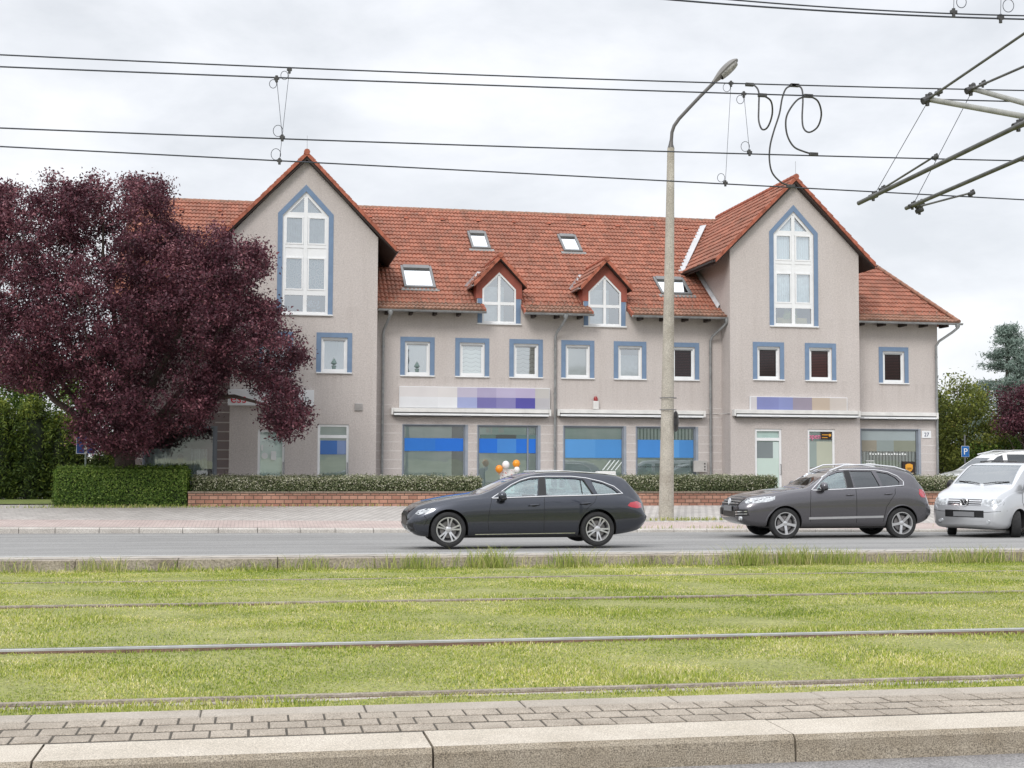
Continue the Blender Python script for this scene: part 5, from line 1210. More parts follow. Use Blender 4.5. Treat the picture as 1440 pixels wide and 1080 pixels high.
sg2 = [[(1.68, 1.215), (2.48, 1.245), (2.46, 1.645), (2.28, 1.625), (2.05, 1.54), (1.85, 1.40)],
       [(2.70, 1.26), (3.35, 1.29), (3.27, 1.49), (3.20, 1.655), (2.62, 1.66)],
       [(3.42, 1.295), (3.86, 1.32), (3.89, 1.40), (3.80, 1.50), (3.62, 1.60), (3.32, 1.65)]]
car2, bv2, body2 = make_car('dark grey off-road car with silver side strip parked at the far kerb', (11.92, 32.25, -.27), R(-1.0), c2, (.86, 3.90), .378, P2, sg2,
    [(-.66, 1.30), (.66, 1.30), (.56, 1.665), (-.56, 1.665)], [(-.58, 1.32), (.58, 1.32), (.52, 1.55), (-.52, 1.55)], None, (1.62, 4.5, .55), tglass={1: TINTG, 2: TINTG}, double=False, rimr=.70)
ch = [(1.56, 1.195), (1.72, 1.33), (1.95, 1.52), (2.15, 1.625), (2.35, 1.685), (2.7, 1.70), (3.3, 1.69), (3.62, 1.64), (3.85, 1.54), (3.99, 1.40), (3.98, 1.31), (3.3, 1.262), (2.5, 1.222), (1.6, 1.19)]
for s in (-1, 1):
    strip(bv2, ch, .0135, CHROME, 'chrome_trim', car2, s, .004, True)
    strip(bv2, [(1.53, 1.17), (1.50, .9), (1.50, .42)], .006, SEAM, 'door_seam', car2, s)
    strip(bv2, [(2.70, 1.23), (2.70, .8), (2.70, .38)], .006, SEAM, 'door_seam', car2, s)
    strip(bv2, [(3.74, 1.28), (3.72, 1.1), (3.60, .95), (3.48, .78), (3.40, .42)], .006, SEAM, 'door_seam', car2, s)
    patch(bv2, [(1.46, .475), (3.40, .515), (3.40, .565), (1.46, .53)], 'y', .008, ALLOY, 'side_strip', car2, s, .014)
    handle(bv2, car2, 2.54, 1.075, P2, s); handle(bv2, car2, 3.54, 1.10, P2, s)
    patch(bv2, [(.07, .90), (.16, .985), (.40, 1.03), (.62, 1.045), (.60, .96), (.45, .905), (.25, .87), (.12, .865)], 'y', .004, LENS, 'headlight', car2, s, .012, .04)
    patch(bv2, [(4.38, 1.10), (4.42, 1.22), (4.56, 1.20), (4.66, 1.08), (4.60, 1.0), (4.44, 1.02)], 'y', .006, RED, 'tail_light', car2, s, .012, .04)
    patch(bv2, [(2.495, 1.25), (2.66, 1.258), (2.61, 1.675), (2.47, 1.67)], 'y', .004, TRIM, 'door_pillar', car2, s, .01)
    mirror(car2, 1.82, s*.90, 1.255, s, P2, (.10, .14, .095))
    rl = MB(); rl.tube([(1.98+.15, s*.63, 1.66), (2.5, s*.645, 1.80), (3.2, s*.65, 1.825), (3.85, s*.635, 1.765), (4.15, s*.62, 1.68)], .02, 8); rl.build('roof_rail', CHROME, car2, True)
    mb = MB(); mb.lathe([(.001, -.02), (.05, -.02), (.055, .02)], (.0, 0, 0), 'x', 12); p = on_body(bv2, s*.72, .50, 'x', -1, .01); mb.v = [(a+p.x, b+p.y, c+p.z) for a, b, c in mb.v]; mb.build('fog_light', LENS, car2, True)
    # dark arch lips
    for wx in (.86, 3.90):
        pts = [(wx+.432*math.cos(t), .39+.432*math.sin(t)) for t in np.linspace(.12, PI-.12, 26)]; mb = MB(); mb.tube([on_body(bv2, a, b, 'y', s, -.004) for a, b in pts], .016, 6); mb.build('arch_lip', P2, car2, True)
def nose(bv, root, items):
    for pl, mt, nm, off in items: patch(bv, pl, 'x', off, mt, nm, root, -1, .012, .05)
nose(bv2, car2, [([(-.60, .80), (.60, .80), (.66, .96), (-.66, .96)], TRIM, 'grille', .006),
    ([(-.60, .845), (.60, .845), (.61, .865), (-.61, .865)], CHROME, 'grille_bar', .02), ([(-.62, .90), (.62, .90), (.63, .92), (-.63, .92)], CHROME, 'grille_bar', .02),
    ([(-.42, .52), (.42, .52), (.50, .70), (-.50, .70)], TRIM, 'air_intake', .006), ([(-.86, .56), (-.52, .54), (-.54, .72), (-.84, .72)], TRIM, 'air_intake', .006), ([(.86, .56), (.52, .54), (.54, .72), (.84, .72)], TRIM, 'air_intake', .006),
    ([(-.84, .60), (-.54, .58), (-.54, .60), (-.84, .62)], CHROME, 'grille_bar', .02), ([(-.84, .66), (-.54, .64), (-.54, .66), (-.84, .68)], CHROME, 'grille_bar', .02),
    ([(-.27, .66), (.27, .66), (.27, .79), (-.27, .79)], PLATE, 'number_plate', .03)])
def vw(root, bv, y, z, r_, mat=None):
    mb = MB(); p = on_body(bv, y, z, 'x', -1, .035); n = 28
    mb.tube([p+Vector((0, r_*math.cos(t), r_*math.sin(t))) for t in np.linspace(0, 2*PI, n+1)[:-1]], r_*.10, 6, closed=True)
    for pts in ([(-.38, .85), (0, .06), (.38, .85)], [(-.93, .35), (-.45, -.75), (0, .02), (.45, -.75), (.93, .35)]):
        mb.tube([p+Vector((0, a*r_, b*r_)) for a, b in pts], r_*.085, 6)
    return mb.build('round_emblem', CHROME, root, True)
vw(car2, bv2, 0, .885, .085)
undertray(car2, .5, 4.3, .78, .25)
for ch_ in car2.children:     # a longer, blunter nose
    if ch_.type == 'MESH' and not ch_.name.startswith('wheel'):
        for v in ch_.data.vertices:
            if v.co.x < .52: v.co.x = .52-(.52-v.co.x)*1.5

# --- silver van at the right edge, nose towards the camera, wheels turned
P3 = paint('silver_paint', (.60, .615, .64), .55, .30, .06)
c3 = Car(4.89, [(0, .74), (.05, .83), (.12, .885), (.25, .925), (.5, .945), (1.0, .952), (4.4, .952), (4.7, .93), (4.85, .88), (4.89, .82)],
    [(0, .80), (.03, .95), (.08, 1.04), (.2, 1.12), (.45, 1.20), (.72, 1.27), (.85, 1.32), (1.05, 1.48), (1.35, 1.71), (1.6, 1.86), (1.85, 1.905), (2.3, 1.93), (4.4, 1.93), (4.7, 1.91), (4.82, 1.84), (4.86, 1.5), (4.89, .9)],
    [(0, .34), (.06, .26), (.25, .22), (4.6, .24), (4.8, .32), (4.89, .4)],
    [(0, .72), (.1, .90), (.3, 1.03), (.7, 1.15), (1.2, 1.19), (4.5, 1.22), (4.7, 1.2), (4.89, .8)], .65, .165, roofe=.055)
sg3 = [[(1.18, 1.215), (2.12, 1.215), (2.10, 1.74), (1.72, 1.74), (1.45, 1.55)], [(2.28, 1.22), (3.35, 1.23), (3.35, 1.76), (2.28, 1.76)], [(3.5, 1.23), (4.5, 1.24), (4.45, 1.76), (3.5, 1.76)]]
A3 = R(32)
vx, vy = at_xy = (18.15, 30.9)
car3, bv3, body3 = make_car('silver van with its nose towards the grass at the right edge of the view', (17.48, 31.25, -.26), A3, c3, (.90, 3.90), .345, P3, sg3,
    [(-.76, 1.355), (.76, 1.355), (.66, 1.84), (-.66, 1.84)], [(-.7, 1.25), (.7, 1.25), (.62, 1.75), (-.62, 1.75)], None, (.98, 4.7, .55), name='parked_van', cat='van', ws=VANG, steer=R(32), double=False, wsback=.75, seats=(2.0, 3.1), tglass={1: TINTG, 2: TINTG})
for s in (-1, 1):
    strip(bv3, [(1.10, 1.19), (1.06, .9), (1.30, .55), (1.32, .32)], .006, SEAM, 'door_seam', car3, s); strip(bv3, [(2.2, 1.8), (2.2, .3)], .006, SEAM, 'door_seam', car3, s)
    strip(bv3, [(1.35, .62), (4.7, .64)], .012, SEAM, 'side_seam', car3, s); handle(bv3, car3, 2.0, 1.02, TRIM, s)
    mirror(car3, 1.30, s*.93, 1.27, s, TRIM, (.10, .12, .14))
    patch(bv3, [(.10*0-s*0+s*.46, .82), (s*.50, .98), (s*.74, 1.0), (s*.90, .98), (s*.90, .84), (s*.70, .80)][::s], 'x', .006, LENS, 'headlight', car3, -1, .012, .04)
    mb = MB(); mb.lathe([(.001, -.02), (.045, -.02), (.05, .02)], (0, 0, 0), 'x', 12); p = on_body(bv3, s*.62, .42, 'x', -1, .01); mb.v = [(a+p.x, b+p.y, c+p.z) for a, b, c in mb.v]; mb.build('fog_light', LENS, car3, True)
    strip(bv3, [(s*.93, .70), (s*.6, .66), (s*.40, .66)], .006, SEAM, 'bumper_seam', car3, -1, 0, False, 'x')
nose(bv3, car3, [([(-.42, .82), (.42, .82), (.44, .98), (-.44, .98)], TRIM, 'grille', .004),
    ([(-.43, .93), (-.12, .93), (-.12, .955), (-.43, .955)], CHROME, 'grille_bar', .02), ([(.12, .93), (.43, .93), (.43, .955), (.12, .955)], CHROME, 'grille_bar', .02),
    ([(-.43, .88), (-.12, .88), (-.12, .90), (-.43, .90)], CHROME, 'grille_bar', .02), ([(.12, .88), (.43, .88), (.43, .90), (.12, .90)], CHROME, 'grille_bar', .02),
    ([(-.43, .83), (-.12, .83), (-.12, .85), (-.43, .85)], CHROME, 'grille_bar', .02), ([(.12, .83), (.43, .83), (.43, .85), (.12, .85)], CHROME, 'grille_bar', .02),
    ([(-.50, .52), (.50, .52), (.50, .70), (-.50, .70)], TRIM, 'air_intake', .004), ([(-.27, .54), (.27, .54), (.27, .66), (-.27, .66)], PLATE, 'number_plate', .03)])
nose(bv3, car3, [([(-.48, .52), (.48, .52), (.48, .70), (-.48, .70)], PLATE, 'number_plate', .022)]) if False else None
vw(car3, bv3, 0, .90, .10)
mb = MB()
for s in (-1, 1): mb.tube([(.86, s*.05, 1.365), (.93, s*.35, 1.41), (.98, s*.66, 1.42)], .012, 5)
mb.build('wiper', TRIM, car3, True)
mb = MB(); mb.tube([(2.3, -.78, 1.93), (2.9, -.78, 1.96), (4.2, -.78, 1.95)], .022, 6); mb.tube([(2.3, .78, 1.93), (2.9, .78, 1.96), (4.2, .78, 1.95)], .022, 6); mb.build('roof_rail', TRIM, car3, True)
undertray(car3, .5, 4.4, .78, .2); car3.scale = (1.04, 1.04, .98)

# --- dark car half hidden behind the off-road car, and a white car on the car park
P4 = paint('dark_green_paint', (.016, .019, .018), .4, .3, .05)
c4 = Car(4.2, [(0, .58), (.08, .74), (.3, .84), (.8, .88), (3.6, .88), (4.0, .82), (4.2, .62)],
    [(0, .62), (.1, .76), (.5, .90), (.95, .98), (1.2, 1.06), (1.6, 1.28), (1.95, 1.43), (2.4, 1.50), (3.2, 1.48), (3.8, 1.40), (4.0, 1.2), (4.12, .95), (4.2, .7)],
    [(0, .36), (.1, .24), (3.9, .24), (4.2, .4)], [(0, .55), (.3, .74), (.9, .90), (3.6, .98), (4.0, .9), (4.2, .6)], .45, .25)
sg4 = [[(1.55, .95), (2.2, .97), (2.2, 1.36), (1.95, 1.33), (1.75, 1.2)], [(2.32, .975), (3.5, 1.0), (3.35, 1.3), (3.1, 1.36), (2.32, 1.37)]]
car4, bv4, body4 = make_car('dark small car parked behind the grey off-road car', (16.25, 39.6, -.02), R(2), c4, (.8, 3.35), .31, P4, sg4, [(-.55, 1.03), (.55, 1.03), (.48, 1.36), (-.48, 1.36)], [(-.5, 1.0), (.5, 1.0), (.45, 1.3), (-.45, 1.3)], None, (1.35, 3.9, .45), glassm=TINTG, ws=TINTG)
for s in (-1, 1): patch(bv4, [(.08, .58), (.14, .68), (.4, .74), (.35, .62)], 'y', .004, LENS, 'headlight', car4, s, .01, .05); mirror(car4, 1.6, s*.84, .97, s, P4)
undertray(car4, .5, 3.8, .7, .2)
P5 = paint('white_paint', (.82, .83, .84), .0, .35, .02)
c5 = Car(4.5, [(0, .6), (.08, .76), (.3, .87), (.8, .91), (4.0, .91), (4.3, .86), (4.5, .7)],
    [(0, .72), (.08, .86), (.5, 1.0), (.95, 1.08), (1.15, 1.15), (1.55, 1.42), (1.95, 1.65), (2.3, 1.76), (3.2, 1.80), (4.0, 1.77), (4.3, 1.6), (4.42, 1.1), (4.5, .8)],
    [(0, .36), (.1, .24), (4.2, .24), (4.5, .4)], [(0, .6), (.3, .84), (.9, 1.0), (3.6, 1.06), (4.2, 1.0), (4.5, .7)], .6, .22)
sg5 = [[(1.25, 1.06), (2.15, 1.1), (2.15, 1.64), (1.95, 1.58), (1.62, 1.36)], [(2.32, 1.1), (3.2, 1.12), (3.2, 1.66), (2.32, 1.66)], [(3.32, 1.12), (4.1, 1.12), (4.0, 1.62), (3.32, 1.66)]]
car5, bv5, body5 = make_car('white people carrier parked behind the hedge at the house end', (24.95, 46.35, .14), R(0), c5, (.85, 3.6), .32, P5, sg5, [(-.6, 1.15), (.6, 1.15), (.5, 1.66), (-.5, 1.66)], [(-.6, 1.1), (.6, 1.1), (.5, 1.6), (-.5, 1.6)], None, (1.25, 4.2, .5), glassm=TINTG, ws=TINTG)
for s in (-1, 1):
    mirror(car5, 1.5, s*.88, 1.10, s, P5); rl = MB(); rl.tube([(1.9, s*.62, 1.66), (2.6, s*.66, 1.80), (4.0, s*.66, 1.80)], .018, 6); rl.build('roof_rail', CHROME, car5, True)
car5.scale = (1, 1, 1.06)
undertray(car5, .5, 4.1, .7, .2)

# ================================================================ VEGETATION
def leaves(name, pts, size, mat, parent=None, loc=None, tone=None, aspect=.55, nrm=None, curl=.25, kind=None):
    """folded leaf: two triangles about a midrib, random orientation biased to nrm"""
    n = len(pts); d = rng.normal(size=(n, 3)); d /= np.linalg.norm(d, axis=1)[:, None]+1e-9
    if nrm is not None: d = d*.75+nrm; d /= np.linalg.norm(d, axis=1)[:, None]+1e-9
    t = rng.normal(size=(n, 3)); t -= d*(t*d).sum(1)[:, None]; t /= np.linalg.norm(t, axis=1)[:, None]+1e-9
    b = np.cross(d, t); L_ = (size*rng.uniform(.6, 1.35, n))[:, None]; w = L_*aspect*.5
    V = np.empty((n, 4, 3)); V[:, 0] = pts-t*L_*.5; V[:, 1] = pts+b*w+d*L_*curl*.4; V[:, 2] = pts+t*L_*.5; V[:, 3] = pts-b*w+d*L_*curl*.4
    me = bpy.data.meshes.new(name); me.vertices.add(n*4); me.vertices.foreach_set('co', V.ravel()); k = np.arange(n)*4
    me.loops.add(n*6); me.loops.foreach_set('vertex_index', np.stack([k, k+1, k+2, k, k+2, k+3], 1).ravel().astype(np.int32))
    me.polygons.add(n*2); me.polygons.foreach_set('loop_start', (np.arange(n*2)*3).astype(np.int32))
    ca = me.attributes.new('tone', 'FLOAT', 'POINT'); tv = rng.random(n) if tone is None else tone; ca.data.foreach_set('value', np.repeat(tv, 4).astype(np.float32))
    me.materials.append(mat); me.update(calc_edges=True); me.validate(); return link(name, me, parent, loc)
PLUM = leafmat('plum_leaf', [(0, (.045, .018, .026)), (.5, (.105, .036, .052)), (.85, (.19, .068, .088)), (1, (.32, .14, .16))], .42, .22)
GREEN = leafmat('green_leaf', [(0, (.028, .065, .012)), (.5, (.065, .125, .022)), (.9, (.13, .20, .035)), (1, (.25, .32, .08))], .5, .25)
YELG = leafmat('yellowgreen_leaf', [(0, (.09, .12, .025)), (.5, (.19, .22, .045)), (.9, (.32, .34, .075)), (1, (.32, .24, .07))], .6, .3)
BLUEG = leafmat('bluegreen_leaf', [(0, (.10, .15, .12)), (.5, (.20, .27, .23)), (1, (.34, .41, .36))], .6, .15)
DARKG_L = leafmat('darkgreen_leaf', [(0, (.015, .03, .012)), (.5, (.035, .06, .022)), (1, (.08, .11, .04))], .6, .15)
THUJA = leafmat('thuja_leaf', [(0, (.022, .045, .009)), (.45, (.07, .11, .018)), (.85, (.19, .24, .035)), (1, (.32, .35, .06))], .6, .2)
BRIGHT = leafmat('bright_leaf', [(0, (.035, .07, .012)), (.5, (.10, .18, .03)), (.9, (.22, .32, .06)), (1, (.28, .36, .09))], .5, .3)
VARIEG = leafmat('variegated_leaf', [(0, (.04, .065, .025)), (.4, (.10, .13, .05)), (.6, (.20, .22, .11)), (.8, (.42, .42, .28)), (1, (.62, .60, .48))], .45, .2)
BARK = rough_mat('bark', (.045, .032, .028), (.10, .075, .06), 3, 25, .6, .8, bd=.02)
TWIGM = plain('twig', (.05, .032, .03), .9, var=.2)
def inside(poly, x, y):
    r_ = np.zeros(len(x), bool); n = len(poly)
    for i in range(n):
        (x0, y0), (x1, y1) = poly[i], poly[(i+1) % n]
        c = ((y0 > y) != (y1 > y)); xi = (x1-x0)*(y-y0)/(y1-y0+1e-12)+x0; r_ ^= c & (x < xi)
    return r_
def edge_dist(poly, x, y):
    d = np.full(len(x), 1e9); n = len(poly)
    for i in range(n):
        (x0, y0), (x1, y1) = poly[i], poly[(i+1) % n]; vx_, vy_ = x1-x0, y1-y0; L2 = vx_*vx_+vy_*vy_+1e-9
        t = np.clip(((x-x0)*vx_+(y-y0)*vy_)/L2, 0, 1); d = np.minimum(d, np.hypot(x-x0-t*vx_, y-y0-t*vy_))
    return d
def grow(parent, base, top, r0, tips, nl=7, seed=1, mat=BARK, limbr=.45, kmin=.35, rtip=.008, twig_every=1):
    """trunk as one part, limbs and twigs as another: every tip hooks onto the nearest limb point below it"""
    r_ = np.random.default_rng(seed); base = Vector(base); top = Vector(top)
    mb = MB(); n = 7; pts = [base.lerp(top, i/(n-1))+Vector((r_.normal(0, .03), r_.normal(0, .03), 0))*(0 < i < n-1) for i in range(n)]
    mb.tube([pts[0]-Vector((0, 0, .15))]+pts, [r0*1.45, r0*1.2]+[r0*(1-.35*i/(n-1)) for i in range(1, n)], 12); mb.build('trunk', mat, parent, True)
    nodes = [np.array(top)]; rad = [r0*.6]; mb = MB()
    idx = r_.choice(len(tips), min(nl, len(tips)), replace=False)
    # spread limb ends by farthest-point picking
    far = [int(np.argmax(np.linalg.norm(tips-np.array(top), axis=1)))]
    for _ in range(nl-1):
        dm = np.min([np.linalg.norm(tips-tips[j], axis=1) for j in far], axis=0); far.append(int(np.argmax(dm)))
    st = [pts[-1], pts[-2], pts[-3]]
    for c, j in enumerate(far):
        e_ = Vector(tips[j]); s0 = st[c % 3]; d = e_-s0; k = 9; P = []
        for i in range(k):
            t = i/(k-1); p = s0+d*t; p.z += (.22 if d.z < .45*d.length else -.05)*d.length*math.sin(PI*t); p += Vector(r_.normal(0, .06, 3))*(0 < i < k-1)*min(1, d.length/3); P.append(p)
        rr = [max(rtip*1.5, r0*limbr*(1-.93*(i/(k-1))**.8)) for i in range(k)]
        mb.tube(P, rr, 7)
        for p, q in zip(P, P[1:]): nodes += [np.array(p), np.array((p+q)/2)]; 
    nodes = np.array(nodes)
    order = np.argsort(np.linalg.norm(tips-np.array(top), axis=1)); allp = [nodes]; cur = nodes
    for j in order[::twig_every]:
        t = tips[j]; dd = np.linalg.norm(cur-t, axis=1)+.35*np.maximum(0, cur[:, 2]-t[2]); i = int(np.argmin(dd)); s_ = cur[i]; L_ = np.linalg.norm(t-s_)
        if L_ < .05: continue
        m_ = (s_+t)/2+r_.normal(0, .05, 3)*min(1, L_); mb.tube([Vector(s_), Vector(m_), Vector(t)], [rtip+.012*min(1, L_), rtip+.006*min(1, L_), rtip*.6], 4, caps=False); cur = np.vstack([cur, m_[None], t[None]])
    mb.build('branch', mat, parent, False, recalc=False)
def cluster_leaves(tips, per, rad, flat=.7):
    n = len(tips)*per; c = np.repeat(tips, per, 0); o = rng.normal(size=(n, 3))*rad*.5; o[:, 2] *= flat; return c+o
# purple plum tree in front of the left end of the house
PLX = [(-12, 262), (20, 256), (42, 262), (55, 250), (70, 244), (82, 240), (96, 258), (112, 258), (124, 248), (136, 240), (148, 252), (165, 252), (178, 244), (190, 243), (204, 234), (214, 243), (228, 254), (243, 262), (236, 282), (243, 318), (262, 322), (290, 316), (318, 318), (330, 338), (352, 338), (366, 336), (380, 360), (374, 386), (358, 412), (388, 424), (404, 434), (412, 452), (418, 470), (428, 490), (432, 504), (418, 514), (404, 526), (420, 548), (436, 582), (432, 600), (412, 616), (404, 626), (386, 616), (376, 600), (366, 588), (362, 566), (352, 540), (318, 536), (300, 576), (286, 604), (262, 614), (236, 606), (214, 624), (196, 642), (172, 638), (156, 634), (132, 636), (108, 618), (100, 596), (84, 566), (60, 556), (30, 548), (-6, 540), (-30, 500), (-36, 400), (-34, 300)]
def pix(x, y, Y):
    d = _f*FPX+_r*(x-720)-_u*(y-540); t = Y/d.y; return d.x*t, CZ+d.z*t
pl = [pix(x, y, 43.2) for x, y in PLX]
def fill(poly, n, seed, yc, maxd, lim=None, k=1.9):
    r_ = np.random.default_rng(seed); x0, x1 = min(p[0] for p in poly), max(p[0] for p in poly); z0, z1 = min(p[1] for p in poly), max(p[1] for p in poly)
    X = r_.uniform(x0, x1, n*6); Z = r_.uniform(z0, z1, n*6); m_ = inside(poly, X, Z); X, Z = X[m_], Z[m_]; d = edge_dist(poly, X, Z)
    m2 = d > .10; X, Z, d = X[m2][:n], Z[m2][:n], d[m2][:n]
    th = np.minimum(maxd, .25+k*np.sqrt(d)*1.0); u = r_.uniform(-1, 1, len(X)); u = np.sign(u)*np.abs(u)**.6
    Y = yc+u*th
    if lim: Y = np.minimum(Y, lim(X, Z))
    # perspective-true: move sideways so that the outline keeps its angular size at its own distance
    s = Y/43.2; return np.stack([X*s, Y, CZ+(Z-CZ)*s], 1)
tips = fill(pl, 2900, 3, 43.2, 3.6, lambda X, Z: np.where((X > -1.4) & (Z < 10), 46.4-rng.random(len(X))*1.2, 47.0-rng.random(len(X))))
# clumps: thin out by a 3-d noise so that sky gaps open towards the upper left
g = vnoise(tips[:, 0]*1.0, tips[:, 2]+tips[:, 1]*.35, 2.4, 21)
keep = g > np.where(tips[:, 0] < -3.6, -.27, -.42)
tips = tips[keep]
T = empty('purple_plum_tree', (-3.95, 43.9, .13)); tag(T, 'large purple-leaved tree in front of the left end of the house', 'tree', 'trees around the house')
loc_ = np.array((-3.95, 43.9, .13)); tl = tips-loc_
grow(T, (0, 0, 0), (.02, -.05, 2.15), .40, tl, 13, 4, twig_every=1)
k = 78; pts = cluster_leaves(tl, k, .36); tn = np.clip(rng.normal(.48, .2, len(pts))+.28*np.repeat(rng.normal(0, .6, len(tl))+.9*vnoise(tl[:, 0]+tl[:, 1], tl[:, 2], 3.0, 77), k)+.02*(pts[:, 2]-5), 0, 1)  # tone also rises with height: light on the crown top put into colour
leaves('crown', pts, .10, PLUM, T, tone=tn, aspect=.5)
# generic crowns
def crown_tips(blobs, n, seed, shell=.45):
    r_ = np.random.default_rng(seed); vol = np.array([b[3]*b[4]*b[5] for b in blobs]); out = []
    for b, v in zip(blobs, vol):
        k = max(4, int(n*v/vol.sum())); d = r_.normal(size=(k, 3)); d /= np.linalg.norm(d, axis=1)[:, None]; rr = r_.uniform(shell, 1, k)**.5*(1+.12*r_.normal(size=k))
        out.append(np.array(b[:3])+d*rr[:, None]*np.array(b[3:6]))
    return np.concatenate(out)
def tree(name, label, x, y, blobs, n, per, size, mat, r0=.15, th=2.0, seed=1, rad=.5, nl=7, z=.12, cat='tree', asp=.55, flat=.7, tone=0):
    t = empty(name, (x, y, z)); tag(t, label, cat, 'trees around the house'); tp = crown_tips(blobs, n, seed)
    grow(t, (0, 0, 0), (0, 0, th), r0, tp, nl, seed, twig_every=2); p = cluster_leaves(tp, per, rad, flat)
    leaves('crown', p, size, mat, t, aspect=asp, tone=np.clip(rng.normal(.45+tone, .22, len(p))+.3*np.repeat(rng.normal(0, .5, len(tp)), per), 0, 1)); return t
def conifer(name, label, x, y, h, r0, mat, n=1500, per=26, seed=1, z=.12, lean=0, droop=.15, size=.16):
    t = empty(name, (x, y, z)); tag(t, label, 'tree', 'trees around the house'); r_ = np.random.default_rng(seed)
    mb = MB(); mb.tube([(0, 0, -.1), (0, 0, h*.5), (lean, 0, h)], [r0*.09+.06, r0*.05+.04, .02], 9); mb.build('trunk', BARK, t, True)
    mb = MB(); P = []
    nb = n//8
    for i in range(nb):
        f = r_.random()**.8; zz_ = h*(.06+.93*f); a = r_.uniform(0, 2*PI); rr = r0*(1-f)**.75*r_.uniform(.6, 1.15)+.12; up = h*.03*(1 if f > .5 else -.6)
        e_ = Vector((lean*f+rr*math.cos(a), rr*math.sin(a), zz_+up-droop*rr)); s0 = Vector((lean*f, 0, zz_)); mb.tube([s0, s0.lerp(e_, .5)+Vector((0, 0, .08*rr)), e_], [.02, .012, .005], 4, caps=False)
        for k_ in range(8): tt = r_.uniform(.3, 1.03); P.append(np.array(s0.lerp(e_, tt))+r_.normal(0, .10, 3)*[1, 1, .4])
    mb.build('branch', BARK, t, False, recalc=False); P = np.array(P); pts = cluster_leaves(P, per, .30, .55)
    leaves('crown', pts, size, mat, t, aspect=.22, curl=.1, tone=np.clip(rng.normal(.5, .25, len(pts)), 0, 1)); return t
# right of the house
tree('broadleaf_tree', 'dark bushy tree close beside the right house corner', 30.4, 57.5, [(-.4, 0, 3.2, 1.5, 1.4, 1.6), (-.6, 0, 1.8, 1.6, 1.4, 1.5), (-.1, 0, 5.0, .5, .6, .8)], 150, 70, .15, DARKG_L, .16, 2, 11, .5)
tree('broadleaf_tree', 'yellow-green drooping tree behind the blue parking sign', 30.2, 54.2, [(.0, 0, 4.1, 1.35, 1.1, .9), (-1.0, 0, 2.9, 1.0, 1.0, .85), (1.2, 0, 2.4, 1.2, 1, .9), (0, 0, 1.7, 1.7, 1.1, .8)], 210, 70, .13, YELG, .12, 2.4, 12, .5, tone=-.08)
conifer('blue_conifer', 'tall blue-green conifer rising behind the parked vehicles on the right', 36.6, 61.0, 8.1, 3.8, BLUEG, 1500, 16, 13, droop=.10, size=.19)
conifer('blue_conifer', 'smaller blue-green conifer behind the purple shrub at the right edge', 39.0, 63.0, 6.6, 2.4, BLUEG, 1000, 18, 14, droop=.2, size=.2)
tree('purple_plum_tree', 'small purple-leaved tree at the right edge of the view', 31.9, 52.0, [(.1, 0, 3.75, 1.05, 1.0, .95), (-.6, 0, 3.1, .6, .7, .5), (.9, 0, 3.0, .9, .8, .8)], 170, 76, .11, PLUM, .09, 2.1, 15, .42)
tree('broadleaf_tree', 'light green leafy bush under the small purple tree', 33.2, 53.6, [(-.8, 0, 1.6, 1.0, .9, .9), (.9, 0, 1.8, 1.2, .9, 1.0), (-2.4, 0, 1.2, 1.0, .8, .8)], 120, 60, .15, BRIGHT, .07, .8, 16, .45, cat='bush')
tree('broadleaf_tree', 'broad green tree mass far behind the car park', 36.0, 66.0, [(-3, 0, 2.6, 2.6, 1.6, 2.4), (0, 0, 2.4, 2.6, 1.6, 2.2), (3.5, 0, 3.0, 3, 1.8, 2.8), (7.5, 0, 3.0, 3, 1.8, 2.8)], 340, 60, .2, GREEN, .25, 2, 17, .6)
tree('broadleaf_tree', 'thin dark-leaved treetop showing just above the yellow-green tree', 33.9, 66, [(0, 0, 5.7, .9, .9, 1.0), (-.8, 0, 4.9, .9, .8, .8)], 46, 34, .15, DARKG_L, .12, 3.6, 18, .4)
# left of the house
tree('broadleaf_tree', 'light green tree behind the tall dark hedge', -8.5, 55.5, [(-1.8, 0, 4.3, 2.2, 1.8, 1.9), (.9, 0, 3.9, 1.9, 1.6, 1.5), (-4.4, 0, 4.6, 2.2, 1.8, 2.0), (2.6, 0, 3.1, 1.5, 1.2, 1.2)], 360, 64, .15, BRIGHT, .2, 2.4, 31, .55)
def thuja(x, y, h, r0, seed, label):
    t = empty('conifer_hedge_plant', (x, y, .12)); tag(t, label, 'conifer', 'tall dark conifers of the left hedge'); r_ = np.random.default_rng(seed)
    mb = MB(); mb.tube([(0, 0, -.1), (0, 0, h*.9)], [.07, .02], 7); mb.build('trunk', BARK, t, True)
    mb = MB(); mb.lathe([(r0*.7, .1), (r0*.8, h*.3), (r0*.66, h*.7), (r0*.3, h*.93), (.001, h*.95)], seg=12); mb.build('inner_growth', M('inner_green', (.012, .02, .006), .9, var=.4), t, True)
    n = 320; a = r_.uniform(0, 2*PI, n); f = r_.random(n); R_ = r0*np.interp(f, [0, .3, .7, 1], [.9, 1.0, .86, .2])*(1+.12*r_.normal(size=n)); tp = np.stack([R_*np.cos(a), R_*np.sin(a), .1+h*f+.05*r_.normal(size=n)], 1)
    per = 34; o = r_.normal(size=(n*per, 3))*[.10, .10, .20]; p = np.repeat(tp, per, 0)+o
    leaves('foliage', p, .14, THUJA, t, aspect=.3, curl=.1, tone=np.clip(rng.normal(.30, .18, len(p))+np.repeat(.35*(tp[:, 2]/h)**3+.15*r_.normal(size=n), per), 0, 1))  # tone climbs towards the tip: a top highlight painted into the foliage
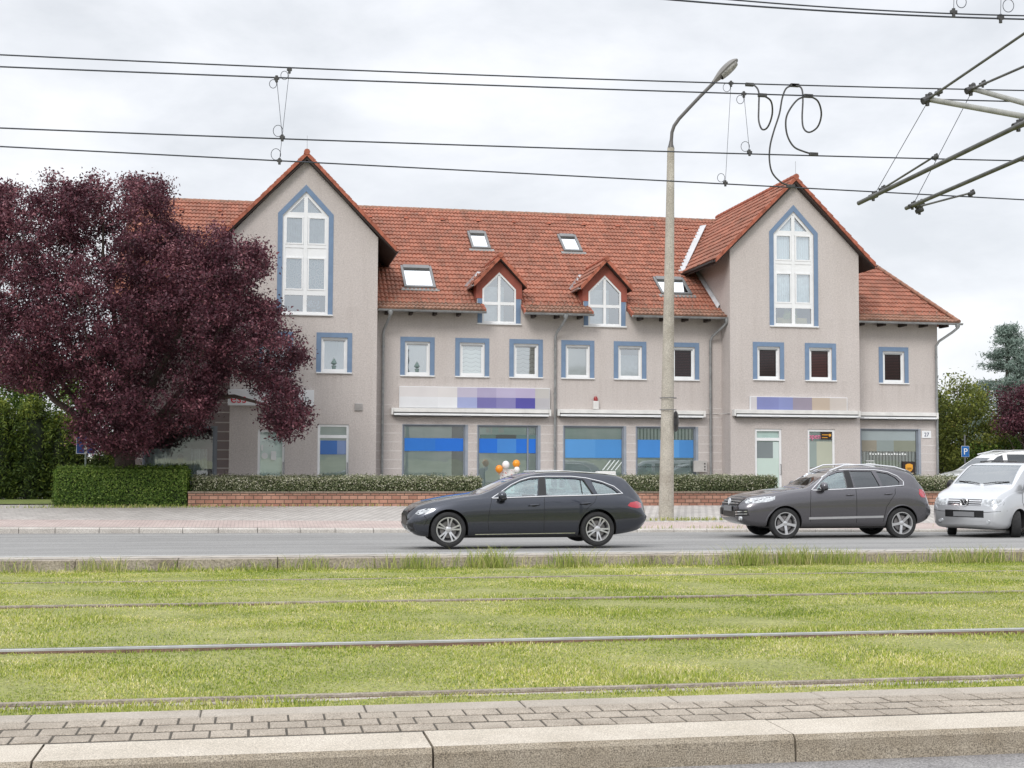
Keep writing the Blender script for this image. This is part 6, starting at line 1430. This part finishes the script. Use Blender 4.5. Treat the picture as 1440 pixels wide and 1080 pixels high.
for i in range(9):
    x = -7.4-1.05*i-.0*i; y = 50.4-.16*i; h = 3.1+.06*i+random.uniform(-.12, .2)
    thuja(x+.7, y, h-(.5 if i == 0 else 0), .82, 60+i, ['dark conifer at the right end of the tall hedge, next to the blue sign', 'tall dark hedge conifer, second from its right end', 'tall dark hedge conifer, third from its right end', 'tall dark hedge conifer, fourth from its right end', 'tall dark hedge conifer, fifth from its right end', 'tall dark hedge conifer at the left edge of the view', 'tall dark hedge conifer just past the left edge of the view', 'tall dark hedge conifer well past the left edge', 'last tall dark hedge conifer to the left'][i])
thuja(-5.0, 52.5, 2.0, .9, 80, 'low rounded conifer behind the trimmed hedge and the blue sign')
def hedge(name, label, x0, x1, y0, y1, z0, z1, n, size, mat, core, rag=.035, tone=0, grad=.2, cat='hedge'):
    t = empty(name, ((x0+x1)/2, (y0+y1)/2, z0)); tag(t, label, cat, 'clipped hedges in front of the house'); cx, cy = (x0+x1)/2, (y0+y1)/2; hx, hy, hz = (x1-x0)/2, (y1-y0)/2, z1-z0
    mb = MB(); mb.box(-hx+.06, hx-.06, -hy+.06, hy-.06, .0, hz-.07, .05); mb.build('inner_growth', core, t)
    A = [2*hx*hz, 2*hx*hz, 2*hx*2*hy, 2*hy*hz, 2*hy*hz]; P = []; Nn = []
    for k, (ar, fr) in enumerate(zip(A, (1.25, .35, 1.0, 1, 1))):
        m_ = int(n*ar*fr/sum(A)); u = rng.uniform(-1, 1, m_); v = rng.uniform(0, 1, m_); dep = -np.abs(rng.normal(0, .05, m_))+rng.normal(0, rag, m_)
        bulge = .04*vnoise(u*hx*3, v*2, 2.0, k+5)
        if k == 0: p = np.stack([u*hx, -hy-dep-bulge, v*hz], 1); nn_ = (0, -1, .3)
        elif k == 1: p = np.stack([u*hx, hy+dep, v*hz], 1); nn_ = (0, 1, .3)
        elif k == 2: p = np.stack([u*hx, (v*2-1)*hy, hz+dep+bulge*1.4], 1); nn_ = (0, 0, 1)
        elif k == 3: p = np.stack([-hx-dep, u*hy, v*hz], 1); nn_ = (-1, 0, .3)
        else: p = np.stack([hx+dep, u*hy, v*hz], 1); nn_ = (1, 0, .3)
        P.append(p); Nn.append(np.tile(nn_, (m_, 1)))
    m_ = n//28; P.append(np.stack([rng.uniform(-hx, hx, m_), rng.uniform(-hy, hy, m_), hz+np.abs(rng.normal(0, .05, m_))], 1)); Nn.append(np.tile((0, 0, 1), (m_, 1)))
    P = np.concatenate(P); Nn = np.concatenate(Nn)
    tn = np.clip(.42+tone+rng.normal(0, .27, len(P))+grad*(P[:, 2]/hz-.5)+.16*vnoise(P[:, 0]*1.0+cx, P[:, 2]*2+P[:, 1], 4, 8), 0, 1)
    leaves('foliage', P, size, mat, t, nrm=Nn, tone=tn); return t
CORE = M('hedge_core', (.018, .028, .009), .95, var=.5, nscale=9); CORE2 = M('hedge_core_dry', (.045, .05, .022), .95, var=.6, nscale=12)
hedge('hedge', 'bright green clipped hedge left of the low brick wall', -5.95, -2.05, 43.05, 44.5, .13, 1.27, 42000, .062, BRIGHT, CORE, .065, .06, .3)
hedge('hedge', 'long variegated hedge on the brick wall left of the dark grey estate car', -1.9, 7.25, 43.35, 44.6, .50, 1.02, 46000, .055, VARIEG, CORE2, .045, .06, .35)
hedge('hedge', 'variegated hedge on the brick wall between lamp post and doors', 12.05, 17.4, 43.35, 44.6, .50, 1.06, 30000, .055, VARIEG, CORE2, .04, .02, .35)
hedge('hedge', 'variegated hedge on the brick wall below the shop at the right corner', 21.0, 25.3, 43.35, 44.6, .50, 1.04, 22000, .055, VARIEG, CORE2, .05, .02, .35)

# ================================================================ STREET FURNITURE
def brick_wall(x0, x1, label):
    t = empty('brick_wall', ((x0+x1)/2, 43.15, .1)); tag(t, label, 'wall', 'low brick walls of the planting beds'); h = (x1-x0)/2
    mb = MB(); mb.box(-h, h, -.12, .12, -.15, .44); mb.box(-h, -h+.2, .12, 1.5, -.15, .44); mb.box(h-.2, h, .12, 1.5, -.15, .44); mb.build('brickwork', BRICK, t)
    mb = MB(); x = -h-.02
    while x < h: l = min(.52, h+.02-x); mb.box(x+.004, x+l-.004, -.15, .14, .44, .50+random.uniform(-.004, .004), .012); x += l
    mb.build('coping', rough_mat('coping', (.16, .13, .10), (.26, .20, .155), 2, 30, .5, .5), t)
    mb = MB(); mb.box(-h+.2, h-.2, .12, 1.45, -.1, .40); mb.build('soil', JOINT, t)
brick_wall(-2.0, 7.4, 'low brick wall under the long hedge on the left'); brick_wall(11.9, 17.55, 'low brick wall behind the concrete lamp post'); brick_wall(20.85, 25.5, 'low brick wall at the right end behind the off-road car')

# lamp post
lp = empty('street_lamp', (11.85, 38.2, pave_z(38.2))); tag(lp, 'tall leaning concrete lamp post with curved arm at the far kerb', 'street lamp')
mb = MB(); H_ = 11.0; n = 24; segs_ = []
pts = [(.02+.17*i/n, 0, -.2+(H_+.2)*i/n) for i in range(n+1)]
mb.tube(pts, [.235-.125*i/n for i in range(n+1)], 10); mb.build('pole', POLE, lp, 40)
ax = lambda x, y: (pix(x, y, 38.2)[0]-11.85, 0, pix(x, y, 38.2)[1]-pave_z(38.2))
mb = MB(); A_ = [ax(943.5, 209), ax(943.5, 203), ax(944.2, 196), ax(945, 186), ax(948, 177), ax(955, 167), ax(968, 153), ax(985, 135), ax(1004, 116)]
mb.tube(A_, [.11, .07]+[.052]*7, 10); mb.build('arm', M('arm_metal', (.12, .115, .11), .55, .5), lp, True)
a, b = Vector(ax(1003, 117)), Vector(ax(1037, 85)); d = (b-a).normalized(); sd = Vector((0, 1, 0)); up = sd.cross(d)*-1
if up.z < 0: up = -up
mb = MB(); ts = np.linspace(0, 1, 11); wd = [.09, .12, .16, .195, .22, .235, .24, .235, .22, .18, .10]; Ln = (b-a).length; tilt = Vector((0, 1, 0))*.9+up*-.42
tilt.normalize(); upn = d.cross(tilt); upn = upn if upn.z > 0 else -upn
vs = []
for t, w in zip(ts, wd):
    c = a+d*Ln*t
    for k in range(12):
        an = 2*PI*k/12; vs.append(c+tilt*w*math.cos(an)*.85+upn*(math.sin(an)*(w*.75 if math.sin(an) > 0 else w*.22)))
fs = [(i*12+k, i*12+(k+1) % 12, (i+1)*12+(k+1) % 12, (i+1)*12+k) for i in range(10) for k in range(12)]+[tuple(range(12)), tuple(120+k for k in range(12))]
mb.add(vs, fs); hd = mb.build('lamp_head', M('lamp_housing', (.22, .21, .20), .5, .2), lp, True)
mb = MB(); vs = []
for t, w in zip(ts[3:10], wd[3:10]):
    c = a+d*Ln*t
    for k in range(9):
        an = PI+PI*k/8; vs.append(c+tilt*w*math.cos(an)*.66+upn*(math.sin(an)*w*.62))
mb.add(vs, [(i*9+k, i*9+k+1, (i+1)*9+k+1, (i+1)*9+k) for i in range(6) for k in range(8)]); mb.build('lamp_glass', M('lamp_bowl', (.30, .29, .27), .12, .2, var=.55, nscale=18), hd, True)
mb = MB()
for z_ in (3.2, 3.55): mb.tube([(.09+.245*math.cos(t), .245*math.sin(t), z_) for t in np.linspace(0, 2*PI, 21)[:-1]], .012, 5, closed=True)
mb.build('clamp_band', GREYM, lp, True)
rs = empty('round_sign', (12.17, 38.2, 2.78)); tag(rs, 'round traffic sign seen edge-on, clamped to the concrete lamp post', 'traffic sign')
mb = MB(); mb.lathe([(.001, -.012), (.30, -.012), (.31, 0), (.30, .012), (.001, .012)], (0, 0, 0), 'x', 32); pl_ = mb.build('sign_plate', M('sign_back', (.10, .10, .10), .5, .4), rs, True); pl_.rotation_euler = (0, 0, R(-2))
mb = MB(); mb.box(-.12, .0, -.02, .02, .12, .15); mb.box(-.12, .0, -.02, .02, -.15, -.12); mb.build('bracket', GREYM, rs)

# blue signs
bs = empty('traffic_sign', (-5.42, 46.0, .15)); tag(bs, 'blue square traffic sign with white upright on a pole left of the clipped hedge', 'traffic sign')
mb = MB(); mb.tube([(0, .03, -.1), (0, .03, 2.3)], .03, 8); mb.build('pole', M('pole_green_grey', (.30, .36, .33), .5, .3), bs, True)
mb = MB(); mb.box(-.3, .3, -.012, .0, 1.60, 2.2, .004); sp_ = mb.build('sign_plate', M('sign_rim', (.75, .77, .8), .4), bs)
mb = MB(); mb.box(-.28, .28, -.018, -.0125, 1.62, 2.18); mb.build('sign_face', M('sign_blue', lin(25, 70, 150), .4, var=.04), sp_)
mb = MB(); mb.cm = 0; mb.box(-.05, .05, -.022, -.0185, 1.62, 2.0); mb.cm = 1; mb.box(-.15, .15, -.022, -.0185, 2.0, 2.08); mb.build('sign_symbol', [FILMW, M('sign_red', lin(190, 30, 35), .4)], sp_)
ps = empty('parking_sign', (28.05, 50.0, .15)); tag(ps, 'small blue parking sign with a white letter P behind the white people carrier', 'traffic sign')
mb = MB(); mb.tube([(0, .03, -.1), (0, .03, 2.55)], .03, 8); mb.build('pole', GREYM, ps, True)
mb = MB(); mb.box(-.17, .17, -.012, .0, 1.66, 2.10, .004); sp_ = mb.build('sign_plate', M('sign_rim', (.75, .77, .8), .4), ps)
mb = MB(); mb.box(-.16, .16, -.018, -.0125, 1.67, 2.09); mb.build('sign_face', M('parking_blue', lin(20, 95, 165), .4, var=.04), sp_)
text('P', .36, (0, -.024, 1.76), FILMW, sp_, 'sign_letter', align='CENTER')

# balloons, boards and small things in front of the shops
for i, (x, y, z_, col, lb) in enumerate([(8.12, 45.0, 1.31, (.80, .27, .02), 'lower orange balloon beside the white board'), (8.36, 45.05, 1.45, (.80, .80, .80), 'upper white balloon between the two orange ones'), (8.71, 45.0, 1.49, (.80, .30, .02), 'upper orange balloon at the right of the white board'), (8.72, 44.95, 1.29, (.78, .78, .78), 'small white balloon below the upper orange balloon')]):
    r_ = .128 if i < 3 else .10; e_ = empty('balloon', (x, y, z_)); tag(e_, lb, 'balloon', 'balloons tied to the shop board')
    mb = MB(); mb.ball((0, 0, 0), r_, r_, r_*1.08, 12); mb.lathe([(.012, -.02), (.025, -.045)], (0, 0, -r_*1.06), seg=8); mb.build('balloon_skin', plain('balloon', col, .3, var=0, Subsurface_Weight=0.0), e_, True)
    mb = MB(); mb.tube([(0, 0, -r_*1.1), ((8.44-x)*.5, 0, -r_*1.1-.05), (8.44-x, 0, 1.0-z_)], .004, 4); mb.build('string', OFFW, e_)
ab = empty('pavement_board', (8.42, 45.12, .15)); tag(ab, 'white pavement board with small red and grey print below the balloons', 'sign board')
mb = MB(); mb.box(-.25, .25, -.03, .0, .25, 1.16, .006); bd_ = mb.build('board', M('board_white', (.74, .73, .72), .5, var=.03), ab)
mb = MB(); 
for k in range(40): mb.cm = k % 2; x = random.uniform(-.22, .16); z_ = random.uniform(.4, 1.12); mb.box(x, x+random.uniform(.02, .06), -.034, -.0305, z_, z_+.02)
mb.build('print', [M('print_red', (.6, .15, .12), .6), M('print_grey', (.4, .42, .42), .6)], bd_)
mb = MB(); [mb.tube([(s*.22, .0, .0), (s*.22, .0, 1.1)], .015, 6) for s in (-1, 1)]; [mb.tube([(s*.22, .3, .0), (s*.22, .0, 1.1)], .015, 6) for s in (-1, 1)]; mb.build('stand', GREYM, ab, True)
wb = empty('planter_box', (11.62, 44.2, .15)); tag(wb, 'white box sign with small grey print beside the hedge end, above the estate car roof', 'box sign')
mb = MB(); mb.box(-.32, .32, -.15, .15, .80, 1.10, .02); bx_ = mb.build('box', M('board_white', (.74, .73, .72), .5, var=.03), wb)
mb = MB(); [mb.box(-.22+k*.07, -.17+k*.07, -.156, -.1505, .93, .99+.02*(k % 2)) for k in range(6)]; mb.build('print', M('print_grey', (.4, .42, .42), .6), bx_)
mb = MB(); [mb.tube([(s*.25, 0, 0), (s*.25, 0, .82)], .02, 6) for s in (-1, 1)]; mb.build('post', GREYM, wb, True)
sb = empty('small_sign', (-1.66, 44.9, .15)); tag(sb, 'small white sign with a dark arrow at the left end of the long hedge', 'sign')
mb = MB(); mb.box(-.17, .17, -.02, 0, .82, 1.08, .005); x_ = mb.build('sign_plate', FILMW, sb)
mb = MB(); mb.prism_y([(-.02, .93), (.04, .93), (.04, .89), (.12, .95), (.04, 1.01), (.04, .97), (-.02, .97)], -.026, -.0205); mb.build('arrow', DARK, x_); mb = MB(); mb.tube([(0, .01, 0), (0, .01, .9)], .02, 6); mb.build('post', DARK, sb, True)
# low fence of the car park
fe = empty('dark_fence', (29.5, 58.0, .15)); tag(fe, 'low dark board fence behind the white people carrier', 'fence')
mb = MB(); [mb.box(-3.2, 8.5, -.02, .02, .1+k*.2, .27+k*.2) for k in range(5)]; mb.build('board_panel', WOOD, fe); 
for k in range(7): mb = MB(); mb.box(-3.2+k*1.9, -3.1+k*1.9, .021, .1, 0, 1.15); mb.build('post', WOOD, fe)

# ================================================================ OVERHEAD LINE
WIRE = plain('wire', (.055, .06, .075), .5, .6, var=0); TUBE = plain('mast_tube', (.13, .13, .125), .5, .5, var=.3, nscale=9); TUBEL = plain('insulator_tube', (.30, .30, .275), .5, .1, var=.2, nscale=6)
CLAMP = plain('clamp', (.07, .07, .07), .6, .4, var=.3, nscale=20)
def at3(x, y, Y): a, z = pix(x, y, Y); return Vector((a, Y, z))
def wire(Y, pts, r, label):
    P = [at3(x, y, Y) for x, y in pts]; a, b = P[0], P[-1]
    xs_ = np.array([p.x for p in P]); zs_ = np.array([p.z for p in P]); co = np.polyfit(xs_, zs_, 2) if len(P) > 2 else None
    X = np.linspace(xs_[0], xs_[-1], 24); lo = [(xs_[0]-20, zs_[0]+.15)]; hi = [(xs_[-1]+20, zs_[-1]+.1)]
    pts_ = [(x, np.polyval(co, x)) for x in X] if co is not None else list(zip(xs_, zs_))
    mb = MB(); mb.tube([(x, Y, z) for x, z in lo+pts_+hi], r, 6); o = mb.build('overhead_wire', WIRE, None, True); tag(o, label, 'wire', 'overhead line wires'); return o
YA, YB = 16.0, 15.2
wire(YA, [(0, 76), (403, 97), (900, 112.5), (1361, 122.6), (1440, 130)], .009, 'uppermost of the four long wires crossing above the house')
wire(YB, [(0, 93), (450, 113), (900, 126.8), (1301, 136.9), (1440, 145)], .009, 'second long wire from the top crossing above the house')
wire(YB, [(0, 180), (393, 195), (900, 212), (1429, 226)], .0085, 'third long wire from the top, just above the gable tips')
wire(YA, [(0, 207), (395, 224), (900, 254), (1440, 280.5)], .0085, 'lowest long wire, passing in front of both gable tips')
wire(10.5, [(925, -2), (1140, 14), (1290, 22), (1440, 27)], .008, 'thicker wire at the top right edge, lower one of the close pair')
wire(10.2, [(1020, -1), (1140, 8), (1260, 16), (1440, 22)], .0065, 'thin wire at the top right edge, upper one of the close pair')
def loop(mb, c, r_, Y, n=18, r=.0035, sq=1.0):
    pts_ = [at3(c[0]+r_*math.cos(t)*sq, c[1]+r_*math.sin(t), Y) for t in np.linspace(0, 2*PI, n+1)[:-1]]; mb.tube(pts_, r, 4, closed=True)
def dropper(p, q, Yp, Yq, label, lp_):
    e_ = empty('dropper_wire', at3(*q, Yq)); base = e_.location.copy(); tag(e_, label, 'dropper', 'droppers between the overhead wires')
    def b_(mb, nm, mt):
        mb.v = [tuple(Vector(v)-base) for v in mb.v]; mb.build(nm, mt, e_, True)
    mb = MB(); mb.tube([at3(*p, Yp), at3(*q, Yq)], .0028, 4); b_(mb, 'wire', WIRE)
    mb = MB(); 
    for c, Y in ((p, Yp), (q, Yq)): v = at3(*c, Y); mb.tube([v+Vector((0, 0, .03)), v-Vector((0, 0, .045))], .016, 6); mb.box(v.x-.03, v.x+.03, v.y-.012, v.y+.012, v.z-.015, v.z+.015, .004)
    b_(mb, 'clamp', CLAMP)
    mb = MB(); [loop(mb, c, r_, Y, sq=.85) for c, r_, Y in lp_]; b_(mb, 'wire_loop', WIRE)
dropper((407, 98), (393, 226), YA, YA, 'left dropper reaching down to the lowest wire by the left gable', [((400, 106), 6, YA), ((388, 217), 8, YA)])
dropper((389, 110), (397, 193), YB, YB, 'left dropper ending at the third wire above the left gable', [((384, 118), 6, YB), ((391, 184), 8, YB)])
dropper((1028, 117), (1020, 257), YA, YA, 'long dropper right of the lamp arm reaching the lowest wire', [((1022, 123), 6, YA), ((1014, 250), 6, YA)])
dropper((1046, 132), (1054, 214), YB, YB, 'short dropper right of the lamp arm ending at the third wire', [((1041, 140), 6, YB), ((1048, 206), 7, YB)])
dropper((1341, 17), (1343, -60), 10.2, 10.2, 'left dropper at the top right edge', [((1352, 3), 8, 10.2)])
dropper((1407, 25), (1409, -60), 10.5, 10.5, 'right dropper at the top right edge', [((1418, 8), 9, 10.5)])
def cable(pts_, label, Y, Y2=None):
    P = [Vector((*at3(x, y, Y+(0 if Y2 is None else (Y2-Y)*i/(len(pts_)-1))),)) for i, (x, y) in enumerate(pts_)]
    Q = []
    for i in range(len(P)-1):
        p0, p1, p2, p3 = P[max(0, i-1)], P[i], P[i+1], P[min(len(P)-1, i+2)]
        for k in range(6): t = k/6; Q.append(.5*((2*p1)+(-p0+p2)*t+(2*p0-5*p1+4*p2-p3)*t*t+(-p0+3*p1-3*p2+p3)*t**3))
    Q.append(P[-1]); base = P[0].copy(); e_ = empty('feeder_cable', base); tag(e_, label, 'cable', 'curled connecting cables between the wires')
    mb = MB(); mb.tube([q-base for q in Q], .011, 7); mb.build('cable', CLAMP, e_, True)
    mb = MB()
    for v in (P[0]-base, P[-1]-base): mb.box(v.x-.055, v.x+.055, v.y-.02, v.y+.02, v.z-.022, v.z+.022, .008)
    mb.build('clamp', CLAMP, e_)
cable([(1054, 119), (1062, 121), (1067, 130), (1067, 150), (1067, 170), (1072, 182), (1080, 178), (1086, 160), (1084, 142), (1072, 134)], 'small curled cable hanging from the two upper wires right of the lamp', YA, YB)
cable([(1117, 120), (1106, 124), (1100, 138), (1096, 160), (1088, 185), (1083, 205), (1082, 225), (1086, 243), (1098, 256), (1112, 262)], 'long curved cable running down to the right gable tip', YA)
cable([(1118, 120), (1127, 124), (1129, 140), (1128, 165), (1130, 180), (1138, 186), (1150, 178), (1155, 160), (1150, 142), (1137, 135)], 'round hanging loop of cable, rightmost of the curls', YA, YB)
cable([(1136, 135), (1122, 140), (1110, 155), (1105, 170), (1107, 190), (1116, 206), (1130, 213), (1144, 217)], 'curved cable inside the loops ending on the third wire', YB)
# cantilever arms coming in from the right
def cant(name, label, bars, fit, stay):
    base = at3(*bars[0][0][:2], bars[0][0][2]); e_ = empty(name, base); tag(e_, label, 'bracket arm', 'overhead line bracket arms')
    for nm, r, mt, pts_ in [(None, None, None, None)]: pass
    for p, q, r, mt, nm in bars:
        mb = MB(); a, b = at3(*p), at3(*q); mb.tube([a-base, b-base], r, 12); mb.build(nm, mt, e_, True)
    mb = MB()
    for (x, y, Y, s) in fit:
        v = at3(x, y, Y)-base; mb.tube([v+Vector((-.05*s, 0, -.02*s)), v+Vector((.05*s, 0, .02*s))], .035*s, 10); mb.tube([v+Vector((0, 0, -.06*s)), v+Vector((0, 0, .05*s))], .02*s, 8); mb.ball(tuple(v+Vector((.03*s, 0, .05*s))), .024*s, seg=6)
    mb.build('fitting', CLAMP, e_, True)
    mb = MB(); [mb.tube([at3(*p)-base, at3(*q)-base], .0045, 5) for p, q in stay]; mb.build('stay_wire', WIRE, e_, True)
cant('bracket_arm', 'nearer bracket arm reaching in from the right, left tip lower',
    [((1207, 286, YA), (1475, 156, 13.2), .028, TUBE, 'lower_tube'), ((1304, 140, YB), (1480, 20, 13.4), .016, TUBE, 'top_tie'), ((1308, 140, YB), (1480, 171, 13.4), .034, TUBEL, 'upper_tube'), ((1242, 265, 15.9), (1314, 220, YB), .013, TUBE, 'registration_arm')],
    [(1228, 276, YA-.1, 1), (1241, 266, 15.9, .8), (1304, 140, YB, 1.3), (1320, 130, YB, .8), (1315, 221, YB, .7), (1432, 176, 13.7, 1.2)], [((1304, 144, YB), (1229, 275, YA-.1))])
cant('bracket_arm', 'farther bracket arm reaching in from the right, below the wires at the edge',
    [((1274, 293, YA+.2), (1480, 204, 13.8), .026, TUBE, 'lower_tube'), ((1365, 126, YA), (1480, 76, 14), .016, TUBE, 'top_tie'), ((1368, 125, YA), (1480, 156, 14.2), .034, TUBEL, 'upper_tube'), ((1294, 290, YA), (1366, 271, YA), .013, TUBE, 'registration_arm')],
    [(1283, 289, YA+.1, .9), (1293, 288, YA+.1, 1.1), (1293, 296, YA+.1, .9), (1366, 272, YA, .8), (1365, 126, YA, 1.3), (1382, 118, YA, .8)], [((1366, 130, YA), (1285, 286, YA+.1))])
mx_ = at3(1520, 300, 13.7); mast = empty('overhead_mast', (mx_.x, 13.7, -.05)); tag(mast, 'tall grey mast between the tracks carrying the bracket arms, just past the right edge', 'mast')
mb = MB(); mb.lathe([(.13, -.2), (.13, 2.2), (.10, 2.3), (.10, 5.2), (.075, 5.3), (.075, 8.4), (.001, 8.42)], seg=16); mb.build('pole', GREYM, mast, True)
mb = MB()
for z_ in (5.35, 5.75, 6.45, 6.95): mb.lathe([(.11, z_), (.125, z_), (.125, z_+.08), (.11, z_+.08)], seg=16)
mb.build('clamp_band', CLAMP, mast, True)
bpy.context.view_layer.update()
